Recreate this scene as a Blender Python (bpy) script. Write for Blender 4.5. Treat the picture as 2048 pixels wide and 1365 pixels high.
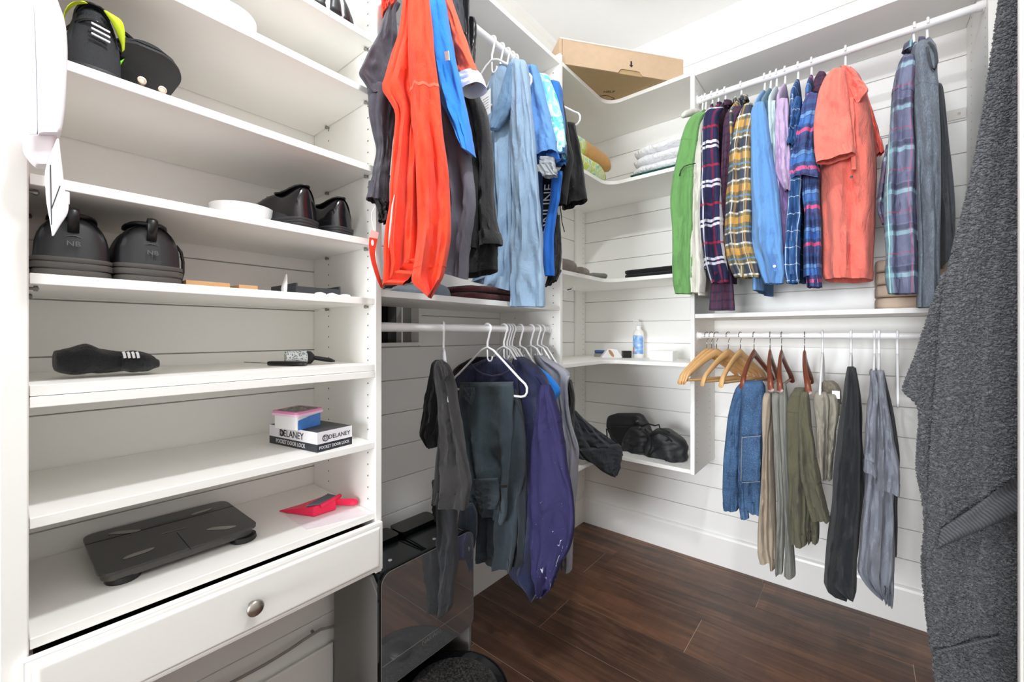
import bpy, bmesh, math, random
from mathutils import Vector, Matrix, noise

for _o in list(bpy.data.objects):
    bpy.data.objects.remove(_o, do_unlink=True)
SC = bpy.context.scene
C = SC.collection

# ------------------------------------------------------------------ camera
CAM = Vector((1.366, -2.376, 1.196))
TH = math.radians(39.42)
FPX, CX, HY = 842.0, 1024.0, 669.0          # focal length, principal column and horizon row for a 2048 x 1365 frame
FWD = Vector((-math.sin(TH), math.cos(TH), 0))
RGT = Vector((math.cos(TH), math.sin(TH), 0))
_cd = bpy.data.cameras.new('camera')
_cd.sensor_width = 36.0
_cd.lens = FPX / 2048 * 36.0
_cd.shift_y = -(682.5 - HY) / 2048
_cd.clip_start = 0.02
_cam = bpy.data.objects.new('camera', _cd)
C.objects.link(_cam)
_cam.location = CAM
_cam.rotation_euler = (math.radians(90), 0, TH)
SC.camera = _cam

# ------------------------------------------------------------------ world, lights, exposure
_w = bpy.data.worlds.new('world')
SC.world = _w
_w.use_nodes = True
_w.node_tree.nodes['Background'].inputs[0].default_value = (0.93, 0.96, 1.0, 1)
_w.node_tree.nodes['Background'].inputs[1].default_value = 1.8

def area_light(name, loc, size, power, color, rot=(0, 0, 0), shape='DISK', size_y=None):
    d = bpy.data.lights.new(name, 'AREA')
    d.shape = shape
    d.size = size
    if size_y:
        d.size_y = size_y
    d.energy = power
    d.color = color
    o = bpy.data.objects.new(name, d)
    C.objects.link(o)
    o.location = loc
    o.rotation_euler = rot
    return o

LAMPS = [(0.545, -0.626), (1.12, -1.95)]
CEIL = 2.83
for _i, (_x, _y) in enumerate(LAMPS):
    area_light('ceiling_lamp_light', (_x, _y, CEIL - 0.045), 0.17, (0.6, 26)[_i], (0.955, 0.98, 1.0))
# added soft fill light, unseen and far behind the camera
area_light('added_fill_light', (1.05, -10.0, 1.25), 2.2, 640, (0.93, 0.967, 1.0), (math.radians(90), 0, 0), 'RECTANGLE', 2.2)

SC.view_settings.view_transform = 'Standard'
SC.view_settings.look = 'None'
SC.view_settings.gamma = 1.0
SC.view_settings.use_curve_mapping = False
SC.view_settings.exposure = -0.13
try:
    SC.cycles.max_bounces = 11
    SC.cycles.diffuse_bounces = 9
    SC.cycles.glossy_bounces = 3
    SC.cycles.use_adaptive_sampling = True
    SC.cycles.adaptive_threshold = 0.04
    SC.cycles.caustics_reflective = False
    SC.cycles.caustics_refractive = False
except Exception:
    pass

# ------------------------------------------------------------------ helpers: geometry
def ray(px, py):
    return FWD + RGT * ((px - CX) / FPX) + Vector((0, 0, (HY - py) / FPX))

def atx(px, py, X):
    r = ray(px, py); return CAM + r * ((X - CAM.x) / r.x)

def aty(px, py, Y):
    r = ray(px, py); return CAM + r * ((Y - CAM.y) / r.y)

def atz(px, py, Z):
    r = ray(px, py); return CAM + r * ((Z - CAM.z) / r.z)

class Mesh:
    def __init__(s):
        s.v = []; s.f = []; s.uv = {}; s.mi = []
    def add(s, vs, fs, m=0):
        n = len(s.v)
        s.v += [tuple(p) for p in vs]
        s.f += [tuple(i + n for i in f) for f in fs]
        s.mi += [m] * len(fs)
        return s
    def box(s, a, b, m=0):
        x0, y0, z0 = a; x1, y1, z1 = b
        return s.add([(x0,y0,z0),(x1,y0,z0),(x1,y1,z0),(x0,y1,z0),(x0,y0,z1),(x1,y0,z1),(x1,y1,z1),(x0,y1,z1)],
                     [(0,3,2,1),(4,5,6,7),(0,1,5,4),(1,2,6,5),(2,3,7,6),(3,0,4,7)], m)
    def obox(s, c, ux, uy, uz, m=0):           # box with centre c and half-vectors
        c = Vector(c); ux = Vector(ux); uy = Vector(uy); uz = Vector(uz)
        vs = [c+ux*i+uy*j+uz*k for k in (-1,1) for (i,j) in ((-1,-1),(1,-1),(1,1),(-1,1))]
        return s.add(vs, [(0,3,2,1),(4,5,6,7),(0,1,5,4),(1,2,6,5),(2,3,7,6),(3,0,4,7)], m)
    def prism(s, poly, z0, z1, m=0):
        n = len(poly)
        vs = [(x,y,z0) for x,y in poly] + [(x,y,z1) for x,y in poly]
        fs = [tuple(range(n))[::-1], tuple(range(n, 2*n))] + [(i,(i+1)%n,(i+1)%n+n,i+n) for i in range(n)]
        return s.add(vs, fs, m)
    def tube(s, pts, r, n=8, closed=False, m=0, caps=True):
        pts = [Vector(p) for p in pts]
        k = len(pts)
        rs = r if isinstance(r, (list, tuple)) else [r]*k
        rings = []
        up = None
        for i, p in enumerate(pts):
            if closed:
                t = pts[(i+1) % k] - pts[i-1]
            else:
                t = pts[min(i+1, k-1)] - pts[max(i-1, 0)]
            if t.length < 1e-9: t = Vector((0,0,1))
            t.normalize()
            if up is None:
                up = Vector((0,0,1)) if abs(t.z) < 0.9 else Vector((1,0,0))
            a = up - t*up.dot(t)
            if a.length < 1e-6:
                a = t.orthogonal()
            a.normalize(); up = a
            b = t.cross(a)
            rings.append([p + (a*math.cos(2*math.pi*j/n) + b*math.sin(2*math.pi*j/n))*rs[i] for j in range(n)])
        vs = [q for R in rings for q in R]
        fs = []
        kk = k if closed else k-1
        for i in range(kk):
            for j in range(n):
                a0 = i*n+j; a1 = i*n+(j+1)%n; b0 = ((i+1)%k)*n+j; b1 = ((i+1)%k)*n+(j+1)%n
                fs.append((a0,a1,b1,b0))
        if not closed and caps:
            fs.append(tuple(range(n))[::-1]); fs.append(tuple(range((k-1)*n, k*n)))
        return s.add(vs, fs, m)
    def lathe(s, prof, n=24, origin=(0,0,0), axis='Z', m=0, sx=1, sy=1):
        o = Vector(origin); vs = []; fs = []
        for r, h in prof:
            for j in range(n):
                a = 2*math.pi*j/n; x, y = r*math.cos(a)*sx, r*math.sin(a)*sy
                if axis == 'Z': q = Vector((x,y,h))
                elif axis == 'X': q = Vector((h,x,y))
                else: q = Vector((y,h,x))
                vs.append(o+q)
        k = len(prof)
        for i in range(k-1):
            for j in range(n):
                fs.append((i*n+j, i*n+(j+1)%n, (i+1)*n+(j+1)%n, (i+1)*n+j))
        fs.append(tuple(range(n))[::-1]); fs.append(tuple(range((k-1)*n, k*n)))
        return s.add(vs, fs, m)
    def grid(s, rows, closed=False, m=0):       # rows: list of equally long point lists
        nr, nc = len(rows), len(rows[0])
        vs = [p for r in rows for p in r]
        fs = []
        for i in range(nr-1):
            for j in range(nc if closed else nc-1):
                j2 = (j+1) % nc
                fs.append((i*nc+j, i*nc+j2, (i+1)*nc+j2, (i+1)*nc+j))
        return s.add(vs, fs, m)
    def xf(s, M):
        s.v = [tuple(M @ Vector(p)) for p in s.v]; return s

def world_loc(o):
    v = Vector((0,0,0))
    while o is not None:
        v += o.location; o = o.parent
    return v

def obj(name, mb, mat, parent=None, smooth=False, bevel=0.0, seg=2, subsurf=0, auto=None, local=False):
    """link a Mesh (world coordinates) as ONE object; top-level origin at the base of the thing"""
    me = bpy.data.meshes.new(name)
    vs = mb.v
    if parent is not None:
        off = Vector((0,0,0)) if local else world_loc(parent)
    elif local:
        off = Vector((0,0,0))
    else:
        xs = [p[0] for p in vs]; ys = [p[1] for p in vs]; zs = [p[2] for p in vs]
        off = Vector(((min(xs)+max(xs))/2, (min(ys)+max(ys))/2, min(zs)))
    me.from_pydata([(p[0]-off.x, p[1]-off.y, p[2]-off.z) for p in vs], [], mb.f)
    mats = mat if isinstance(mat, (list, tuple)) else [mat]
    for m in mats:
        me.materials.append(m)
    if len(mats) > 1:
        me.polygons.foreach_set('material_index', mb.mi)
    if mb.uv:
        uvl = me.uv_layers.new(name='uv')
        for lp in me.loops:
            uvl.data[lp.index].uv = mb.uv.get(lp.vertex_index, (0, 0))
    bm = bmesh.new(); bm.from_mesh(me)
    bmesh.ops.recalc_face_normals(bm, faces=bm.faces)
    if bevel > 0:
        es = [e for e in bm.edges if len(e.link_faces) == 2 and e.calc_face_angle(0) > 0.6]
        bmesh.ops.bevel(bm, geom=es, offset=bevel, segments=seg, profile=0.5, affect='EDGES')
    if auto is not None or smooth:
        lim = auto if auto is not None else 3.2
        for f in bm.faces: f.smooth = True
        for e in bm.edges:
            if len(e.link_faces) == 2 and e.calc_face_angle(0) > lim: e.smooth = False
    bm.to_mesh(me); bm.free()
    o = bpy.data.objects.new(name, me)
    C.objects.link(o)
    if parent is not None:
        o.parent = parent
    else:
        o.location = off
    if subsurf:
        md = o.modifiers.new('subsurf', 'SUBSURF'); md.levels = subsurf; md.render_levels = subsurf
    return o

def tag(o, label, cat, group=None):
    o['label'] = label; o['category'] = cat
    if group: o['group'] = group
    return o

def thing(name, label, cat, loc=(0,0,0), rotz=0, group=None):
    o = bpy.data.objects.new(name, None)
    o.empty_display_size = 0.05
    C.objects.link(o); o.location = loc; o.rotation_euler = (0,0,rotz)
    return tag(o, label, cat, group)

def struct(o):
    o['kind'] = 'structure'; return o

def dup(root, loc=None, rot=None, label=None, group=None):
    r = root.copy(); C.objects.link(r)
    if loc is not None: r.location = loc
    if rot is not None: r.rotation_euler = rot
    if label: r['label'] = label
    if group: r['group'] = group
    for ch in list(root.children):
        c = ch.copy(); C.objects.link(c); c.parent = r
        for g in ch.children:
            d = g.copy(); C.objects.link(d); d.parent = c
    return r

# ------------------------------------------------------------------ helpers: materials
def lin(c):
    """sRGB 0-255 -> linear"""
    return tuple(((v/255)/12.92 if v/255 <= 0.04045 else ((v/255+0.055)/1.055)**2.4) for v in c) + (1.0,)

class Nodes:
    def __init__(s, name, rough=0.5, metal=0.0, spec=0.5):
        s.m = bpy.data.materials.new(name); s.m.use_nodes = True
        s.t = s.m.node_tree; s.n = s.t.nodes; s.b = s.n['Principled BSDF']
        s.b.inputs['Roughness'].default_value = rough
        s.b.inputs['Metallic'].default_value = metal
        s.b.inputs['Specular IOR Level'].default_value = spec
    def new(s, t, **kw):
        nd = s.n.new(t)
        for k, v in kw.items(): setattr(nd, k, v)
        return nd
    def link(s, a, b): s.t.links.new(a, b)
    def put(s, v, inp):
        if hasattr(v, 'is_linked') or hasattr(v, 'links'): s.link(v, inp)
        else: inp.default_value = v
    def math(s, op, a, b=0.0, c=None, clamp=False):
        nd = s.new('ShaderNodeMath', operation=op); nd.use_clamp = clamp
        s.put(a, nd.inputs[0]); s.put(b, nd.inputs[1])
        if c is not None: s.put(c, nd.inputs[2])
        return nd.outputs[0]
    def mix(s, fac, a, b, mode='MIX'):
        nd = s.new('ShaderNodeMix', data_type='RGBA', blend_type=mode)
        s.put(fac, nd.inputs[0]); s.put(a, nd.inputs[6]); s.put(b, nd.inputs[7])
        return nd.outputs[2]
    def coord(s, which='Object', scale=None):
        tc = s.new('ShaderNodeTexCoord'); out = tc.outputs[which]
        if scale:
            mp = s.new('ShaderNodeMapping'); mp.inputs['Scale'].default_value = scale
            s.link(out, mp.inputs[0]); out = mp.outputs[0]
        return out
    def noise(s, co, scale, detail=3, rough=0.5, dist=0.0):
        nd = s.new('ShaderNodeTexNoise'); s.link(co, nd.inputs['Vector'])
        nd.inputs['Scale'].default_value = scale; nd.inputs['Detail'].default_value = detail
        nd.inputs['Roughness'].default_value = rough; nd.inputs['Distortion'].default_value = dist
        return nd.outputs['Fac']
    def ramp(s, fac, stops):
        nd = s.new('ShaderNodeValToRGB'); el = nd.color_ramp.elements
        while len(el) < len(stops): el.new(0.5)
        for e, (p, c) in zip(el, stops): e.position = p; e.color = c
        s.link(fac, nd.inputs[0]); return nd.outputs[0]
    def bump(s, h, strength=0.3, dist=0.01):
        nd = s.new('ShaderNodeBump'); nd.inputs['Strength'].default_value = strength
        nd.inputs['Distance'].default_value = dist
        s.link(h, nd.inputs['Height']); s.link(nd.outputs[0], s.b.inputs['Normal'])
    def color(s, c): s.put(c, s.b.inputs['Base Color']); return s

def plain(name, rgb, rough=0.5, metal=0.0, var=0.04, scale=12, bump=0.0, bscale=300, spec=0.5):
    N = Nodes(name, rough, metal, spec)
    co = N.coord()
    c = lin(rgb)
    f = N.noise(co, scale, 4)
    lo = tuple(v*(1-var) for v in c[:3]) + (1,); hi = tuple(min(1, v*(1+var)) for v in c[:3]) + (1,)
    N.color(N.mix(f, lo, hi))
    if bump > 0:
        N.bump(N.noise(co, bscale, 2), bump, 0.002)
    return N.m

M_MELA = plain('white_melamine', (246, 245, 241), 0.42, var=0.015, scale=6)
M_PAINT = plain('white_wall_paint', (246, 245, 242), 0.33, var=0.02, scale=4, bump=0.05, bscale=90)
M_CEIL = plain('ceiling_paint', (246, 247, 248), 0.8, var=0.01)
M_BACK = plain('shadow_gap_paint', (205, 203, 198), 0.8)
M_WPLAS = plain('white_plastic', (243, 243, 245), 0.3, var=0.01)
M_ROD = plain('white_enamel_rod', (244, 243, 243), 0.28, var=0.01)
M_HOLE = plain('peg_hole_dark', (70, 68, 66), 0.8)
M_PIN = plain('nickel_pin', (150, 148, 144), 0.35, metal=0.9)
M_NICKEL = plain('brushed_nickel', (190, 184, 176), 0.3, metal=1.0, var=0.05, scale=60)
M_CHROME = plain('chrome_hook', (170, 170, 172), 0.18, metal=1.0)
M_BLACK = plain('black_plastic', (22, 22, 23), 0.4)
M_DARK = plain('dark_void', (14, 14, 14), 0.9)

def wood_floor():
    N = Nodes('dark_wood_plank', 0.36)
    info = N.new('ShaderNodeObjectInfo')
    rnd = info.outputs['Random']
    co = N.coord('Object')
    off = N.new('ShaderNodeVectorMath', operation='ADD')
    N.link(co, off.inputs[0])
    cmb = N.new('ShaderNodeCombineXYZ')
    N.link(N.math('MULTIPLY', rnd, 37.0), cmb.inputs[0]); N.link(N.math('MULTIPLY', rnd, 91.0), cmb.inputs[1])
    N.link(cmb.outputs[0], off.inputs[1])
    mp = N.new('ShaderNodeMapping'); mp.inputs['Scale'].default_value = (1.1, 11.0, 1.0); N.link(off.outputs[0], mp.inputs[0])
    g1 = N.noise(mp.outputs[0], 2.2, 7, 0.62, 0.9)
    mp2 = N.new('ShaderNodeMapping'); mp2.inputs['Scale'].default_value = (2.5, 75.0, 1.0); N.link(off.outputs[0], mp2.inputs[0])
    g2 = N.noise(mp2.outputs[0], 2.0, 5, 0.65, 0.5)
    mp3 = N.new('ShaderNodeMapping'); mp3.inputs['Scale'].default_value = (16.0, 1.6, 1.0); N.link(off.outputs[0], mp3.inputs[0])
    g3 = N.noise(mp3.outputs[0], 2.0, 3, 0.5, 0.2)
    blot = N.noise(off.outputs[0], 2.6, 4, 0.6)
    base = N.ramp(g1, [(0.28, lin((66, 46, 38))), (0.45, lin((104, 74, 58))), (0.58, lin((140, 102, 78))), (0.76, lin((172, 132, 104)))])
    c = N.mix(N.math('MULTIPLY', g2, 0.85), base, lin((50, 38, 34)))
    c = N.mix(N.math('MULTIPLY', N.math('SUBTRACT', g3, 0.45, clamp=True), 0.9), c, lin((56, 42, 37)))
    c = N.mix(N.math('MULTIPLY', N.math('SUBTRACT', blot, 0.40, clamp=True), 1.4), c, lin((126, 88, 66)))
    brk = N.new('ShaderNodeTexBrick'); N.link(off.outputs[0], brk.inputs['Vector'])
    brk.inputs['Scale'].default_value = 1.0; brk.inputs['Mortar Size'].default_value = 0.0
    brk.inputs['Brick Width'].default_value = 0.42; brk.inputs['Row Height'].default_value = 0.0778
    brk.inputs['Color1'].default_value = (0.45, 0.43, 0.42, 1); brk.inputs['Color2'].default_value = (1.35, 1.28, 1.2, 1)
    brk.offset = 0.37; brk.squash = 1.6; brk.squash_frequency = 3
    c = N.mix(0.62, c, N.mix(1.0, c, brk.outputs['Color'], 'MULTIPLY'))
    tint = N.mix(rnd, (0.72, 0.70, 0.70, 1), (1.22, 1.16, 1.10, 1))
    c = N.mix(1.0, c, tint, 'MULTIPLY')
    N.color(c)
    N.link(N.math('ADD', N.math('MULTIPLY', g2, 0.28), 0.22), N.b.inputs['Roughness'])
    N.bump(g2, 0.10, 0.002)
    return N.m
M_FLOOR = wood_floor()
M_GROUT = plain('plank_joint', (184, 166, 150), 0.7)

# ------------------------------------------------------------------ room shell
RX = 1.715          # right wall
FRONT = -4.8        # unseen space behind the camera, drawn out for more even light
PITCH = 0.1259
Z0 = 1.146

floor = struct(obj('floor', Mesh().box((-0.02, FRONT, -0.05), (RX+0.9, 0.02, -0.0012)), M_GROUT))
_rng = random.Random(5)
_yl = [-0.043 - 0.2335*k for k in range(21)]
_edges = [0.0] + _yl
for i in range(len(_edges)-1):
    y1, y0 = _edges[i], _edges[i+1]
    if y0 < FRONT: y0 = FRONT
    if y1 - y0 < 0.01: continue
    joints = {1: [1.02], 2: [0.30, 1.52], 3: [0.86], 4: [0.36, 1.58], 5: [1.04], 6: [0.22, 1.44]}.get(i, [_rng.uniform(0.2, 1.5)])
    xs = [0.0] + joints + [RX+0.02]
    for a, b in zip(xs[:-1], xs[1:]):
        mb = Mesh().box((a+0.0012, y0+0.0012, -0.0012), (b-0.0012, y1-0.0012, 0.0))
        o = obj('plank', mb, M_FLOOR, floor, local=False)

ceiling = struct(obj('ceiling', Mesh().box((-0.02, FRONT-0.1, CEIL), (RX+0.9, 0.02, CEIL+0.05)), M_CEIL))

def shiplap(name, axis, a0, a1, pos, sgn, niche=None):
    """boards lie on plane axis=pos; room is on side sgn; run from a0 to a1"""
    t = 0.011
    mb = Mesh()
    def bx(l0, l1, d0, d1, z0, z1, m):
        lo, hi = min(d0, d1), max(d0, d1)
        if axis == 'X': m.box((lo, l0, z0), (hi, l1, z1))
        else: m.box((l0, lo, z0), (l1, hi, z1))
        return m
    if niche:                                   # opening left out of backing and boards
        n0, n1, nz0, nz1 = niche
        bx(a0, n0, pos-sgn*t, pos-sgn*0.12, 0.0, CEIL, mb); bx(n1, a1, pos-sgn*t, pos-sgn*0.12, 0.0, CEIL, mb)
        bx(n0, n1, pos-sgn*t, pos-sgn*0.12, 0.0, nz0, mb); bx(n0, n1, pos-sgn*t, pos-sgn*0.12, nz1, CEIL, mb)
    else:
        bx(a0, a1, pos-sgn*t, pos-sgn*0.12, 0.0, CEIL, mb)
    wall = struct(obj(name, mb, M_BACK))
    zs = sorted(Z0 + PITCH*k for k in range(-9, 16))
    zs = [0.0] + [z for z in zs if 0.05 < z < CEIL-0.03] + [CEIL]
    for z0, z1 in zip(zs[:-1], zs[1:]):
        if niche and z1 > niche[2]+0.02 and z0 < niche[3]-0.02:
            for b0, b1 in ((a0, niche[0]), (niche[1], a1)):
                obj('shiplap_board', bx(b0, b1, pos, pos-sgn*(t+0.002), z0+0.0014, z1-0.0014, Mesh()), M_PAINT, wall, bevel=0.0012, seg=1)
            continue
        o = obj('shiplap_board', bx(a0, a1, pos, pos-sgn*(t+0.002), z0+0.0014, z1-0.0014, Mesh()), M_PAINT, wall, bevel=0.0012, seg=1)
    return wall

wall_left = shiplap('wall_left', 'X', FRONT, 0.012, 0.0, 1, niche=(-1.700, -1.300, 1.160, 1.352))
wall_back = shiplap('wall_back', 'Y', 0.0, RX+0.012, 0.0, -1)
wall_right = shiplap('wall_right', 'X', -1.15, 0.012, RX, -1)
# thicker return of the right wall with the door casing that closes the picture on the right
struct(obj('wall_right_return', Mesh().box((1.618, FRONT, 0), (RX+0.14, -1.15, CEIL)), M_PAINT))
_cs = Mesh()
_cs.box((1.604, -1.30, 0), (1.618, -1.146, CEIL-0.1))
_cs.box((1.600, -1.165, 0), (1.606, -1.146, CEIL-0.1))
_cs.box((1.600, -1.30, 0), (1.606, -1.262, CEIL-0.1))
struct(obj('trim_1', _cs, M_PAINT, bevel=0.003))
# unseen far wall behind the camera, opened wide for the added fill light
_fw = Mesh()
_fw.box((-0.12, FRONT-0.1, 0), (0.02, FRONT, CEIL)).box((0.02, FRONT-0.1, 2.45), (RX+0.14, FRONT, CEIL))
struct(obj('wall_front', _fw, M_PAINT))

def baseboard(name, axis, a0, a1, sgn, pos=0.0):
    prof = [(0, 0), (0.015, 0), (0.015, 0.140), (0.012, 0.150), (0.006, 0.156), (0, 0.157)]
    rows = []
    for a in (a0, a1):
        rows.append([((pos+sgn*d, a, z) if axis == 'X' else (a, pos+sgn*d, z)) for d, z in prof])
    mb = Mesh().grid(rows, closed=True)
    n = len(prof)
    mb.f += [tuple(range(n)), tuple(range(n, 2*n))]; mb.mi += [0, 0]
    struct(obj(name, mb, M_PAINT))
baseboard('baseboard_left', 'X', FRONT, 0, 1)
baseboard('baseboard_back', 'Y', 0, RX, -1)
baseboard('baseboard_right', 'X', -1.15, 0, -1, RX)

def crown(name, axis, a0, a1, sgn, pos=0.0):
    prof = [(0, CEIL-0.085), (0.012, CEIL-0.080), (0.020, CEIL-0.066), (0.050, CEIL-0.026), (0.064, CEIL-0.014), (0.070, CEIL), (0, CEIL)]
    rows = [[((pos+sgn*d, a, z) if axis == 'X' else (a, pos+sgn*d, z)) for d, z in prof] for a in (a0, a1)]
    mb = Mesh().grid(rows, closed=True); n = len(prof)
    mb.f += [tuple(range(n)), tuple(range(n, 2*n))]; mb.mi += [0, 0]
    struct(obj(name, mb, M_PAINT))
crown('trim_2', 'X', FRONT, 0, 1)
crown('trim_3', 'Y', 0, RX, -1)
crown('trim_4', 'X', -1.15, 0, -1, RX)

# ceiling lamps: flush discs
_em = bpy.data.materials.new('lamp_diffuser'); _em.use_nodes = True
_em.node_tree.nodes['Principled BSDF'].inputs['Emission Color'].default_value = (1, 0.985, 0.965, 1)
_em.node_tree.nodes['Principled BSDF'].inputs['Emission Strength'].default_value = 6.0
_lab = ['round white flush ceiling lamp nearest the cardboard box corner', 'round white flush ceiling lamp in the middle of the closet ceiling']
for (lx, ly), lb in zip(LAMPS, _lab):
    t = thing('ceiling_lamp', lb, 'lamp', (lx, ly, CEIL-0.03), group='flush ceiling lamps')
    obj('rim', Mesh().lathe([(0.098, CEIL-0.001), (0.105, CEIL-0.012), (0.104, CEIL-0.024), (0.095, CEIL-0.028), (0.088, CEIL-0.026), (0.088, CEIL-0.001)], 40, (lx, ly, 0)), M_WPLAS, t, auto=0.6)
    obj('diffuser', Mesh().lathe([(0.002, CEIL-0.0285), (0.06, CEIL-0.0275), (0.087, CEIL-0.024), (0.087, CEIL-0.015)], 40, (lx, ly, 0)), _em, t, smooth=True)
# ------------------------------------------------------------------ closet units
FX = 0.354          # front of the units on the left wall (depth)
FY = -0.354         # front of the units on the back wall
TP = 0.019          # board thickness
Y_T0, Y_T1 = -2.347, -1.728      # inside faces of the tower panels
Y_M0, Y_M1 = -1.709, -0.811      # hanging section on the left wall (between tower panel and divider)
X_R0, X_R1 = 0.787, 1.690        # hanging section on the back wall
TOPZ = 2.405

def peg_holes(parent, axis, pos, rows, z0, z1, nrm):
    """two columns of shelf-pin holes, small dark discs 0.4 mm proud of the board"""
    mb = Mesh()
    z = z0
    while z < z1:
        for r in rows:
            c = Vector((r, pos, z)) if axis == 'Y' else Vector((pos, r, z))
            c += Vector(nrm) * 0.0006
            k = 6; vs = []
            for j in range(k):
                a = 2*math.pi*j/k
                if axis == 'Y': vs.append(c + Vector((0.0026*math.cos(a), 0, 0.0026*math.sin(a))))
                else: vs.append(c + Vector((0, 0.0026*math.cos(a), 0.0026*math.sin(a))))
            mb.add(vs, [tuple(range(k))])
        z += 0.032
    o = obj('peg_holes', mb, M_HOLE, parent); o['kind'] = 'stuff'
    return o

# --- shoe tower
tower = thing('shelf_tower', 'white shoe shelf tower with drawer left of hanging clothes', 'shelving', (FX/2, -2.04, 0.55))
obj('side_panel', Mesh().box((0.002, Y_T1, 0.545), (FX, Y_M0, TOPZ)), M_MELA, tower, bevel=0.0012, seg=1)
obj('side_panel', Mesh().box((0.002, Y_T0-0.030, 0.0), (FX, Y_T0, TOPZ)), M_MELA, tower, bevel=0.002, seg=1)
SH = {'A': 2.005, 'B': 1.857, 'C': 1.653, 'D': 1.4526, 'E': 1.294, 'F': 1.1145, 'G': 0.903, 'H': 0.711}
for k, z in SH.items():
    o = obj('shelf', Mesh().box((0.003, Y_T0+0.001, z-0.0175), (FX-0.004, Y_T1-0.001, z)), M_MELA, tower, bevel=0.001, seg=1)
obj('shelf', Mesh().box((0.003, Y_T0+0.001, SH['F']-0.036), (FX-0.001, Y_T1-0.001, SH['F']-0.0185)), M_MELA, tower, bevel=0.001, seg=1)
obj('shelf', Mesh().box((0.003, Y_T0+0.001, TOPZ-0.019), (FX-0.002, Y_T1-0.001, TOPZ)), M_MELA, tower, bevel=0.001, seg=1)
peg_holes(tower, 'Y', Y_T1, (FX-0.037, 0.098), 0.740, 2.38, (0, -1, 0))
for z in [SH[k] for k in 'ABCDEG']:
    for xx in (FX-0.037, 0.098):
        for (yy, s) in ((Y_T1, -1), (Y_T0, 1)):
            mb = Mesh().lathe([(0.0025, 0), (0.0025, 0.006), (0.0045, 0.006), (0.0045, 0.011), (0.001, 0.0125)], 8, (0, 0, 0), 'Y')
            mb.v = [(x+xx, yy+s*y, zz+z-0.0225) for x, y, zz in mb.v]
            obj('shelf_pin', mb, M_PIN, tower)
# drawer with an ogee edge, standing a little proud of the panels
DX, DY0, DY1, DZ0, DZ1 = 0.376, -2.354, -1.7165, 0.5600, 0.688
drawer = obj('drawer', Mesh().box((FX+0.001, DY0, DZ0), (DX-0.006, DY1, DZ1)), M_MELA, tower, bevel=0.001, seg=1)
_p = [(0.0, 0.0), (0.004, 0.004), (0.007, 0.008), (0.009, 0.016), (0.006, 0.018), (0.006, 0.020)]
rings = []
for dx, ins in [(0.0, 0.0), (0.0035, 0.0015), (0.0055, 0.006), (0.006, 0.010), (0.0085, 0.0125), (0.010, 0.016), (0.010, 0.020)]:
    rings.append([(DX-0.006+dx-0.004, a, b) for a, b in ((DY0+ins, DZ0+ins), (DY1-ins, DZ0+ins), (DY1-ins, DZ1-ins), (DY0+ins, DZ1-ins))])
mb = Mesh().grid(rings, closed=True); mb.f.append((24, 25, 26, 27)); mb.mi.append(0)
obj('drawer_panel', mb, M_MELA, drawer, auto=0.5)
kn = aty(511, 1217, 0); _k = atx(511, 1217, DX+0.02)
obj('knob', Mesh().lathe([(0.007, 0.0), (0.0065, 0.010), (0.012, 0.015), (0.0165, 0.019), (0.0165, 0.022), (0.013, 0.0255), (0.006, 0.027), (0.001, 0.0275)], 28, (DX, _k.y, _k.z), 'X'), M_NICKEL, drawer, auto=0.9)
# drawer box behind the front, with the dark inside seen through the gap
bxm = Mesh()
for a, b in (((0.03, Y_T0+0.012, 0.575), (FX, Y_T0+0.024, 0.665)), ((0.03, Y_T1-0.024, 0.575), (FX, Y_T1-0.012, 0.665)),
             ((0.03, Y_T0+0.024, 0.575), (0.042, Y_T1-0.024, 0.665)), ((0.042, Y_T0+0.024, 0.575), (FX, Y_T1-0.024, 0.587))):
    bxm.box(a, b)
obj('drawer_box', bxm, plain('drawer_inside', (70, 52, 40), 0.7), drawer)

# --- hanging section on the left wall
hs = thing('hanging_section', 'white hanging section with two rods between shoe tower and corner shelves', 'closet rod', (FX/2, -1.26, 0.55))
obj('divider_panel', Mesh().box((0.002, Y_M1, 0.548), (FX, Y_M1+TP, TOPZ+0.03)), M_MELA, hs, bevel=0.0012, seg=1)
obj('shelf', Mesh().box((0.003, Y_M0+0.001, TOPZ-0.019), (FX-0.002, Y_M1-0.001, TOPZ)), M_MELA, hs, bevel=0.001, seg=1)
obj('shelf', Mesh().box((0.003, Y_M0+0.001, 1.300), (FX-0.002, Y_M1-0.001, 1.319)), M_MELA, hs, bevel=0.001, seg=1)
peg_holes(hs, 'Y', Y_M1, (FX-0.037, 0.098), 0.60, 2.38, (0, -1, 0))
RODX, RODZ1, RODZ0 = 0.300, 2.300, 1.217
def rod(parent, axis, a0, a1, pos, z, r=0.0135):
    p0 = (pos, a0, z) if axis == 'Y' else (a0, pos, z)
    p1 = (pos, a1, z) if axis == 'Y' else (a1, pos, z)
    o = obj('closet_rod', Mesh().tube([p0, p1], r, 20), M_ROD, parent, auto=0.8)
    for e, s in ((a0, 1), (a1, -1)):
        pts = [(pos, e, z), (pos, e+s*0.004, z)] if axis == 'Y' else [(e, pos, z), (e+s*0.004, pos, z)]
        pt2 = [(pos, e, z), (pos, e+s*0.019, z)] if axis == 'Y' else [(e, pos, z), (e+s*0.019, pos, z)]
        m = Mesh().tube(pts, r*1.75, 20).tube(pt2, r*1.22, 20)
        obj('rod_end_cup', m, M_ROD, o, auto=0.8)
    return o
rod(hs, 'Y', Y_M0, Y_M1, RODX, RODZ1)
rod(hs, 'Y', Y_M0, Y_M1, RODX, RODZ0)

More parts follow.
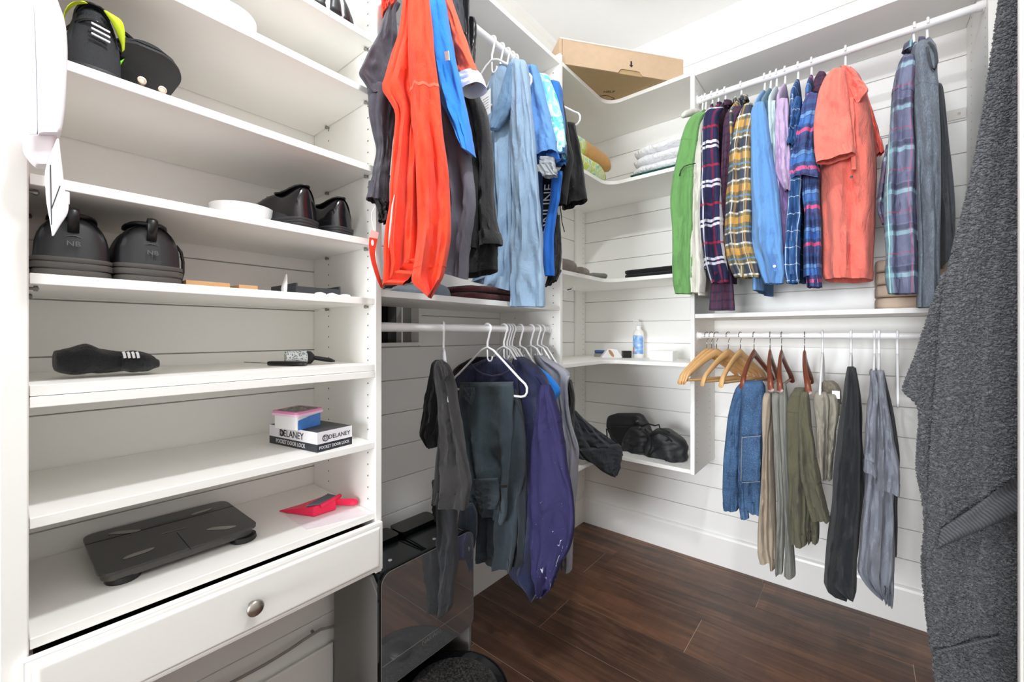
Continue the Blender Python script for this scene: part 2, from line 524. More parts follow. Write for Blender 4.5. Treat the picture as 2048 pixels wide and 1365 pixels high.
# --- corner shelves with a rounded inside corner
cs = thing('corner_shelves', 'white L-shaped corner shelves with rounded inner edge', 'shelving', (0.3, -0.3, 0.55))
def corner_shelf(z, fx=FX-0.004, fy=FY+0.004, r=0.075):
    ya, xb = Y_M1+TP+0.001, X_R0-TP-0.001
    poly = [(0.003, -0.003), (0.003, ya), (fx, ya)]
    cxx, cyy = fx+r, fy-r
    for i in range(13):
        a = math.pi - i*(math.pi/2)/12
        poly.append((cxx+r*math.cos(a), cyy+r*math.sin(a)))
    poly += [(xb, fy), (xb, -0.003)]
    return obj('corner_shelf', Mesh().prism(poly, z-0.0185, z), M_MELA, cs, bevel=0.0012, seg=1)
CZ = [TOPZ+0.005, 1.990, 1.4840, 1.0620, 0.5685]
for z in CZ:
    corner_shelf(z)
# narrow support strips with peg holes in the corner
obj('support_strip', Mesh().box((0.001, -0.105, 0.20), (0.019, -0.004, TOPZ-0.02)), M_MELA, cs, bevel=0.001, seg=1)
peg_holes(cs, 'X', 0.019, (-0.028,), 0.30, 2.36, (1, 0, 0))

# --- hanging section on the back wall
hr = thing('hanging_section', 'white hanging section with two rods on the back wall beside the towel', 'closet rod', (1.24, -0.18, 0.55))
obj('divider_panel', Mesh().box((X_R0-TP, FY, 0.548), (X_R0, -0.002, TOPZ+0.012)), M_MELA, hr, bevel=0.0012, seg=1)
obj('side_panel', Mesh().box((X_R1, FY, 1.10), (X_R1+0.021, -0.002, TOPZ)), M_MELA, hr, bevel=0.0012, seg=1)
obj('shelf', Mesh().box((X_R0+0.001, FY+0.002, TOPZ-0.022), (X_R1-0.001, -0.003, TOPZ)), M_MELA, hr, bevel=0.001, seg=1)
obj('shelf', Mesh().box((X_R0+0.001, FY+0.002, 1.270), (X_R1-0.001, -0.003, 1.289)), M_MELA, hr, bevel=0.001, seg=1)
obj('back_cleat', Mesh().box((X_R0+0.001, -0.018, 1.135), (X_R1-0.001, -0.002, 1.268)), M_MELA, hr, bevel=0.001, seg=1)
peg_holes(hr, 'X', X_R0, (FY+0.037, -0.098), 0.60, 2.38, (1, 0, 0))
peg_holes(hr, 'X', X_R1, (FY+0.037, -0.098), 1.15, 2.38, (-1, 0, 0))
RODY, RRZ1, RRZ0 = -0.300, 2.290, 1.190
rod(hr, 'X', X_R0, X_R1, RODY, RRZ1)
rod(hr, 'X', X_R0, X_R1, RODY, RRZ0, 0.0125)
# galvanised hanging rail on the back wall behind the shirts
rail = obj('mounting_rail', Mesh().box((X_R0+0.002, -0.006, 2.035), (X_R1-0.002, -0.0005, 2.075)), plain('galvanised_rail', (196, 192, 188), 0.35, metal=0.4), hr)
for i in range(14):
    xx = X_R0+0.05+i*0.064
    obj('rail_hole', Mesh().lathe([(0.005, -0.0062), (0.005, -0.0074), (0.0035, -0.0076)], 10, (xx, 0, 2.055), 'Y'), M_PIN, rail)
# ------------------------------------------------------------------ cloth: materials and lofted garments
def fabric(name, rgb, rgb2=None, rough=0.9, weave=900, wrinkle=0.45, var=0.10, heather=0.0, wscale=16, wear=None):
    N = Nodes(name, rough, 0.0, 0.25)
    co = N.coord('Object')
    c1 = lin(rgb)
    c2 = lin(rgb2) if rgb2 else tuple(v*(1-var*2) for v in c1[:3]) + (1,)
    f = N.noise(co, 14, 4, 0.6)
    col = N.mix(N.math('MULTIPLY', f, 0.8), c1, c2)
    if heather > 0:
        mp = N.coord('Object', (260, 260, 60))
        h = N.noise(mp, 2.0, 2, 0.7)
        col = N.mix(N.math('MULTIPLY', N.math('SUBTRACT', h, 0.42, clamp=True), heather*3), col, lin((236, 238, 242)))
        col = N.mix(N.math('MULTIPLY', N.math('SUBTRACT', 0.5, h, clamp=True), heather*2), col, tuple(v*0.35 for v in c1[:3]) + (1,))
    if wear:
        wn = N.noise(co, 7, 6, 0.75)
        col = N.mix(N.math('MULTIPLY', N.math('SUBTRACT', wn, 0.5, clamp=True), 2.2), col, lin(wear))
    N.color(col)
    mp = N.coord('Object', (1, 1, 0.45))
    w1 = N.noise(mp, wscale, 4, 0.55, 0.8)
    w2 = N.noise(co, weave, 1, 0.5)
    N.bump(N.math('ADD', N.math('MULTIPLY', w1, 1.0), N.math('MULTIPLY', w2, 0.10)), wrinkle*1.4, 0.02)
    try:
        N.b.inputs['Sheen Weight'].default_value = 0.15
        N.b.inputs['Sheen Roughness'].default_value = 0.6
    except Exception: pass
    return N.m

def plaid(name, bg, stripes, rough=0.9, wrinkle=0.4, rotate=0.0):
    """stripes: (axis 'u'/'v', period m, centre 0-1, half width 0-1, rgb, alpha) on the garment's own uv in metres"""
    N = Nodes(name, rough, 0.0, 0.25)
    tc = N.new('ShaderNodeTexCoord')
    mp = N.new('ShaderNodeMapping'); mp.inputs['Rotation'].default_value = (0, 0, rotate); N.link(tc.outputs['UV'], mp.inputs[0])
    sp = N.new('ShaderNodeSeparateXYZ'); N.link(mp.outputs[0], sp.inputs[0])
    wob = N.math('MULTIPLY', N.math('SUBTRACT', N.noise(N.coord('Object'), 9, 2), 0.5), 0.012)
    cu = N.math('ADD', sp.outputs[0], wob); cv = N.math('ADD', sp.outputs[1], wob)
    col = lin(bg)
    for ax, per, cen, hw, rgb, al in stripes:
        fr = N.math('FRACT', N.math('ADD', N.math('DIVIDE', cu if ax == 'u' else cv, per), 50.0))
        mk = N.math('COMPARE', fr, cen, hw)
        col = N.mix(N.math('MULTIPLY', mk, al), col, lin(rgb))
    N.color(col)
    co = N.coord('Object', (1, 1, 0.45))
    N.bump(N.noise(co, 16, 4, 0.55, 0.8), wrinkle*1.4, 0.02)
    return N.m

def crv(vals, ts, t):
    """monotone-ish Catmull-Rom through vals at parameters ts"""
    n = len(ts)
    if t <= ts[0]: return vals[0]
    if t >= ts[-1]: return vals[-1]
    i = 0
    while ts[i+1] < t: i += 1
    def slope(k):
        if k == 0: return (vals[1]-vals[0])/(ts[1]-ts[0])
        if k == n-1: return (vals[-1]-vals[-2])/(ts[-1]-ts[-2])
        return (vals[k+1]-vals[k-1])/(ts[k+1]-ts[k-1])
    h = ts[i+1]-ts[i]; s = (t-ts[i])/h
    m0, m1 = slope(i)*h, slope(i+1)*h
    return vals[i]*(2*s**3-3*s**2+1) + m0*(s**3-2*s**2+s) + vals[i+1]*(-2*s**3+3*s**2) + m1*(s**3-s**2)

def rings_from(Ls, Rs, Ts, ts, nrow, nseg, nrm, folds, amp, seed, wob, sq, a0, tw=0.0, crease=1.0):
    rings, uvs = [], []
    for i in range(nrow):
        t = ts[0] + (ts[-1]-ts[0])*i/(nrow-1)
        L = Vector([crv([p[k] for p in Ls], ts, t) for k in range(3)])
        R = Vector([crv([p[k] for p in Rs], ts, t) for k in range(3)])
        T = max(0.001, crv(Ts, ts, t))
        s = (t-ts[0])/(ts[-1]-ts[0])
        c = (L+R)/2; a = (R-L)/2
        w = a.length
        n = Vector(nrm)
        ramp_ = a0 + (1-a0)*min(1.0, s*1.6)
        ring, uv = [], []
        for j in range(nseg):
            th = 2*math.pi*j/nseg
            cu, su = math.cos(th), math.sin(th)
            u = math.copysign(abs(cu)**sq, cu); v = math.copysign(abs(su)**sq, su)
            ph = seed*3.7 + 1.1*noise.noise(Vector((s*1.7, seed*1.3, 0.5))) * 2
            f = 0.62*math.sin(math.pi*folds*u + ph + tw*s) + 0.30*math.sin(math.pi*folds*2.3*u + ph*2.1 + 1.7*s + tw*2*s)
            f += 0.8*noise.noise(Vector((u*1.6+seed, s*4.5, seed*0.7)))
            rg = math.sin(math.pi*folds*0.85*u + ph*1.4 + 0.8*math.sin(3*s+seed) + tw*s)
            f += 0.9*(0.5-abs(rg)**0.6)*min(1.0, crease+0.2)
            f += 0.55*noise.noise(Vector((u*3.1+seed*1.7+s*2.0, s*13.0-u*3.0, seed)))*crease
            d = 1.75*f*amp*ramp_*(1 - 0.55*abs(u)**3)
            p = c + a*u + n*(T*v + d)
            p += a.normalized()*(wob*noise.noise(Vector((seed*2.1+u, s*6, v*0.6)))) if w > 1e-6 else Vector((0,0,0))
            ring.append(p)
            uv.append((u*w*1.25 + (0.0 if v >= 0 else 0.31), p.z))
        rings.append(ring); uvs.append(uv)
    return rings, uvs

def cloth(name, rows, P, T, mat, parent=None, nrm=None, folds=2.0, amp=0.008, seed=1.0, wob=0.003, nrow=48, nseg=52,
          sq=0.75, a0=0.25, closed_bottom=False, bands=(), tw=0.0, round_top=True, band_mat=None, crease=1.0):
    """loft a garment piece through traced rows.  rows: (y, xl, xr) or (xl, yl, xr, yr); P turns a picture point into a
    point of the garment's own plane in the room; T is the half depth (or one per row)"""
    Ls, Rs, ts = [], [], []
    acc = 0.0; prev = None
    for r in rows:
        if len(r) == 3: y, xl, xr = r; yl = yr = y
        else: xl, yl, xr, yr = r
        L, R = P(xl, yl), P(xr, yr)
        m = (L+R)/2
        if prev is not None: acc += max(1e-4, (m-prev).length)
        prev = m; ts.append(acc); Ls.append(L); Rs.append(R)
    Ts = list(T) if isinstance(T, (list, tuple)) else [T]*len(rows)
    if nrm is None:
        a = Rs[len(Rs)//2]-Ls[len(Ls)//2]
        nrm = Vector((a.y, -a.x, 0)).normalized()
        mid = (Rs[len(Rs)//2]+Ls[len(Ls)//2])/2
        if nrm.dot(CAM-mid) < 0: nrm = -nrm
    rings, uvs = rings_from(Ls, Rs, Ts, ts, nrow, nseg, nrm, folds, amp, seed, wob, sq, a0, tw, crease)
    if round_top and not isinstance(T, (list, tuple)):
        for k, (i, sc) in enumerate(((0, 0.35), (1, 0.8))):
            c = sum(rings[i], Vector((0,0,0)))/nseg
            L, R = rings[i][0], rings[i][nseg//2]
            for j in range(nseg):
                d = rings[i][j]-c; dn = Vector(nrm)*d.dot(Vector(nrm)); rings[i][j] = c + (d-dn) + dn*sc
    mb = Mesh()
    full = list(rings); fuv = list(uvs)
    last = rings[-1]; c = sum(last, Vector((0,0,0)))/nseg
    if not closed_bottom:
        dn = (rings[-1][0]-rings[-4][0]).normalized()*0.03
        full.append([c + (p-c)*0.93 - dn*0.12 for p in last]); fuv.append(uvs[-1])
        full.append([c + (p-c)*0.88 - dn*1.5 for p in last]); fuv.append(uvs[-1])
    mb.grid(full, closed=True)
    mb.f.append(tuple(range(nseg))); mb.mi.append(0)
    if closed_bottom:
        k = (len(full)-1)*nseg; mb.f.append(tuple(range(k, k+nseg))); mb.mi.append(0)
    q = 0
    for uv in fuv:
        for t_ in uv: mb.uv[q] = t_; q += 1
    o = obj(name, mb, mat, parent, smooth=True, auto=1.3)
    for bd in bands:                             # raised bands: (part name, from 0-1, to 0-1, proud m)
        bn, s0, s1, pr = bd[:4]
        i0, i1 = int(s0*(nrow-1)), max(int(s0*(nrow-1))+1, int(round(s1*(nrow-1))))
        br, bu = [], []
        for i in range(i0, i1+1):
            cc = sum(rings[i], Vector((0,0,0)))/nseg
            br.append([p + (p-cc).normalized()*pr for p in rings[i]]); bu.append(uvs[i])
        cc = sum(rings[i1], Vector((0,0,0)))/nseg; c0 = sum(rings[i0], Vector((0,0,0)))/nseg
        br = [[c0 + (p-c0)*0.985 for p in rings[i0]]] + br + [[cc + (p-cc)*0.97 for p in rings[i1]]]; bu = [bu[0]] + bu + [bu[-1]]
        m2 = Mesh().grid(br, closed=True); q = 0
        for uv in bu:
            for t_ in uv: m2.uv[q] = t_; q += 1
        obj(bn, m2, (bd[4] if len(bd) > 4 else (band_mat or mat)), o, smooth=True, auto=1.0)
    return o

def terry_pile(o, density, seed=1, size=0.0055):
    """thousands of little terry loops standing on a towel part (one child, stuff)"""
    rng = random.Random(seed); me = o.data; vs = [v.co for v in me.vertices]; mb = Mesh(); off = world_loc(o)
    oct_f = [(0,2,4),(2,1,4),(1,3,4),(3,0,4),(2,0,5),(1,2,5),(3,1,5),(0,3,5)]
    V, F = [], []
    for p in me.polygons:
        if p.area > 0.01: continue
        k = p.area*density; n = int(k) + (1 if rng.random() < k-int(k) else 0)
        c = [vs[i] for i in p.vertices]
        nr = p.normal
        for _ in range(n):
            a, b = rng.random(), rng.random()
            q = c[0]*(1-a)*(1-b) + c[1]*a*(1-b) + c[2 % len(c)]*a*b + c[3 % len(c)]*(1-a)*b
            t = Vector((rng.uniform(-1, 1), rng.uniform(-1, 1), rng.uniform(-0.55, 0.55)))
            t = (t - nr*t.dot(nr))
            if t.length < 1e-4: continue
            t.normalize(); b2 = nr.cross(t)
            L = size*rng.uniform(0.7, 1.35); W = size*rng.uniform(0.40, 0.62); H = size*rng.uniform(0.55, 0.9)
            i0 = len(V)
            V += [q+t*L, q-t*L, q+b2*W, q-b2*W, q+nr*H, q-nr*H*0.3]
            F += [tuple(i0+j for j in f) for f in oct_f]
    mb.v = [tuple(v+off) for v in V]; mb.f = F; mb.mi = [0]*len(F)
    me2 = bpy.data.meshes.new('terry_pile'); me2.from_pydata([tuple(v) for v in V], [], F)
    me2.polygons.foreach_set('use_smooth', [True]*len(F)); me2.materials.append(me.materials[0])
    r = bpy.data.objects.new('terry_pile', me2); C.objects.link(r); r.parent = o; r['kind'] = 'stuff'
    return r

def PY(Y): return lambda x, y: aty(x, y, Y)
def PX(X): return lambda x, y: atx(x, y, X)
def PP(p0, n):
    p0 = Vector(p0); n = Vector(n)
    def f(x, y):
        r = ray(x, y); return CAM + r*((p0-CAM).dot(n)/r.dot(n))
    return f

def ring_collar(parent, c, rx, ry, h, mat, tilt=0.2, flare=0.012, yaw=0.0, name='collar', gap=0.5, fall=True):
    """open shirt collar: a band round the neck that folds over outwards; gap is the opening angle at the front"""
    rows = []
    prof = [(0, 0), (0.002, h*0.6), (0.005, h), (0.010, h*0.9), (flare, h*0.35), (flare*1.3, -h*0.15)] if fall else [(0, 0), (0.003, h*0.5), (0.002, h), (-0.003, h), (-0.003, 0)]
    n = 28
    for dr, dz in prof:
        row = []
        for j in range(n):
            a = gap + (2*math.pi-2*gap)*j/(n-1)
            x, y = (rx+dr)*math.cos(a), (ry+dr)*math.sin(a)
            z = dz - tilt*x
            q = Matrix.Rotation(yaw, 3, 'Z') @ Vector((x, y, z))
            row.append(Vector(c)+q)
        rows.append(row)
    mb = Mesh().grid(rows)
    for r, row in enumerate(rows):
        for j in range(n): mb.uv[r*n+j] = (j/n*0.4, row[j].z)
    o = obj(name, mb, mat, parent, smooth=True)
    md = o.modifiers.new('cloth_thickness', 'SOLIDIFY'); md.thickness = 0.002
    return o

def torso(parent, X0, ztop, zbot, mat, half=0.012, seed=1.0, Y0=-0.30, depth=0.205, axis='Y', name='torso', yaw=0.0, hem=True, amp=0.006, wide=None):
    """body of a shirt on its hanger: slab whose width runs along AXIS, thickness across"""
    prof = [(0.0, 0.030, 0.5), (-0.03, 0.075, 0.75), (-0.075, 0.14, 0.9), (-0.125, 0.198, 1.0), (-0.24, depth*0.97, 1.05)]
    H = ztop - zbot
    zz = [(dz, d, k) for dz, d, k in prof if -dz < H*0.8] + [(-H*0.6, depth, 1.1), (-H, depth*1.03, 1.15)]
    zz.sort(key=lambda r: -r[0])
    ts = []; Ls = []; Rs = []; Ts = []
    for dz, d, k in zz:
        ts.append(-dz)
        h = half*k
        if axis == 'Y':
            Ls.append(Vector((X0-h, Y0, ztop+dz))); Rs.append(Vector((X0+h, Y0, ztop+dz)))
        else:
            Ls.append(Vector((Y0, X0-h, ztop+dz))); Rs.append(Vector((Y0, X0+h, ztop+dz)))
        Ts.append(d)
    # loft with the wide direction as the ring's long axis
    nrow, nseg = 30, 44
    rings = []; uvs = []
    for i in range(nrow):
        t = ts[-1]*i/(nrow-1); s = i/(nrow-1)
        d = crv(Ts, ts, t); h = crv([(Rs[k]-Ls[k]).length/2 for k in range(len(ts))], ts, t)
        ring = []; uv = []
        for j in range(nseg):
            th = 2*math.pi*j/nseg; cu, su = math.cos(th), math.sin(th)
            u = math.copysign(abs(cu)**0.75, cu); v = math.copysign(abs(su)**0.75, su)
            f = 0.6*math.sin(math.pi*2.6*u + seed*2.3 + s) + 0.8*noise.noise(Vector((u*2+seed, s*4, seed)))
            lx = h*v + f*amp*min(1, s*1.5); ly = d*u
            if axis == 'Y': q = Vector((lx, ly, 0))
            else: q = Vector((ly, lx, 0))
            q = Matrix.Rotation(yaw, 3, 'Z') @ q
            base = Vector((X0, Y0, ztop-t)) if axis == 'Y' else Vector((Y0, X0, ztop-t))
            ring.append(base+q); uv.append((u*d + (0 if v >= 0 else 0.31), ztop-t))
        rings.append(ring); uvs.append(uv)
    last = rings[-1]; c = sum(last, Vector((0,0,0)))/nseg
    full = rings + [[c+(p-c)*0.96 + Vector((0,0,0.002)) for p in last], [c+(p-c)*0.93 + Vector((0,0,0.04)) for p in last]]
    mb = Mesh().grid(full, closed=True); mb.f.append(tuple(range(nseg))); mb.mi.append(0)
    q = 0
    for uv in uvs + [uvs[-1], uvs[-1]]:
        for t_ in uv: mb.uv[q] = t_; q += 1
    return obj(name, mb, mat, parent, smooth=True, auto=1.3)

# ------------------------------------------------------------------ hangers
HW, HDROP = 0.185, 0.215
def plastic_hanger_parts(root, HW=HW):
    """tubular plastic hanger in the local xz plane; z = 0 is the axis of the rod"""
    r = 0.0042; R = 0.0185
    pts = []
    for i in range(15):
        a = math.radians(200 - i*(200+48)/14)
        pts.append((R*math.cos(a), 0, R*math.sin(a)))
    pts += [(0.006, 0, -0.035), (0.0, 0, -0.050), (0.0, 0, -0.072)]
    obj('hook', Mesh().tube(pts, [0.0036]+[r]*(len(pts)-1), 8), M_WPLAS, root, smooth=True, auto=1.2, local=True)
    fr = [(0.0, 0, -0.068), (0.03, 0, -0.080), (HW-0.03, 0, -0.178), (HW-0.008, 0, -0.193), (HW, 0, -0.205), (HW, 0, -0.222), (HW-0.008, 0, -0.234), (HW-0.025, 0, -0.239),
          (0, 0, -0.239), (-HW+0.025, 0, -0.239), (-HW+0.008, 0, -0.234), (-HW, 0, -0.222), (-HW, 0, -0.205), (-HW+0.008, 0, -0.193), (-HW+0.03, 0, -0.178), (-0.03, 0, -0.080)]
    m = Mesh().tube(fr, r, 8, closed=True)
    obj('frame', m, M_WPLAS, root, smooth=True, auto=1.2, local=True)
    # small inner hook below the neck
    ih = [(0.0, 0, -0.078)] + [(0.012+0.012*math.cos(math.radians(a)), 0, -0.105+0.016*math.sin(math.radians(a))) for a in range(170, 371, 25)]
    obj('loop', Mesh().tube(ih, 0.003, 6), M_WPLAS, root, smooth=True, local=True)

_hang0 = {}
def white_hanger(loc, yaw, label, scale=1.0, group='white plastic hangers', half=HW):
    if half not in _hang0:
        o = _hang0[half] = thing('plastic_hanger', label, 'hanger', loc, yaw, group)
        plastic_hanger_parts(o, half)
    else:
        o = dup(_hang0[half], loc, (0, 0, yaw), label, group)
    return o

M_WOODL = plain('honey_hanger_wood', (216, 172, 116), 0.35, var=0.12, scale=30)
M_WOODD = plain('mahogany_hanger_wood', (122, 62, 40), 0.3, var=0.2, scale=30)
_wood0 = {}
def wood_hanger(loc, yaw, label, dark=False):
    key = 'd' if dark else 'l'
    grp = 'dark wooden hangers' if dark else 'light wooden hangers'
    if key in _wood0:
        return dup(_wood0[key], loc, (0, 0, yaw), label, grp)
    t = thing('wooden_hanger', label, 'hanger', loc, yaw, grp); _wood0[key] = t
    m = M_WOODD if dark else M_WOODL
    R = 0.0165
    pts = [(R*math.cos(math.radians(a)), 0, R*math.sin(math.radians(a))) for a in range(200, -61, -20)] + [(0.001, 0, -0.026), (0, 0, -0.06)]
    obj('hook', Mesh().tube(pts, 0.0017, 7), M_CHROME, t, smooth=True, local=True)
    # curved shoulders: a bar of lens section, bowed in plan and arched
    rows = []
    W = 0.200
    for i in range(25):
        s = -1 + 2*i/24; x = s*W
        z = -0.072 - 0.112*abs(s)**1.15 - 0.018*max(0, abs(s)-0.9)*10*abs(s)
        y = -0.018*(s*s)
        hh = 0.019 - 0.007*abs(s); ww = 0.0065 + 0.004*abs(s)**2
        if abs(s) > 0.93: hh *= 0.75
        rows.append([(x, y+ww*math.cos(2*math.pi*j/10), z+hh*math.sin(2*math.pi*j/10)-0.004) for j in range(10)])
    mb = Mesh().grid(rows, closed=True); mb.f += [tuple(range(10)), tuple(range(240, 250))]; mb.mi += [0, 0]
    obj('shoulders', mb, m, t, smooth=True, auto=1.2, local=True)
    obj('trouser_bar', Mesh().tube([(-W+0.012, -0.014, -0.196), (W-0.012, -0.014, -0.196)], 0.0055, 8), m, t, smooth=True, auto=1.0, local=True)
    return t

def yaw_to(hookx, hooky, endpx, rad):
    """turn of a hanger (its local -x or +x end swung so that the near end meets picture column endpx)"""
    best = None
    for k in range(-800, 801):
        a = k/1000.0
        ex, ey = hookx - rad*math.sin(a), hooky - rad*math.cos(a)
        v = Vector((ex, ey, 1)) - CAM
        px = CX + FPX*(v.dot(RGT)/v.dot(FWD))
        if best is None or abs(px-endpx) < best[0]: best = (abs(px-endpx), a)
    return best[1]
# ------------------------------------------------------------------ shirts on the upper rod of the back wall
def hook_x(px, z=None, Y=RODY): return aty(px, 400, Y).x
ZT = RRZ1 - 0.062      # neck height of shirts on this rod
SLY = -0.495           # plane of the near sleeves

def rshirt(name, label, cat, hookpx, sleeve, mat, zbot=1.47, half=0.012, seed=1.0, amp=0.009, sT=0.032, folds=1.6, sbands=(), collar=None, group='shirts on the back wall rod', cuff=True, Y=SLY, hang=None, hlabel=None, pull=None, depth=0.200):
    X0 = hook_x(hookpx)
    t = thing(name, label, cat, (X0, RODY, zbot), group=group)
    torso(t, X0, ZT, zbot, mat, half=half, seed=seed, depth=depth)
    b = list(sbands)
    sl = cloth('sleeve', sleeve, PY(Y), sT, mat, t, nrm=(0, -1, 0), folds=folds, amp=amp, seed=seed, bands=b, nrow=52)
    if collar is not None:
        ring_collar(t, (X0, RODY-0.01, ZT-0.012), 0.042, 0.018, 0.024, collar, tilt=0.25, yaw=-math.pi/2, gap=0.35)
    if hang != False:
        white_hanger((X0, RODY, RRZ1+0.0005), math.pi/2, hlabel or ('white hanger under the ' + ' '.join(label.split()[:9])))
    return t

F_green = fabric('green_cotton', (112, 164, 96), (96, 148, 80), wrinkle=0.5)
F_cream = fabric('cream_cotton', (226, 224, 214), (210, 208, 198), wrinkle=0.5)
F_plaidnavy = plaid('navy_plaid', (44, 46, 78), [('u', 0.085, 0.22, 0.07, (120, 40, 66), 0.75), ('u', 0.085, 0.62, 0.05, (216, 216, 226), 0.75), ('v', 0.16, 0.30, 0.035, (222, 222, 232), 0.85), ('v', 0.16, 0.42, 0.035, (222, 222, 232), 0.85), ('v', 0.16, 0.82, 0.03, (170, 44, 66), 0.7), ('u', 0.085, 0.85, 0.05, (30, 30, 52), 0.6)])
F_plum = plaid('plum_check', (74, 58, 78), [('u', 0.022, 0.3, 0.16, (108, 52, 66), 0.6), ('v', 0.034, 0.3, 0.12, (52, 44, 70), 0.6)])
F_gold = plaid('gold_plaid', (126, 116, 84), [('v', 0.125, 0.20, 0.11, (206, 160, 84), 0.85), ('v', 0.125, 0.60, 0.15, (58, 66, 84), 0.85), ('v', 0.125, 0.44, 0.03, (222, 224, 220), 0.8), ('v', 0.125, 0.80, 0.025, (222, 224, 220), 0.8), ('u', 0.05, 0.25, 0.13, (58, 70, 92), 0.55), ('u', 0.05, 0.60, 0.04, (232, 230, 220), 0.6), ('u', 0.05, 0.8, 0.07, (206, 160, 90), 0.45), ('v', 0.125, 0.95, 0.03, (104, 150, 190), 0.7)])
F_blue = fabric('sky_blue_poplin', (112, 164, 218), (92, 146, 206), wrinkle=0.5)
F_teal = fabric('dusty_teal_cotton', (96, 138, 160), wrinkle=0.5)
F_mint = fabric('pale_mint_cotton', (208, 226, 228), wrinkle=0.5)
F_lav = fabric('lavender_jersey', (206, 182, 214), (190, 164, 204), wrinkle=0.5)
F_window = plaid('blue_windowpane', (60, 100, 152), [('u', 0.044, 0.5, 0.03, (206, 220, 236), 0.8), ('v', 0.062, 0.5, 0.025, (206, 220, 236), 0.9), ('u', 0.044, 0.2, 0.12, (42, 78, 128), 0.6)])
F_pink = plaid('blue_pink_stripe', (70, 92, 142), [('v', 0.135, 0.30, 0.05, (222, 98, 142), 0.85), ('v', 0.135, 0.55, 0.10, (78, 124, 190), 0.9), ('v', 0.135, 0.72, 0.05, (120, 164, 214), 0.8), ('v', 0.135, 0.90, 0.06, (60, 70, 112), 0.7), ('v', 0.135, 0.12, 0.05, (84, 70, 112), 0.6)])
F_coral = fabric('coral_pique', (246, 132, 116), (240, 116, 102), wrinkle=0.5, weave=420)
F_flan = plaid('lilac_teal_flannel', (122, 126, 152), [('v', 0.135, 0.28, 0.05, (168, 206, 216), 0.65), ('v', 0.135, 0.42, 0.06, (74, 76, 96), 0.65), ('u', 0.105, 0.62, 0.10, (122, 184, 190), 0.5), ('u', 0.105, 0.80, 0.05, (72, 80, 100), 0.6), ('v', 0.135, 0.80, 0.015, (186, 92, 122), 0.6), ('u', 0.105, 0.25, 0.02, (190, 100, 130), 0.5), ('v', 0.135, 0.62, 0.10, (100, 102, 132), 0.5), ('u', 0.105, 0.63, 0.015, (206, 240, 236), 0.8)])
F_heath = fabric('heather_slate_jersey', (112, 124, 138), (92, 104, 118), wrinkle=0.5, heather=0.22)
F_charj = fabric('charcoal_jersey', (74, 78, 84), wrinkle=0.5)

gjk = rshirt('jacket', 'bright green long-sleeved jacket nearest the corner shelves', 'jacket', 1411, [(226, 1396, 1412), (240, 1381, 1404), (261, 1370, 1398), (297, 1359, 1394), (340, 1349, 1391), (371, 1344, 1389), (409, 1341, 1387), (458, 1344, 1385), (510, 1344, 1382), (554, 1345, 1381), (588, 1351, 1380)], F_green, zbot=1.44, seed=2.2, sbands=[('shoulder_seam', 0.14, 0.155, 0.001), ('elbow_seam', 0.34, 0.355, 0.001), ('cuff', 0.93, 0.995, 0.0015)], folds=1.3, amp=0.009)
obj('pocket_zip', Mesh().tube([aty(x, y, -0.545) for x, y in ((1359, 352), (1361, 342), (1368, 333), (1380, 329), (1391, 327))], 0.0022, 6), M_BLACK, gjk, smooth=True)
rshirt('shirt', 'cream long-sleeved shirt squeezed between green jacket and navy plaid shirt', 'shirt', 1424, [(232, 1402, 1412), (262, 1394, 1409), (310, 1390, 1407), (409, 1386, 1405), (506, 1383, 1408), (552, 1382, 1412), (586, 1380, 1409)], F_cream, zbot=1.36, seed=3.1, sbands=[('cuff', 0.90, 0.995, 0.001)], Y=-0.470)
rshirt('flannel_shirt', 'navy, white and red plaid long-sleeved shirt beside the cream shirt', 'shirt', 1436, [(216, 1420, 1448), (235, 1409, 1438), (280, 1403, 1437), (345, 1402, 1441), (409, 1401, 1444), (474, 1402, 1449), (522, 1409, 1453), (554, 1418, 1457), (567, 1424, 1456)], F_plaidnavy, zbot=1.47, seed=4.4, sbands=[('cuff', 0.86, 0.995, 0.0015)], collar=F_plaidnavy)
rshirt('shirt', 'dark plum checked shirt whose sleeve hangs below the navy plaid one', 'shirt', 1450, [(214, 1462, 1486), (240, 1450, 1478), (280, 1446, 1470), (345, 1443, 1462), (425, 1436, 1458), (506, 1428, 1460), (560, 1424, 1464), (600, 1420, 1467), (621, 1418, 1469)], F_plum, zbot=1.44, seed=5.3, Y=-0.455, sbands=[('cuff', 0.84, 0.995, 0.001)], collar=F_plum)
rshirt('flannel_shirt', 'yellow, grey and navy plaid flannel shirt with cuffed sleeve', 'shirt', 1482, [(208, 1491, 1506), (222, 1484, 1506), (248, 1472, 1504), (303, 1461, 1503), (361, 1456, 1503), (393, 1452, 1503), (474, 1449, 1504), (510, 1453, 1512), (540, 1462, 1518), (556, 1470, 1518)], F_gold, zbot=1.49, seed=6.1, sbands=[('cuff', 0.87, 0.995, 0.0015)], collar=F_gold, folds=1.8, amp=0.009)
bds = rshirt('dress_shirt', 'plain sky blue long-sleeved dress shirt with buttoned cuff', 'shirt', 1529, [(205, 1517, 1528), (222, 1504, 1533), (250, 1502, 1538), (297, 1501, 1543), (345, 1502, 1552), (393, 1502, 1560), (458, 1503, 1565), (495, 1504, 1567), (525, 1515, 1568), (550, 1522, 1569), (568, 1530, 1566)], F_blue, zbot=1.37, seed=7.7, sbands=[('cuff', 0.86, 0.995, 0.0015)], folds=1.6, amp=0.010)
obj('cuff_button', Mesh().lathe([(0.001, 0), (0.005, -0.0005), (0.005, -0.0025), (0.001, -0.003)], 12, aty(1549, 533, -0.540), 'Y'), M_WPLAS, bds)
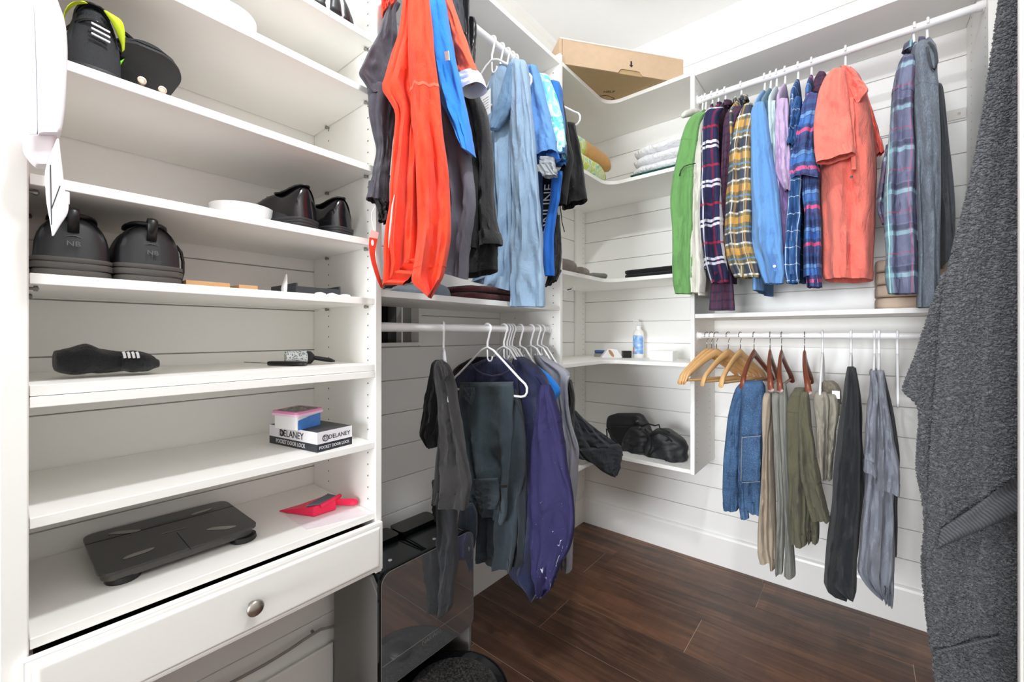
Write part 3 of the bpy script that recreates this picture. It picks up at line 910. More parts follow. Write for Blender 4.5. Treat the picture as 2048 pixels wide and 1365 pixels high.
rshirt('shirt', 'dusty teal shirt showing a thin strip behind the sky blue one', 'shirt', 1541, [(202, 1530, 1541), (230, 1532, 1545), (280, 1538, 1549), (345, 1540, 1555), (400, 1545, 1560)], F_teal, zbot=1.50, seed=8.2, Y=-0.455, sT=0.02)
rshirt('shirt', 'pale mint shirt showing a thin strip next to lavender tee', 'shirt', 1553, [(202, 1541, 1552), (250, 1542, 1553), (300, 1545, 1554), (345, 1549, 1556), (420, 1556, 1562)], F_mint, zbot=1.46, seed=9.4, Y=-0.470, sT=0.02)
lav = rshirt('tee_shirt', 'lavender short-sleeved tee between mint and blue checked shirts', 'tee', 1570, [(198, 1560, 1576), (225, 1552, 1578), (280, 1551, 1579), (320, 1551, 1582), (348, 1552, 1583), (366, 1560, 1584), (384, 1570, 1584)], F_lav, zbot=1.52, seed=1.9, sbands=[('sleeve_hem', 0.86, 0.99, 0.001)])
cloth('side_panel', [(340, 1556, 1578), (400, 1558, 1580), (474, 1562, 1584), (530, 1564, 1586)], PY(-0.46), 0.02, fabric('purple_jersey', (132, 106, 160)), lav, nrm=(0,-1,0), seed=3.3)
win = rshirt('shirt', 'mid blue windowpane checked short-sleeved shirt beside lavender tee', 'shirt', 1596, [(196, 1592, 1604), (215, 1585, 1602), (250, 1580, 1598), (280, 1575, 1594), (292, 1576, 1592)], F_window, zbot=1.42, seed=2.6, sbands=[('sleeve_hem', 0.86, 0.99, 0.001)], Y=-0.510)
cloth('side_panel', [(340, 1578, 1604), (400, 1576, 1602), (460, 1573, 1601), (530, 1568, 1600), (567, 1573, 1600)], PY(-0.485), 0.03, F_window, win, nrm=(0,-1,0), seed=4.8, folds=1.5, amp=0.010)
pk = rshirt('shirt', 'blue short-sleeved shirt with bright pink stripes left of coral polo', 'shirt', 1623, [(190, 1616, 1640), (213, 1606, 1640), (240, 1600, 1636), (290, 1586, 1630), (320, 1582, 1632), (345, 1580, 1636), (358, 1580, 1637)], F_pink, zbot=1.41, seed=3.8, sbands=[('sleeve_hem', 0.88, 0.99, 0.0015)], sT=0.045)
cloth('collar', [(148, 1638, 1650), (158, 1630, 1656), (172, 1626, 1656), (190, 1624, 1650)], PY(-0.42), 0.03, F_plum, pk, nrm=(0,-1,0), folds=0.8, amp=0.004, seed=2.1, closed_bottom=True)
cloth('side_panel', [(330, 1604, 1640), (400, 1606, 1640), (460, 1610, 1642), (530, 1612, 1643), (575, 1614, 1645)], PY(-0.46), 0.035, F_pink, pk, nrm=(0,-1,0), seed=5.8, folds=2, amp=0.012)

# coral polo: turned a little so its collar and placket show
cpx = hook_x(1691)
cp = thing('polo_shirt', 'coral red textured short-sleeved polo shirt with open collar', 'polo', (cpx, RODY, 1.38), group='shirts on the back wall rod')
cloth('torso', [(140, 1684, 1706), (165, 1672, 1722), (187, 1664, 1728), (230, 1652, 1742), (300, 1644, 1752), (349, 1640, 1754), (421, 1642, 1751), (485, 1644, 1749), (549, 1645, 1747), (561, 1650, 1746)], PY(-0.36), [0.03, 0.10, 0.15, 0.17, 0.16, 0.14, 0.12, 0.11, 0.10, 0.10], F_coral, cp, nrm=(0,-1,0), folds=2.2, amp=0.012, seed=2.4, sq=0.9, bands=[('hem', 0.96, 0.995, 0.0012)])
cloth('sleeve', [(138, 1668, 1690), (160, 1649, 1694), (200, 1634, 1698), (240, 1629, 1702), (264, 1628, 1705), (300, 1629, 1709), (1633, 327, 1711, 309)], PY(-0.555), 0.030, F_coral, cp, nrm=(0,-1,0), folds=1.2, amp=0.008, seed=1.2, bands=[('sleeve_hem', 0.90, 0.99, 0.0012)])
cloth('sleeve', [(185, 1722, 1734), (230, 1732, 1748), (270, 1742, 1760), (1752, 312, 1769, 304)], PY(-0.25), 0.02, F_coral, cp, nrm=(0,-1,0), seed=4.2)
cloth('placket', [(195, 1697, 1708), (230, 1698, 1709), (290, 1701, 1711), (340, 1703, 1712)], PY(-0.532), 0.007, F_coral, cp, nrm=(0,-1,0), folds=0.3, amp=0.001, seed=7, closed_bottom=True)
cloth('collar', [(132, 1680, 1694), (150, 1684, 1712), (170, 1692, 1730), (185, 1702, 1736), (1712, 208, 1722, 203)], PY(-0.52), 0.014, F_coral, cp, nrm=(0,-1,0), folds=1.0, amp=0.008, seed=3.2, closed_bottom=True)
obj('button', Mesh().lathe([(0.001, 0), (0.0045, 0.0005), (0.0045, 0.0025), (0.001, 0.003)], 12, aty(1703, 354, -0.548), 'Y'), M_BLACK, cp)
white_hanger((cpx, RODY, RRZ1+0.0005), math.pi/2, 'white plastic hanger holding the coral polo')

fl = rshirt('flannel_shirt', 'lilac, grey and teal plaid flannel shirt hung near the right end', 'shirt', 1828, [(112, 1806, 1828), (130, 1797, 1830), (166, 1788, 1828), (230, 1781, 1827), (315, 1774, 1829), (379, 1768, 1831), (442, 1768, 1834), (506, 1770, 1835), (552, 1771, 1836), (588, 1778, 1834)], F_flan, zbot=1.50, seed=4.9, sT=0.04, sbands=[('yoke_seam', 0.14, 0.16, 0.0015), ('cuff', 0.89, 0.995, 0.0015)], collar=F_flan, depth=0.19)
cloth('sleeve', [(290, 1772, 1790), (340, 1762, 1786), (379, 1757, 1784), (417, 1754, 1782), (448, 1764, 1782)], PY(-0.43), 0.025, F_flan, fl, nrm=(0,-1,0), seed=6.6)
ht = rshirt('long_tee', 'slate heather long tee hung at the right end by towel', 'tee', 1855, [(84, 1838, 1862), (100, 1829, 1868), (145, 1827, 1873), (200, 1828, 1877), (251, 1830, 1879), (357, 1833, 1881), (464, 1836, 1881), (560, 1835, 1882), (615, 1834, 1883)], F_heath, zbot=1.50, seed=5.5, sT=0.045, folds=1.6, amp=0.012, sbands=[('sleeve_seam', 0.17, 0.185, 0.001), ('hem', 0.965, 0.995, 0.001)], depth=0.19)
cloth('back_panel', [(170, 1868, 1880), (251, 1872, 1893), (357, 1874, 1904), (440, 1876, 1909), (1880, 540, 1912, 500)], PY(-0.40), 0.05, F_charj, ht, nrm=(0,-1,0), seed=2.2, folds=1.5)
obj('neckband', Mesh().tube([aty(x, y, -0.552) for x, y in ((1857, 84), (1866, 92), (1872, 106), (1874, 124), (1869, 140), (1862, 132), (1857, 112), (1854, 94))], 0.0035, 7), F_charj, ht, smooth=True)
# cream padded hanger whose end pokes out above the green jacket
ph = thing('padded_hanger', 'cream padded hanger end above the green jacket', 'hanger', (hook_x(1405), RODY, RRZ1))
hx = hook_x(1405); e = aty(1364, 234, -0.50)
pts = [Vector((hx, -0.10, RRZ1-0.13)), Vector((hx, -0.22, RRZ1-0.085)), Vector((hx, -0.30, RRZ1-0.07)), Vector((hx-0.01, -0.38, RRZ1-0.085)), (Vector((hx-0.02, -0.45, RRZ1-0.11))+e)/2, e]
obj('padding', Mesh().tube(pts, [0.008, 0.014, 0.015, 0.016, 0.017, 0.008], 12), F_cream, ph, smooth=True, subsurf=1)
R_ = 0.0165
obj('hook', Mesh().tube([(hx, RODY+R_*math.cos(math.radians(a)), RRZ1+R_*math.sin(math.radians(a))) for a in range(200, -61, -20)] + [(hx, RODY, RRZ1-0.03), (hx, RODY, RRZ1-0.07)], 0.0035, 8), M_WPLAS, ph, smooth=True)
# ------------------------------------------------------------------ lower rod of the back wall: wooden hangers, trousers, tees
def low_hook(px): return aty(px, 669, RODY).x
_ends = [(1413.5, 1352), (1423, 1357), (1433, 1362), (1456.5, 1397), (1480.6, 1433)]
_lbl = ['empty honey wood hanger nearest the corner shelves', 'second empty honey wood hanger from the corner shelves', 'third empty honey wood hanger from the corner shelves',
        'fourth empty honey wood hanger from the corner shelves', 'empty honey wood hanger right before the blue jeans']
for (h, e), lb in zip(_ends, _lbl):
    X0 = low_hook(h); a = yaw_to(X0, RODY, e, 0.200)
    wood_hanger((X0, RODY, RRZ0), math.pi/2 - a, lb)
for (h, e), lb in zip([(1508, 1475), (1540, 1531), (1563, 1549), (1609, 1605)],
                      ['dark reddish wooden hanger holding the blue jeans', 'dark reddish wooden hanger holding the tan khaki trousers', 'dark reddish wooden hanger holding the grey trousers', 'dark reddish wooden hanger holding the olive cargo trousers']):
    X0 = low_hook(h); a = yaw_to(X0, RODY, e, 0.200)
    wood_hanger((X0, RODY, RRZ0), math.pi/2 - a, lb, dark=True)
for (h, e), lb in zip([(1645, 1640), (1702, 1698), (1748.7, 1746), (1758, 1757), (1794.7, 1796)],
                      ['white plastic hanger holding the stone shorts', 'white plastic hanger holding the black sweatshirt', 'left white plastic hanger of the two grey tees', 'right white plastic hanger of the two grey tees', 'empty white plastic hanger beside the grey towel']):
    X0 = low_hook(h); a = yaw_to(X0, RODY, e, 0.185)
    white_hanger((X0, RODY, RRZ0+0.001), math.pi/2 - a, lb)

def denim():
    N = Nodes('blue_denim', 0.9, 0, 0.2)
    co = N.coord('Object')
    a = N.noise(co, 9, 4, 0.6); b = N.noise(N.coord('Object', (380, 380, 120)), 2, 2, 0.7)
    c = N.ramp(a, [(0.3, lin((40, 66, 102))), (0.55, lin((58, 90, 130))), (0.75, lin((92, 126, 166)))])
    c = N.mix(N.math('MULTIPLY', N.math('SUBTRACT', b, 0.45, clamp=True), 1.6), c, lin((150, 178, 206)))
    N.color(c)
    N.bump(N.math('ADD', N.noise(co, 18, 4, 0.6, 0.8), N.math('MULTIPLY', b, 0.08)), 0.5, 0.02)
    return N.m
F_denim = denim()
F_tan = fabric('tan_chino', (182, 166, 146), (166, 150, 130), wrinkle=0.3, wscale=12)
F_grey = fabric('grey_chino', (142, 142, 134), (124, 126, 120), wrinkle=0.3, wscale=12)
F_olive = fabric('olive_cotton', (110, 106, 82), (90, 88, 68), wrinkle=0.6)
F_stone = fabric('stone_twill', (168, 162, 148), (150, 144, 130), wrinkle=0.5)
F_blk = fabric('washed_black_jersey', (36, 40, 44), (24, 28, 32), wrinkle=0.4)
F_gtee = fabric('heather_grey_jersey', (148, 152, 164), (128, 132, 146), wrinkle=0.45, heather=0.10)
F_dkst = fabric('dark_grey_jersey', (70, 72, 76))
M_STITCH = plain('pale_stitching', (176, 170, 158), 0.8)

def hung(name, label, cat, pieces, mat, Y=-0.45, T=0.06, group='trousers on the lower back rod', seed=1.0, **kw):
    """a folded garment made of traced pieces; the first piece names the plane"""
    pts = [aty(p['r'][-1][1] if len(p['r'][-1]) == 3 else p['r'][-1][0], p['r'][-1][0] if len(p['r'][-1]) == 3 else p['r'][-1][1], p.get('Y', Y)) for p in pieces]
    t = thing(name, label, cat, (sum(p.x for p in pts)/len(pts), Y, min(p.z for p in pts)), group=group)
    for i, p in enumerate(pieces):
        d = dict(kw); d.update(p.get('k', {}))
        cloth(p['n'], p['r'], PY(p.get('Y', Y)), p.get('T', T), p.get('m', mat), t, nrm=p.get('nrm', (0, -1, 0)), seed=seed+i*1.37, **d)
    return t

jn = hung('jeans', 'blue denim jeans folded over the first dark wooden hanger', 'jeans', [
    dict(n='leg', r=[(766, 1482, 1512), (776, 1474, 1508), (812, 1462, 1492), (870, 1453, 1484), (933, 1448, 1481), (1009, 1448, 1479), (1018, 1450, 1477)], Y=-0.44, k=dict(bands=[('hem', 0.955, 0.995, 0.001)])),
    dict(n='leg', r=[(762, 1490, 1524), (775, 1486, 1529), (800, 1483, 1529), (888, 1479, 1527), (960, 1479, 1524), (1000, 1484, 1523), (1500, 1018, 1521, 1029)], Y=-0.475, k=dict(bands=[('hem', 0.96, 0.995, 0.001)])),
    dict(n='waistband', r=[(900, 1477, 1490), (960, 1477, 1492), (1020, 1478, 1497), (1037, 1480, 1498)], Y=-0.50, T=0.02),
    dict(n='back_pocket', r=[(872, 1484, 1520), (900, 1482, 1521), (940, 1483, 1521), (962, 1485, 1520)], Y=-0.528, T=0.010, k=dict(closed_bottom=True, amp=0.003))], F_denim, T=0.045, folds=1.2, amp=0.006)
for a, b in (((1484, 874), (1482, 962)), ((1484, 966), (1520, 964)), ((1484, 876), (1522, 872))):
    n = 14
    obj('stitching', Mesh().tube([aty(a[0]+(b[0]-a[0])*i/n, a[1]+(b[1]-a[1])*i/n, -0.541) for i in range(n+1)], 0.0008, 5), M_STITCH, jn)

hung('khaki_trousers', 'tan khaki trousers hanging long between jeans and grey trousers', 'trousers', [
    dict(n='leg', r=[(786, 1527, 1542), (843, 1525, 1541), (888, 1526, 1538), (977, 1523, 1538), (1049, 1517, 1537), (1098, 1517, 1539), (1122, 1522, 1542)], Y=-0.475, k=dict(bands=[('hem', 0.94, 0.995, 0.001)])),
    dict(n='leg', r=[(788, 1533, 1546), (888, 1532, 1546), (1000, 1533, 1550), (1105, 1537, 1554), (1134, 1540, 1551)], Y=-0.44, k=dict(bands=[('hem', 0.94, 0.995, 0.001)]))], F_tan, T=0.04, folds=1.1, amp=0.006, seed=2.3)
hung('grey_trousers', 'grey chino trousers hanging long left of the olive cargos', 'trousers', [
    dict(n='leg', r=[(786, 1545, 1560), (843, 1547, 1562), (888, 1549, 1564), (1000, 1555, 1570), (1080, 1553, 1568), (1143, 1551, 1566)], Y=-0.475, k=dict(bands=[('hem', 0.93, 0.995, 0.001)])),
    dict(n='leg', r=[(766, 1560, 1572), (800, 1558, 1576), (843, 1558, 1576), (950, 1563, 1577), (1000, 1566, 1579), (1103, 1570, 1588), (1150, 1568, 1590)], Y=-0.45, k=dict(bands=[('hem', 0.93, 0.995, 0.001)]))], F_grey, T=0.04, folds=1.1, amp=0.006, seed=4.1)
oc = hung('cargo_trousers', 'olive green cargo trousers rolled over a dark wooden hanger', 'trousers', [
    dict(n='leg', r=[(776, 1590, 1610), (800, 1577, 1612), (821, 1574, 1612), (888, 1575, 1612), (977, 1577, 1613), (1040, 1579, 1614), (1086, 1583, 1615)], Y=-0.45, k=dict(bands=[('waistband', 0.06, 0.15, 0.002)])),
    dict(n='leg', r=[(784, 1602, 1616), (843, 1597, 1623), (888, 1599, 1629), (933, 1602, 1635), (1000, 1612, 1651), (1040, 1624, 1660)], Y=-0.50, T=0.035, k=dict(amp=0.010, bands=[('knee_patch', 0.55, 0.70, 0.002), ('hem', 0.95, 0.99, 0.001)])),
    dict(n='leg', r=[(930, 1608, 1628), (1000, 1612, 1636), (1060, 1613, 1639), (1084, 1615, 1637)], Y=-0.46, T=0.03)], F_olive, T=0.05, folds=1.4, amp=0.010, seed=3.6)
st = hung('stone_shorts', 'pale stone shorts doubled over a white hanger', 'shorts', [
    dict(n='leg', r=[(784, 1630, 1652), (800, 1627, 1660), (843, 1631, 1658), (910, 1634, 1654), (956, 1638, 1652)], Y=-0.46, k=dict(bands=[('hem', 0.93, 0.99, 0.001)])),
    dict(n='leg', r=[(788, 1644, 1672), (820, 1646, 1678), (870, 1648, 1672), (910, 1650, 1668), (958, 1649, 1664)], Y=-0.43, k=dict(bands=[('hem', 0.93, 0.99, 0.001)])),
    dict(n='waistband', r=[(762, 1648, 1666), (772, 1642, 1678), (800, 1650, 1683), (830, 1664, 1682)], Y=-0.40, T=0.03, m=fabric('taupe_lining', (138, 130, 114)))], F_stone, T=0.035, folds=1.6, amp=0.008, seed=5.2)
obj('care_label', Mesh().obox(aty(1672, 790, -0.44), (0.011, 0, 0), (0, 0.0006, 0), (0, 0, 0.014)), M_WPLAS, st)
hung('sweatshirt', 'black long garment hung between stone shorts and grey tees', 'sweatshirt', [
    dict(n='body', r=[(734, 1695, 1708), (760, 1690, 1714), (799, 1685, 1719), (866, 1675, 1721), (933, 1667, 1722), (1000, 1663, 1720), (1067, 1656, 1717), (1140, 1649, 1714), (1168, 1650, 1713), (1184, 1672, 1712), (1189, 1690, 1710)], Y=-0.46, k=dict(bands=[('hem', 0.95, 0.97, 0.0008)])),
    dict(n='sleeve', r=[(736, 1704, 1712), (799, 1708, 1722), (888, 1708, 1725), (950, 1706, 1731), (1022, 1706, 1724), (1112, 1704, 1715)], Y=-0.40, T=0.03)], F_blk, T=0.055, folds=1.3, amp=0.010, seed=6.3, group='tees on the lower back rod')
gt = hung('grey_tee', 'heather grey tee shirts with short sleeves hung left of empty white hanger', 'tee', [
    dict(n='body', r=[(742, 1741, 1766), (800, 1736, 1774), (888, 1732, 1784), (953, 1730, 1786), (1044, 1723, 1787), (1116, 1717, 1787), (1140, 1716, 1785), (1172, 1738, 1778), (1190, 1762, 1776)], Y=-0.44, T=0.05, k=dict(folds=2.2, amp=0.014)),
    dict(n='sleeve', r=[(742, 1740, 1752), (770, 1740, 1757), (800, 1735, 1760), (888, 1729, 1760), (1727, 940, 1762, 954)], Y=-0.485, T=0.035, k=dict(bands=[('sleeve_hem', 0.93, 0.99, 0.0012)])),
    dict(n='sleeve', r=[(741, 1754, 1767), (780, 1756, 1772), (817, 1758, 1778), (888, 1756, 1790), (950, 1754, 1800), (1752, 968, 1798, 990)], Y=-0.500, T=0.040, k=dict(bands=[('sleeve_hem', 0.94, 0.99, 0.0012)])),
    dict(n='back_tail', r=[(980, 1760, 1787), (1067, 1762, 1789), (1134, 1766, 1789), (1195, 1768, 1787), (1768, 1200, 1786, 1212)], Y=-0.42, T=0.03),
    dict(n='under_layer', r=[(744, 1760, 1769), (800, 1770, 1782), (910, 1788, 1799), (1000, 1786, 1795), (1110, 1784, 1795)], Y=-0.38, T=0.03, m=F_dkst)], F_gtee, folds=1.5, amp=0.010, seed=7.1, group='tees on the lower back rod')
ring_collar(gt, aty(1752, 752, -0.42), 0.07, 0.016, 0.015, F_gtee, tilt=0.1, yaw=-math.pi/2, gap=0.02, fall=False, name='neckband')

# ------------------------------------------------------------------ charcoal bath towel on the right wall
def towel_mat():
    N = Nodes('charcoal_terry', 0.95, 0, 0.1)
    co = N.coord('Object')
    p = N.noise(co, 130, 2, 0.6, 0.4)
    c = N.ramp(p, [(0.30, lin((74, 76, 80))), (0.5, lin((98, 100, 104))), (0.72, lin((126, 128, 132)))])
    N.color(c)
    N.bump(N.noise(co, 420, 2), 0.5, 0.004)
    N.b.inputs['Sheen Weight'].default_value = 0.25
    return N.m
F_towel = towel_mat()
def dobby_mat():
    N = Nodes('charcoal_dobby_border', 0.9, 0, 0.1)
    tc = N.coord('Object', (1, 1, 1))
    w = N.new('ShaderNodeTexWave'); w.inputs['Scale'].default_value = 60; w.inputs['Distortion'].default_value = 0.6
    N.link(tc, w.inputs[0]); w.bands_direction = 'DIAGONAL'
    N.color(N.mix(w.outputs['Fac'], lin((82, 84, 88)), lin((104, 106, 110))))
    N.bump(w.outputs['Fac'], 0.5, 0.004)
    return N.m
tw = thing('bath_towel', 'large charcoal grey terry towel hanging on the right wall', 'towel', (1.62, -0.80, 0.35))
TN = (-0.62, -0.78, 0)
body = cloth('drape', [(-60, 2012, 2066), (0, 2004, 2066), (44, 1999, 2066), (110, 1990, 2066), (166, 1983, 2066), (230, 1974, 2066), (332, 1955, 2068), (421, 1933, 2070), (494, 1914, 2070), (560, 1901, 2070), (640, 1892, 2070), (760, 1884, 2070), (900, 1872, 2070), (1010, 1866, 2070), (1132, 1860, 2070), (1217, 1864, 2070), (1300, 1874, 2070), (1885, 1362, 2060, 1440), (1905, 1372, 2040, 1460)], PY(-0.80), [0.02, 0.025, 0.028, 0.03, 0.035, 0.04] + [0.045]*13, F_towel, tw, nrm=TN, folds=1.5, amp=0.011, seed=2.7, nrow=110, nseg=90, crease=0.25, wob=0.002)
terry_pile(body, 52000, 3)
sf_ = cloth('side_fold', [(545, 1890, 1915), (590, 1878, 1912), (634, 1862, 1905), (712, 1837, 1900), (760, 1818, 1890), (782, 1812, 1880), (803, 1836, 1872), (824, 1843, 1890), (891, 1838, 1900), (947, 1840, 1900), (995, 1852, 1900), (1048, 1857, 1900), (1132, 1850, 1900), (1217, 1856, 1905), (1300, 1868, 1910), (1362, 1886, 1915)], PY(-0.765), 0.022, F_towel, tw, nrm=TN, folds=1.0, amp=0.006, seed=5.7, nrow=90, nseg=60, crease=0.2)
terry_pile(sf_, 52000, 5)
# woven border that crosses the towel on the slant, laid on its front face
def border(rows, name):
    return cloth(name, rows, PY(-0.862), 0.010, dobby_mat(), tw, nrm=TN, folds=1.5, amp=0.003, crease=0.1, seed=2.7, nrow=10, nseg=60, closed_bottom=True)
border([(1882, 1050, 2058, 950), (1874, 1098, 2058, 1016)], 'woven_border')
obj('hem_trim', Mesh().tube([aty(1868+(2000-1868)*i/12, 1306-30*i/12, -0.85) for i in range(13)], 0.004, 6), dobby_mat(), tw, smooth=True)
_hk = Vector((RX, -0.80, 2.20))
obj('hanging_loop', Mesh().tube([_hk+Vector((-0.035, 0, -0.03)), _hk+Vector((-0.03, 0.01, 0.02)), _hk+Vector((-0.028, 0, 0.035)), _hk+Vector((-0.03, -0.01, 0.02)), _hk+Vector((-0.035, 0, -0.03))], 0.003, 6), F_towel, tw)
hk = thing('wall_hook', 'white robe hook on the right wall carrying the grey towel', 'hook', _hk)
obj('plate', Mesh().lathe([(0.018, 0), (0.018, -0.004), (0.008, -0.006)], 16, _hk, 'X'), M_NICKEL, hk)
obj('peg', Mesh().tube([_hk, _hk+Vector((-0.03, 0, 0.028)), _hk+Vector((-0.045, 0, 0.05))], 0.005, 8), M_NICKEL, hk, smooth=True)
# ------------------------------------------------------------------ clothes on the upper rod of the left wall
def lhung(name, label, cat, pieces, mat, Y, T=0.03, group='jackets and shirts on the upper left rod', seed=1.0, **kw):
    zs = []
    for p in pieces:
        r = p['r'][-1]; yy = r[0] if len(r) == 3 else max(r[1], r[3]); xx = r[1] if len(r) == 3 else r[0]
        zs.append(aty(xx, yy, p.get('Y', Y)).z)
    t = thing(name, label, cat, (0.34, Y, min(zs)), group=group)
    for i, p in enumerate(pieces):
        d = dict(kw); d.update(p.get('k', {}))
        cloth(p['n'], p['r'], p.get('P') or PY(p.get('Y', Y)), p.get('T', T), p.get('m', mat), t, nrm=p.get('nrm', (0.25, -0.97, 0)), seed=seed+i*1.37, **d)
    return t

F_hood = fabric('graphite_softshell', (80, 78, 88), (60, 58, 68), wrinkle=0.4)
F_orange = fabric('bright_orange_shell', (236, 66, 22), (222, 52, 14), rough=0.7, wrinkle=0.4)
F_royal = fabric('bright_blue_fleece', (36, 132, 222), (24, 112, 204), wrinkle=0.3, weave=500)
F_bfl = fabric('charcoal_fleece', (40, 40, 42), (26, 26, 28), wrinkle=0.35, weave=300)
F_black = fabric('black_cotton', (20, 20, 22), (10, 10, 12), wrinkle=0.4)
F_lblue = fabric('faded_light_blue_slub', (156, 184, 210), (134, 166, 198), wrinkle=0.5, heather=0.10)
F_lblued = fabric('faded_blue_inside', (112, 148, 182), (92, 128, 166), wrinkle=0.4, heather=0.06)
F_btee = fabric('cornflower_jersey', (104, 158, 218), (84, 138, 204), wrinkle=0.45, heather=0.05)
F_btee2 = fabric('strong_blue_jersey', (44, 118, 202), wrinkle=0.4)
F_white = fabric('white_rib', (236, 236, 238), wrinkle=0.3)
F_silver = fabric('silver_lining', (178, 182, 186), (140, 146, 152), rough=0.45, wrinkle=0.5)
F_cyc = fabric('cobalt_lycra', (20, 108, 204), (12, 92, 186), rough=0.55, wrinkle=0.2)
F_cycd = fabric('navy_lycra', (44, 84, 136), rough=0.55)
def tiedye():
    N = Nodes('teal_tie_dye', 0.9, 0, 0.2)
    co = N.coord('Object')
    n = N.noise(co, 11, 4, 0.6, 1.6)
    sp = N.new('ShaderNodeSeparateXYZ'); N.link(co, sp.inputs[0])
    n2 = N.math('ADD', n, N.math('MULTIPLY', N.math('SUBTRACT', sp.outputs[2], 0.22), 0.35))
    N.color(N.ramp(n2, [(0.30, lin((60, 176, 158))), (0.44, lin((120, 214, 206))), (0.52, lin((226, 244, 246))), (0.60, lin((134, 216, 228))), (0.8, lin((150, 220, 236)))]))
    N.bump(n, 0.2, 0.01)
    return N.m
F_tie = tiedye()

gj = lhung('hooded_jacket', 'graphite grey hooded jacket squeezed against the shoe tower', 'jacket', [
    dict(n='sleeve', r=[(10, 782, 800), (28, 770, 792), (67, 757, 794), (108, 736, 796), (138, 722, 796), (151, 718, 796), (172, 732, 796), (190, 744, 792)], P=PX(0.392), nrm=(0.9, -0.43, 0), T=0.022, k=dict(closed_bottom=True, folds=1.4)),
    dict(n='sleeve', r=[(165, 734, 790), (200, 737, 792), (231, 739, 792), (269, 746, 788), (297, 752, 784), (320, 750, 782), (346, 745, 780), (372, 741, 777), (735, 397, 776, 410)], P=PX(0.386), nrm=(0.9, -0.43, 0), T=0.024, k=dict(bands=[('cuff', 0.80, 0.99, 0.002)])),
    dict(n='hood', r=[(-30, 764, 796), (-10, 763, 797), (10, 763, 790), (25, 766, 782)], P=PX(0.392), nrm=(0.9, -0.43, 0), T=0.02, k=dict(closed_bottom=True), m=F_orange),
    dict(n='inner_cuff', r=[(396, 748, 776), (412, 754, 779), (435, 757, 779), (757, 440, 776, 448)], P=PX(0.392), nrm=(0.9, -0.43, 0), T=0.016, m=F_black)], F_hood, -1.61, seed=1.3, amp=0.008, group='jackets on the upper left rod')
oj = lhung('rain_jacket', 'long bright orange jacket in front on the upper left rod', 'jacket', [
    dict(n='body', r=[(-40, 815, 856), (0, 806, 856), (69, 798, 856), (115, 783, 856), (154, 770, 856), (176, 763, 856), (200, 777, 856), (226, 790, 856), (269, 788, 850), (320, 783, 848), (364, 780, 846), (415, 777, 846), (454, 771, 846), (492, 768, 844), (530, 768, 838), (770, 556, 834, 520), (765, 573, 834, 503)], P=PP((0.505, -1.695, 1), (0.72, -0.69, 0)), nrm=(0.72, -0.69, 0), T=0.024, k=dict(folds=2.6, amp=0.012)),
    dict(n='sleeve', r=[(-40, 820, 858), (0, 818, 860), (51, 816, 865), (103, 815, 869), (154, 817, 875), (195, 821, 880), (231, 822, 883), (282, 828, 888), (351, 832, 897), (403, 833, 901), (454, 834, 903), (492, 832, 900), (530, 828, 892), (824, 564, 886, 556), (842, 582, 874, 576), (856, 595, 863, 594)], P=PP((0.532, -1.722, 1), (0.72, -0.69, 0)), nrm=(0.72, -0.69, 0), T=0.030, k=dict(folds=1.5, amp=0.011, nrow=110, bands=[('piping', 0.345, 0.350, 0.0010, fabric('pale_orange_piping', (222, 112, 84))), ('cuff_seam', 0.90, 0.908, 0.0012)])),
    dict(n='lining', r=[(490, 790, 838), (530, 774, 836), (556, 768, 832), (766, 578, 826, 562)], P=PP((0.485, -1.672, 1), (0.72, -0.69, 0)), nrm=(0.72, -0.69, 0), T=0.014, m=F_black),
    dict(n='lining_band', r=[(496, 806, 836), (512, 800, 834), (524, 806, 832)], P=PP((0.490, -1.677, 1), (0.72, -0.69, 0)), nrm=(0.72, -0.69, 0), T=0.010, m=F_royal)], F_orange, -1.66, seed=2.9, group='jackets on the upper left rod')
obj('reflective_strip', Mesh().tube([PP((0.528, -1.718, 1), (0.72, -0.69, 0))(x, y) for x, y in ((789, 390), (785, 410), (782, 440), (779, 470), (777, 496))], [0.0008, 0.0022, 0.0025, 0.0022, 0.0008], 6), plain('reflective_tape', (240, 196, 186), 0.4), oj, smooth=True)
bj = lhung('softshell_jacket', 'blue and slate grey softshell jacket right of the orange one', 'jacket', [
    dict(n='sleeve', r=[(170, 872, 900), (200, 874, 918), (231, 876, 930), (282, 884, 937), (320, 890, 940), (351, 893, 944), (390, 897, 949), (441, 900, 947), (485, 899, 939), (513, 895, 934), (540, 893, 931), (893, 548, 929, 559)], Y=-1.575, k=dict(folds=1.4, amp=0.009, bands=[('cuff', 0.86, 0.99, 0.002)])),
    dict(n='shoulder', r=[(-40, 858, 876), (0, 862, 886), (51, 865, 894), (103, 869, 904), (154, 876, 916), (190, 880, 923), (218, 890, 929), (250, 906, 935), (282, 923, 939), (306, 935, 941)], Y=-1.600, T=0.028, m=F_royal, k=dict(folds=1.0, closed_bottom=True))], fabric('slate_softshell', (96, 94, 106), (80, 78, 90), wrinkle=0.35), -1.58, seed=4.3, group='jackets on the upper left rod')
obj('sleeve_patch', Mesh().obox(aty(894, 112, -1.634), (0.010, -0.002, -0.004), (0.0002, 0.001, 0), (-0.002, 0, 0.013)), F_white, bj)
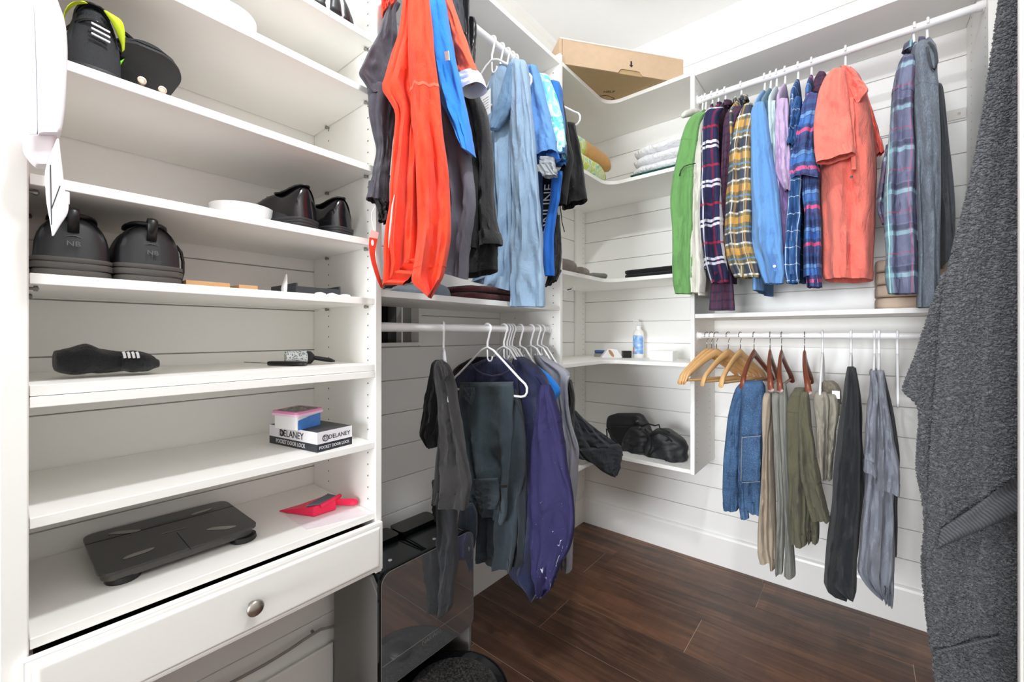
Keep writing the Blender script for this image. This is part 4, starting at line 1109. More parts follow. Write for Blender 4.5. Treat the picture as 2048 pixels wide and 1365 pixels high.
op = lhung('polo_shirt', 'orange short-sleeved polo with white cuff on the upper left rod', 'polo', [
    dict(n='sleeve', r=[(-40, 878, 886), (0, 886, 901), (26, 890, 912), (67, 897, 927), (108, 904, 942), (140, 911, 954), (917, 164, 960, 148)], Y=-1.545, k=dict(folds=0.9, amp=0.006)),
    dict(n='cuff', r=[(916, 160, 959, 145), (919, 173, 965, 157), (924, 189, 971, 173)], Y=-1.545, T=0.033, m=F_white, k=dict(folds=0.8, amp=0.002, crease=0.2))], fabric('tangerine_pique', (240, 92, 56), (226, 78, 44), wrinkle=0.3), -1.54, seed=5.1, T=0.030)
fz = lhung('fleece_jacket', 'charcoal black fleece jacket behind the orange polo', 'jacket', [
    dict(n='sleeve', r=[(150, 918, 944), (188, 922, 955), (218, 926, 970), (256, 932, 977), (308, 938, 983), (351, 942, 984), (403, 946, 986), (454, 944, 992), (478, 942, 999), (938, 500, 999, 488)], Y=-1.46, k=dict(folds=1.8, amp=0.010, bands=[('cuff', 0.93, 0.99, 0.002)])),
    dict(n='lower_body', r=[(470, 930, 990), (500, 932, 993), (525, 932, 993), (930, 556, 992, 540)], Y=-1.43, T=0.04, m=F_black, k=dict(folds=1.2, amp=0.004))], F_bfl, -1.45, seed=6.4, group='jackets on the upper left rod')
M_LEATH = plain('black_leather', (24, 24, 27), 0.32, var=0.2, scale=30)
belt = lhung('leather_belt', 'black leather belt looped over the upper left rod', 'belt', [
    dict(n='strap', r=[(-40, 914, 938), (0, 918, 939), (50, 924, 937), (90, 930, 940), (125, 936, 946)], Y=-1.40, T=0.004, m=M_LEATH, k=dict(folds=0.5, amp=0.003))], M_LEATH, -1.40, group='belts on the upper left rod')
b2 = lhung('strap_belt', 'narrow black strap looped over rod beside white hangers', 'belt', [
    dict(n='strap', r=[(34, 940, 948), (44, 937, 952), (60, 937, 952), (90, 938, 949), (123, 941, 948)], Y=-1.36, T=0.012, m=M_LEATH, k=dict(folds=0.5, amp=0.002))], M_LEATH, -1.36, group='belts on the upper left rod')
cloth('sleeve_end', [(-40, 890, 916), (0, 898, 920), (30, 906, 921), (60, 914, 924)], PY(-1.42), 0.02, fabric('blue_black_nylon', (58, 62, 70), rough=0.5), belt, seed=3.3)

lb = lhung('henley_shirt', 'faded light blue long-sleeved hooded shirt with white neck tag', 'shirt', [
    dict(n='body', r=[(132, 1000, 1046), (160, 982, 1046), (200, 978, 1046), (256, 979, 1046), (308, 985, 1042), (351, 986, 1040), (454, 990, 1034), (505, 988, 1030), (551, 978, 1028), (945, 564, 1024, 583)], Y=-1.175, T=0.03, k=dict(folds=2.4, amp=0.012)),
    dict(n='sleeve', r=[(121, 1024, 1050), (135, 1022, 1055), (160, 1024, 1058), (180, 1024, 1060), (256, 1021, 1067), (344, 1024, 1073), (403, 1026, 1078), (454, 1023, 1082), (505, 1019, 1085), (556, 1019, 1088), (600, 1020, 1089), (614, 1021, 1089)], Y=-1.215, T=0.034, k=dict(folds=1.5, amp=0.012, crease=1.8, bands=[('cuff', 0.885, 0.99, 0.0018)])),
    dict(n='hood', r=[(126, 1018, 1032), (150, 1010, 1030), (180, 1001, 1027), (210, 990, 1022), (235, 981, 1012), (258, 976, 996)], Y=-1.235, T=0.012, m=F_lblued, k=dict(folds=1.2, amp=0.005, closed_bottom=True)),
    dict(n='neck_inside', r=[(132, 996, 1022), (150, 984, 1016), (165, 978, 1008), (185, 972, 1000), (220, 974, 992)], Y=-1.12, T=0.012, m=F_lblued, k=dict(closed_bottom=True))], F_lblue, -1.16, seed=7.7)
tg = Mesh(); P_ = PY(-1.255)
q = [P_(964, 192), P_(981, 176), P_(981, 226), P_(973, 231), P_(962, 207)]
tg.add(q + [p+Vector((0, 0.001, 0)) for p in q], [(0,1,2,3,4), (9,8,7,6,5)] + [(i, (i+1)%5, (i+1)%5+5, i+5) for i in range(5)])
tgo = obj('care_tag', tg, F_white, lb)
for i in range(5):
    a, b = P_(965.5+i*0.7, 201+i*5.2), P_(977.5, 193+i*5.4)
    obj('print_line', Mesh().tube([a+Vector((0, -0.0005, 0)), b+Vector((0, -0.0005, 0))], 0.0007, 4), M_HOLE, tgo)
t1 = lhung('tee_shirt', 'cornflower blue short-sleeved tee right of the light blue shirt', 'tee', [
    dict(n='sleeve', r=[(132, 1056, 1074), (154, 1056, 1081), (205, 1058, 1093), (256, 1062, 1106), (290, 1066, 1112), (1068, 314, 1115, 305)], Y=-1.150, k=dict(folds=1.0, amp=0.007, bands=[('sleeve_hem', 0.86, 0.99, 0.001)])),
    dict(n='under_sleeve', r=[(300, 1070, 1116), (318, 1072, 1118), (1074, 334, 1116, 318)], Y=-1.125, T=0.022, m=F_btee2)], F_btee, -1.10, seed=1.6)
cloth('turned_sleeve', [(314, 1082, 1106), (330, 1080, 1109), (345, 1086, 1110), (1090, 356, 1109, 350)], PY(-1.155), 0.018, F_silver, t1, seed=2.2, folds=1.0)
lhung('tie_dye_tee', 'teal and white tie-dyed tee between two blue tees', 'tee', [
    dict(n='sleeve', r=[(150, 1076, 1096), (170, 1078, 1105), (192, 1080, 1113), (244, 1090, 1126), (282, 1098, 1131), (300, 1102, 1132), (1108, 322, 1131, 308)], Y=-1.095, k=dict(folds=1.0, amp=0.006, bands=[('sleeve_hem', 0.87, 0.99, 0.001, F_cycd)]))], F_tie, -1.05, seed=3.9)
lhung('blue_tee', 'bright blue tee collar peeking out behind the tie-dyed tee', 'tee', [
    dict(n='body', r=[(164, 1100, 1119), (176, 1103, 1123), (195, 1108, 1123), (240, 1112, 1128), (330, 1112, 1130)], Y=-1.055, k=dict(folds=0.8, amp=0.004))], F_btee2, -1.00, seed=4.4)
lhung('black_shirt', 'thin black top hanging behind the tie-dyed tee', 'shirt', [
    dict(n='body', r=[(185, 1116, 1123), (230, 1121, 1131), (280, 1128, 1139), (318, 1132, 1146), (360, 1110, 1140), (410, 1108, 1132)], Y=-1.02, T=0.015, k=dict(folds=0.8, amp=0.004))], F_black, -0.98, seed=5.4)
cy = lhung('cycling_jersey', 'cobalt blue and black cycling jersey with white vertical lettering', 'jersey', [
    dict(n='black_panel', r=[(335, 1082, 1112), (380, 1082, 1112), (430, 1082, 1108), (480, 1080, 1100), (540, 1082, 1100)], Y=-1.045, T=0.016, m=F_black, k=dict(folds=0.6, amp=0.002, crease=0.2)),
    dict(n='side_panel', r=[(342, 1103, 1124), (351, 1104, 1124), (377, 1102, 1121), (403, 1100, 1118), (428, 1096, 1113), (454, 1090, 1110), (479, 1084, 1108), (520, 1085, 1108), (552, 1086, 1108)], Y=-1.068, T=0.014, k=dict(folds=0.7, amp=0.003, crease=0.3, bands=[('hem', 0.95, 0.99, 0.001)])),
    dict(n='navy_panel', r=[(344, 1074, 1085), (400, 1076, 1086), (454, 1078, 1086), (520, 1080, 1086)], Y=-1.066, T=0.010, m=F_cycd, k=dict(folds=0.6, amp=0.002)),
    dict(n='tail', r=[(430, 1106, 1120), (480, 1106, 1122), (520, 1104, 1121), (552, 1096, 1116), (1090, 575, 1112, 560)], Y=-1.03, T=0.014, m=F_bfl)], F_cyc, -1.05, seed=6.2)
def lettering(txt, name, loc, size, rot, mat, parent, ext=0.0004, sx=1.0):
    cu = bpy.data.curves.new(name, 'FONT'); cu.body = txt; cu.size = size; cu.extrude = ext
    cu.align_x = 'CENTER'; cu.align_y = 'CENTER'; cu.resolution_u = 2
    tmp = bpy.data.objects.new(name, cu); C.objects.link(tmp)
    dg = bpy.context.evaluated_depsgraph_get()
    me = bpy.data.meshes.new_from_object(tmp.evaluated_get(dg))
    bpy.data.objects.remove(tmp, do_unlink=True); bpy.data.curves.remove(cu)
    M = rot.to_4x4() if hasattr(rot, 'to_4x4') else rot
    off = world_loc(parent)
    for v in me.vertices:
        v.co = (M @ Vector((v.co.x*sx, v.co.y, v.co.z))) + Vector(loc) - off
    me.materials.clear(); me.materials.append(mat)
    o = bpy.data.objects.new(name, me); C.objects.link(o); o.parent = parent
    return o
def facing(xdir, up):
    x = Vector(xdir).normalized(); z = x.cross(Vector(up).normalized()).normalized(); y = z.cross(x)
    return Matrix((x, y, z)).transposed()
_a, _b = aty(1097, 400, -1.064), aty(1089, 462, -1.064)
lettering('ONLINE C', 'lettering', aty(1096, 405, -1.0635), 0.052, facing(aty(1099, 360, -1.06)-aty(1092, 450, -1.06), (-0.97, -0.25, 0)), F_white, cy)
bs = lhung('cargo_shorts', 'black shorts with drawstring folded over a white hanger end', 'shorts', [
    dict(n='leg', r=[(246, 1134, 1149), (256, 1127, 1151), (282, 1124, 1157), (344, 1122, 1167), (380, 1122, 1171), (1124, 419, 1174, 398)], Y=-0.90, k=dict(folds=1.2, amp=0.008)),
    dict(n='pocket_flap', r=[(312, 1126, 1143), (324, 1128, 1144), (332, 1131, 1141)], Y=-0.925, T=0.010, k=dict(closed_bottom=True, amp=0.002))], F_black, -0.90, seed=7.3)
for pts in ([(1119, 405), (1122, 425), (1124, 445), (1129, 464)], [(1114, 425), (1118, 450), (1122, 475), (1121, 500)], [(1134, 332), (1131, 345), (1135, 358), (1140, 356), (1138, 342)]):
    obj('drawstring', Mesh().tube([aty(x, y, -0.925) for x, y in pts], 0.002, 6), M_BLACK, bs, smooth=True)
# hangers on this rod
for h, lbx, sc in ((984, 'white hanger carrying the light blue shirt', 1.0), (1001, 'white hanger carrying the cornflower tee', 1.0), (1013, 'white hanger carrying the tie-dyed tee', 1.0), (1022, 'white hanger carrying the blue tee behind the tie-dyed one', 1.0), (1029, 'white hanger carrying the cycling jersey', 1.0)):
    yy = atx(h, 90, RODX).y
    white_hanger((RODX, yy, RODZ1), 0.0, lbx, group='white hangers on the upper left rod', half=HW if h == 984 else 0.150)
_p = aty(1160, 236, -0.885)
white_hanger((_p.x-0.185, -0.885, _p.z+0.214), 0.0, 'white hanger end sticking out past the black shorts', group='white hangers on the upper left rod')
# red hang tag on the hooded jacket
ht_ = thing('hang_tag', 'red and white paper hang tag dangling from grey jacket cuff', 'tag', atx(752, 578, 0.412))
P_ = PX(0.412)
L = [(742, 459), (739, 475), (738, 490), (739, 505), (743, 525), (749, 545), (755, 562), (761, 575)]
R = [(758, 466), (755, 478), (752, 492), (750, 508), (752, 525), (757, 543), (762, 560), (766, 578)]
for nm, i0, i1, mt, dy in (('paper', 0, 2, plain('pale_pink_card', (238, 190, 182), 0.6), 0), ('paper', 1, 8, plain('red_card', (214, 62, 40), 0.6), -0.0004)):
    rows = [[P_(*L[i])+Vector((-dy, 0, 0)), P_(*R[i])+Vector((-dy, 0, 0))] for i in range(i0, i1)]
    m = Mesh().grid(rows)
    o = obj(nm, m, mt, ht_); md = o.modifiers.new('card', 'SOLIDIFY'); md.thickness = 0.0012
em = obj('emblem', Mesh().lathe([(0.006, 0), (0.006, 0.0016), (0.001, 0.0016)], 16, P_(744.5, 486), 'X', sx=0.6, sy=1.3), F_white, ht_)
obj('string', Mesh().tube([P_(748, 462), P_(743, 440), P_(743, 425), P_(750, 413)], 0.0005, 5), M_WPLAS, ht_)

# ------------------------------------------------------------------ clothes on the lower rod of the left wall
F_chtee = fabric('faded_black_tee', (50, 48, 48), (36, 34, 35), wrinkle=0.45)
F_slate = fabric('slate_ripstop', (62, 76, 84), (44, 56, 64), wrinkle=0.5, wear=(88, 102, 110))
F_slate2 = fabric('dark_slate_ripstop', (50, 62, 70), (36, 46, 54), wrinkle=0.5)
F_navy = fabric('navy_jersey', (34, 40, 76), (24, 28, 58), wrinkle=0.4)
def paint_sweat():
    N = Nodes('purple_navy_fleece_with_paint', 0.95, 0, 0.2)
    co = N.coord('Object')
    c = N.mix(N.noise(co, 7, 3), lin((60, 57, 98)), lin((44, 42, 80)))
    mp = N.coord('Object', (1, 1, 0.33))
    a = N.noise(mp, 42, 4, 0.6, 1.0); b = N.noise(co, 7.5, 2)
    sp = N.new('ShaderNodeSeparateXYZ'); N.link(co, sp.inputs[0])
    low = N.math('LESS_THAN', sp.outputs[2], 0.34)
    m = N.math('MULTIPLY', N.math('MULTIPLY', N.math('GREATER_THAN', a, 0.645), N.math('GREATER_THAN', b, 0.52)), low)
    fine = N.math('MULTIPLY', N.math('GREATER_THAN', N.noise(co, 210, 1), 0.80), 0.7)
    c = N.mix(N.math('MAXIMUM', m, fine), c, lin((206, 208, 228)))
    N.color(c)
    N.bump(N.noise(N.coord('Object', (1, 1, .45)), 15, 4, 0.55, 0.8), 0.4, 0.02)
    return N.m
F_sweat = paint_sweat()
F_gtank = fabric('grey_tank_jersey', (150, 150, 158), (132, 132, 142), wrinkle=0.4, heather=0.05)
GL = 'clothes on the lower left rod'
bt = lhung('black_tee', 'faded black tee shirt nearest the shoe tower on lower rod', 'tee', [
    dict(n='body', r=[(722, 876, 884), (745, 873, 899), (771, 874, 908), (811, 878, 914), (864, 880, 921), (903, 876, 927), (943, 874, 935), (968, 872, 940), (985, 872, 938), (873, 1006, 930, 1019)], Y=-1.50, k=dict(folds=1.7, amp=0.011, bands=[('hem', 0.955, 0.99, 0.001)])),
    dict(n='sleeve', r=[(720, 874, 882), (740, 869, 884), (771, 862, 886), (811, 855, 886), (850, 848, 884), (870, 846, 878), (893, 860, 878)], Y=-1.46, m=F_black, k=dict(bands=[('sleeve_hem', 0.86, 0.99, 0.001)])),
    dict(n='neck_band', r=[(720, 878, 884), (735, 882, 892), (750, 886, 897), (762, 887, 893)], Y=-1.535, T=0.006, k=dict(closed_bottom=True, amp=0.002))], F_chtee, -1.50, seed=2.1, group=GL)
lhung('lounge_trousers', 'charcoal trousers hanging lowest in front of the vacuum station', 'trousers', [
    dict(n='leg', r=[(980, 878, 912), (1012, 877, 914), (1053, 878, 913), (1090, 877, 912), (1138, 875, 910), (1183, 874, 903), (1212, 873, 900), (873, 1224, 896, 1225)], Y=-1.45, T=0.028, k=dict(folds=1.2, amp=0.009, bands=[('hem', 0.945, 0.99, 0.001)])),
    dict(n='leg', r=[(960, 866, 890), (1000, 868, 890), (1020, 870, 886), (1040, 872, 884)], Y=-1.43, T=0.02)], fabric('charcoal_sweat_jersey', (48, 50, 54), (34, 36, 40), wrinkle=0.45), -1.45, seed=3.4, group=GL)
sp_ = lhung('work_trousers', 'slate grey work trousers folded over the front white hanger', 'trousers', [
    dict(n='leg', r=[(765, 922, 1022), (772, 920, 1025), (800, 918, 1025), (840, 919, 1023), (890, 922, 1021), (943, 928, 1019), (968, 931, 1017), (934, 1006, 1014, 1030), (938, 1013, 1008, 1048)], Y=-1.235, T=0.020, k=dict(folds=2.2, amp=0.013, nrow=90, bands=[('thigh_seam', 0.42, 0.427, 0.0012)])),
    dict(n='leg', r=[(780, 990, 1030), (811, 985, 1040), (864, 975, 1047), (943, 965, 1049), (1000, 958, 1038), (1040, 956, 1036), (1087, 955, 1033), (1104, 954, 1030), (952, 1119, 1022, 1143)], Y=-1.195, T=0.028, m=F_slate2, k=dict(folds=2.0, amp=0.012, bands=[('hem', 0.945, 0.99, 0.0015)])),
    dict(n='leg', r=[(800, 1020, 1040), (864, 1022, 1049), (943, 1024, 1051), (1002, 1025, 1051), (1087, 1024, 1049), (1131, 1024, 1045)], Y=-1.165, T=0.024, m=F_slate2, k=dict(folds=1.2, amp=0.010)),
    dict(n='pocket_flap', r=[(776, 928, 948), (790, 930, 950), (925, 792, 944, 812)], Y=-1.268, T=0.005, k=dict(closed_bottom=True, amp=0.002)),
    dict(n='cargo_pocket', r=[(958, 946, 994), (975, 948, 998), (1000, 952, 998), (1018, 960, 990)], Y=-1.268, T=0.007, m=F_slate2, k=dict(closed_bottom=True, amp=0.003)),
    dict(n='zip', r=[(970, 1000, 1014), (976, 1001, 1014)], Y=-1.270, T=0.004, m=F_black, k=dict(closed_bottom=True, amp=0.0005))], F_slate, -1.22, seed=5.6, group=GL)
lhung('dark_jeans', 'very dark navy jeans half hidden behind the charcoal trousers', 'jeans', [
    dict(n='leg', r=[(1008, 924, 944), (1030, 918, 952), (1060, 915, 953), (1090, 914, 948), (1130, 910, 932), (1142, 910, 922)], Y=-1.275, T=0.018)], fabric('dark_navy_denim', (38, 48, 62), (28, 36, 48), wrinkle=0.5), -1.32, seed=4.9, group=GL)
nt = lhung('navy_tee', 'navy crew neck tee showing its collar through the hanger', 'tee', [
    dict(n='body', r=[(716, 976, 1004), (726, 952, 1020), (742, 918, 1030), (760, 908, 1034), (800, 905, 1036), (880, 912, 1036), (960, 920, 1036), (1010, 930, 1034)], Y=-1.170, T=0.024, k=dict(folds=2.0, amp=0.008)),
    dict(n='back_shoulder', r=[(714, 950, 990), (720, 936, 990), (732, 915, 985), (744, 904, 980), (770, 902, 960)], Y=-1.13, T=0.014, m=F_black, k=dict(closed_bottom=True))], F_navy, -1.165, seed=6.6, group=GL)
_P = PY(-1.205)
obj('collar', Mesh().tube([_P(x, y) for x, y in ((942, 728), (950, 738), (964, 748), (984, 753), (1004, 750), (1018, 742), (1026, 732))], 0.004, 6), fabric('navy_rib', (54, 48, 78)), nt, smooth=True)
sw = lhung('sweatshirt', 'purple navy sweatshirt spattered with white paint on lower rod', 'sweatshirt', [
    dict(n='body', r=[(714, 1030, 1046), (728, 1027, 1066), (748, 1026, 1086), (768, 1029, 1096), (811, 1036, 1100), (864, 1042, 1112), (943, 1046, 1124), (1000, 1046, 1130), (1070, 1044, 1130), (1018, 1140, 1118, 1145), (1040, 1166, 1108, 1166), (1066, 1184, 1092, 1186)], Y=-1.105, T=0.042, m=F_navy, k=dict(folds=1.8, amp=0.014)),
    dict(n='sleeve', r=[(770, 1084, 1100), (790, 1080, 1107), (830, 1072, 1119), (890, 1064, 1130), (943, 1058, 1138), (968, 1056, 1144), (1036, 1053, 1151), (1091, 1057, 1143), (1125, 1063, 1124), (1150, 1070, 1113), (1172, 1074, 1106), (1186, 1078, 1092)], Y=-1.152, T=0.040, k=dict(folds=1.5, amp=0.015, bands=[('shoulder_seam', 0.155, 0.17, 0.002)])),
    dict(n='collar', r=[(722, 1034, 1042), (740, 1050, 1064), (764, 1072, 1088), (800, 1094, 1106), (834, 1108, 1119)], Y=-1.120, T=0.016, k=dict(closed_bottom=True))], F_sweat, -1.06, seed=7.9, group=GL)
lhung('bright_tee', 'bright blue tee showing its shoulder behind the sweatshirt', 'tee', [
    dict(n='body', r=[(720, 1047, 1057), (732, 1056, 1074), (748, 1066, 1096), (765, 1078, 1111), (782, 1088, 1120), (802, 1090, 1113), (860, 1090, 1112)], Y=-1.040, T=0.022, k=dict(folds=1.0, amp=0.006))], F_royal, -0.985, seed=1.7, group=GL)
tk = lhung('tank_top', 'heather grey sleeveless top at the far end of lower rod', 'tank top', [
    dict(n='body', r=[(711, 1068, 1084), (721, 1070, 1102), (733, 1076, 1122), (748, 1083, 1140), (771, 1090, 1135), (811, 1098, 1137), (850, 1102, 1143), (898, 1106, 1156), (940, 1108, 1154), (1000, 1106, 1150), (1091, 1100, 1145), (1140, 1098, 1143)], Y=-0.955, T=0.030, k=dict(folds=1.8, amp=0.012, bands=[('hem', 0.955, 0.99, 0.001)])),
    dict(n='armhole_trim', r=[(752, 1134, 1140), (771, 1128, 1135), (811, 1130, 1137), (850, 1136, 1143), (896, 1149, 1156)], Y=-0.988, T=0.004, k=dict(amp=0.001, crease=0.1, folds=0.3))], F_gtank, -0.93, seed=2.8, group=GL)
lhung('black_jacket', 'thin strip of black garment beyond the grey tank top', 'jacket', [
    dict(n='sleeve', r=[(760, 1134, 1142), (790, 1138, 1148), (840, 1138, 1147), (900, 1136, 1145)], Y=-0.875, T=0.02)], F_black, -0.875, seed=3.7, group=GL)
for h, lbx in ((887, 'white hanger carrying the faded black tee'), (975, 'white hanger in front carrying the folded work trousers'), (1008, 'white hanger carrying the navy crew neck tee'), (1014, 'empty white hanger in the middle bunch'), (1019, 'second white hanger of the middle bunch'),
               (1024, 'white hanger carrying the paint spattered sweatshirt'), (1040, 'white hanger carrying the bright blue tee'), (1062, 'white hanger between bright blue tee and tank top'), (1075, 'white hanger carrying the grey tank top'), (1083, 'farthest white hanger on the lower left rod')):
    yy = atx(h, 665, RODX).y
    white_hanger((RODX, yy, RODZ0), {887: -0.60, 1040: -0.04}.get(h, random.Random(h).uniform(-0.06, 0.06)), lbx, group='white hangers on the lower left rod', half=HW if h == 975 else 0.135)
# ------------------------------------------------------------------ helpers for small things
def loft(secs, n=24, nseg=24, sq=0.9, amp=0.0, freq=20.0, seed=0.0, floor_z=None, cap=True):
    """secs: (centre, half axis A, half axis B); smooth loft with round ends"""
    k = len(secs); ts = list(range(k)); rings = []
    for i in range(n):
        t = (k-1)*i/(n-1)
        c = Vector([crv([s[0][q] for s in secs], ts, t) for q in range(3)])
        A = Vector([crv([s[1][q] for s in secs], ts, t) for q in range(3)])
        B = Vector([crv([s[2][q] for s in secs], ts, t) for q in range(3)])
        ring = []
        for j in range(nseg):
            th = 2*math.pi*j/nseg; cu, su = math.cos(th), math.sin(th)
            p = c + A*math.copysign(abs(cu)**sq, cu) + B*math.copysign(abs(su)**sq, su)
            if amp:
                d = (p-c); d = d.normalized() if d.length > 1e-6 else Vector((0,0,1))
                p = p + d*amp*(noise.noise(p*freq+Vector((seed,0,0))) + 0.5*noise.noise(p*freq*2.3+Vector((0,seed,0))))
            if floor_z is not None and p.z < floor_z: p.z = floor_z
            ring.append(p)
        rings.append(ring)
    mb = Mesh().grid(rings, closed=True)
    if cap:
        mb.f += [tuple(range(nseg)), tuple(range((n-1)*nseg, n*nseg))]; mb.mi += [0, 0]
    return mb

def slab(quad, h, r=0.0, seg=5):
    """quad: four ground points; rounded corners of radius r; extruded up by h"""
    q = [Vector(p) for p in quad]; pts = []
    for i in range(4):
        p, a, b = q[i], q[i-1], q[(i+1) % 4]
        if r <= 0: pts.append(p); continue
        u = (a-p).normalized()*r; v = (b-p).normalized()*r
        for k in range(seg+1):
            s = k/seg
            pts.append((p+u)*(1-s)**2 + p*2*s*(1-s) + (p+v)*s*s)
    n = len(pts); up = Vector((0,0,h))
    return Mesh().add(pts + [p+up for p in pts], [tuple(range(n))[::-1], tuple(range(n, 2*n))] + [(i, (i+1)%n, (i+1)%n+n, i+n) for i in range(n)])

def para(p0, p1, p2):
    """four corners of a parallelogram p1-p0-p2"""
    p0, p1, p2 = Vector(p0), Vector(p1), Vector(p2)
    return [p0, p1, p1+p2-p0, p2]

M_RUB = plain('black_rubber', (40, 40, 42), 0.6)
M_SHOE = plain('black_shoe_leather', (30, 31, 34), 0.42, var=0.15, scale=40)
M_GLOSSL = plain('polished_black_leather', (24, 24, 27), 0.14, var=0.15, scale=20)
M_SOLE = plain('worn_grey_sole', (74, 70, 66), 0.6, var=0.25, scale=18)
M_NEON = plain('neon_yellow_mesh', (214, 240, 48), 0.6)
M_MESH = plain('black_sport_mesh', (34, 36, 40), 0.75, bump=0.5, bscale=700)

def shoe(name, label, pos, yaw, L, W, H, style, group, roll=0.0, pitch=0.0, zlift=0.0):
    """heel at the origin, toe along local +x"""
    t = thing(name, label, 'shoe', pos, 0, group)
    Mx = Matrix.Translation(Vector(pos)+Vector((0,0,zlift))) @ Matrix.Rotation(yaw, 4, 'Z') @ Matrix.Rotation(pitch, 4, 'Y') @ Matrix.Rotation(roll, 4, 'X')
    ws = [(0.0, 0.18), (0.008, 0.42), (0.03, 0.68), (0.09, 0.84), (0.2, 0.86), (0.4, 0.80), (0.6, 0.92), (0.75, 1.0), (0.88, 0.88), (0.96, 0.62), (1.0, 0.34)]
    hs_ = {'sneaker': [(0, 0.84), (0.03, 0.97), (0.10, 0.98), (0.25, 0.92), (0.42, 1.0), (0.6, 0.62), (0.78, 0.42), (0.92, 0.34), (1.0, 0.20)],
           'dress': [(0, 0.92), (0.03, 1.0), (0.10, 0.97), (0.25, 0.80), (0.42, 0.86), (0.6, 0.62), (0.78, 0.44), (0.92, 0.36), (1.0, 0.22)],
           'cycle': [(0, 0.92), (0.03, 1.0), (0.10, 1.0), (0.25, 0.86), (0.42, 0.84), (0.6, 0.62), (0.78, 0.44), (0.92, 0.34), (1.0, 0.18)]}[style]
    if style == 'sneaker': ws = [(0.0, 0.25), (0.008, 0.50), (0.03, 0.78), (0.09, 0.95), (0.2, 0.96), (0.4, 0.88), (0.6, 0.95), (0.75, 1.0), (0.88, 0.88), (0.96, 0.62), (1.0, 0.34)]
    sz = {'sneaker': 0.30*H, 'dress': 0.24*H, 'cycle': 0.12*H}[style]
    wf = lambda s: crv([v for _, v in ws], [k for k, _ in ws], s)*W/2
    hf = lambda s: crv([v for _, v in hs_], [k for k, _ in hs_], s)*(H-sz)
    # upper
    rows = []; ns = 30; nt = 18
    for i in range(ns):
        s = (i/(ns-1))**1.9; w, h = wf(s), hf(s); row = []
        for j in range(nt):
            a = math.pi*j/(nt-1)
            zz = math.sin(a)**(0.55 if style == 'sneaker' else 0.7)*h; yy = w*math.copysign(abs(math.cos(a))**0.75, math.cos(a))*(1-0.16*(zz/max(h, 1e-4))**2)
            row.append(Vector((s*L + (0.014*(zz/H) if s < 0.05 else 0), yy, sz+zz)))
        rows.append(row)
    mb = Mesh().grid(rows); mb.f += [tuple(range(nt)), tuple(range((ns-1)*nt, ns*nt))]; mb.mi += [0, 0]
    um = {'sneaker': M_SHOE, 'dress': M_GLOSSL, 'cycle': M_MESH}[style]
    up = obj('upper', mb.xf(Mx), um, t, smooth=True, auto=1.2)
    # layered sole
    layers = {'sneaker': [(0.00, 0.34, 0.99, M_SOLE), (0.34, 0.42, 0.94, M_RUB), (0.42, 0.72, 1.03, M_SOLE), (0.72, 0.78, 0.96, M_RUB), (0.78, 1.0, 1.02, M_SOLE)],
              'dress': [(0, 0.22, 1.0, M_RUB), (0.22, 0.27, 0.97, M_BLACK), (0.27, 0.48, 1.0, M_RUB), (0.48, 0.53, 0.97, M_BLACK), (0.53, 0.76, 1.0, M_RUB), (0.76, 1.0, 1.03, M_RUB)],
              'cycle': [(0, 1.0, 0.97, M_RUB)]}[style]
    for a, b, k, mt in layers:
        pts = []
        for i in range(36): s = 0.5-0.5*math.cos(math.pi*i/35); pts.append((s*L*1.012-0.003, wf(s)*k*1.06))
        poly = pts + [(x, -y) for x, y in pts[::-1]]
        obj('sole', Mesh().prism(poly, a*sz, b*sz+0.0005).xf(Mx), mt, t, bevel=0.0012, seg=2, auto=0.7)
    # collar opening
    rr = []
    for i in range(20):
        a = 2*math.pi*i/20; s = 0.22+0.19*math.cos(a)
        rr.append(Vector((s*L, wf(s)*0.62*math.sin(a), sz+hf(s)*0.985+0.003)))
    obj('collar', Mesh().tube(rr, 0.004 if style == 'sneaker' else 0.0022, 7, closed=True).xf(Mx), M_BLACK, t, smooth=True)
    obj('painted_opening_shade', Mesh().add([p*1 for p in rr], [tuple(range(20))]).xf(Mx), M_DARK, t)  # dark sheet closing the opening, its colour standing for the shade inside
    # laces
    if style != 'cycle':
        for i in range(5):
            s = 0.46+0.05*i; w = wf(s)*0.42
            obj('lace', Mesh().tube([Vector((s*L, w*k, sz+hf(s)*(1.0-0.07*abs(k))+0.0005)) for k in (-1, -0.5, 0, 0.5, 1)], 0.0018, 6).xf(Mx), M_BLACK, t, smooth=True)
    return t, Mx, (wf, hf, sz)

# ------------------------------------------------------------------ things on the shoe tower
ZE, ZD, ZC, ZB, ZA, ZF, ZG, ZH = SH['E'], SH['D'], SH['C'], SH['B'], SH['A'], SH['F'], SH['G'], SH['H']
def heel_tab(t, Mx, L, H, W):
    obj('heel_tab', Mesh().tube([(0.006, 0, H*0.72), (-0.004, 0, H*0.95), (-0.006, 0, H*1.03), (0.002, 0, H*1.07), (0.008, 0, H*1.02), (0.012, 0, H*0.9)], 0.0035, 6).xf(Mx @ Matrix.Scale(2.4, 4, (0, 1, 0))), M_BLACK, t, smooth=True)
    pts = [(-0.0035, y, H*0.30 + H*0.30*(0.5+0.5*math.cos(y/(W*0.42)*math.pi/1.2))) for y in [W*0.40*(k/10-1) for k in range(21)]]
    obj('heel_seam', Mesh().tube([Vector((0.004 + 0.030*(abs(y)/(W*0.42))**2.2, y, z+H*0.06)) for _, y, z in pts], 0.0012, 5).xf(Mx), M_SOLE, t, smooth=True)
s1, m1, f1 = shoe('sneaker', 'left worn black sneaker beside the tower panel', (0.330, -2.296, ZE), math.pi-0.05, 0.27, 0.098, 0.108, 'sneaker', 'black sneakers on the middle shelf')
heel_tab(s1, m1, 0.27, 0.108, 0.098)
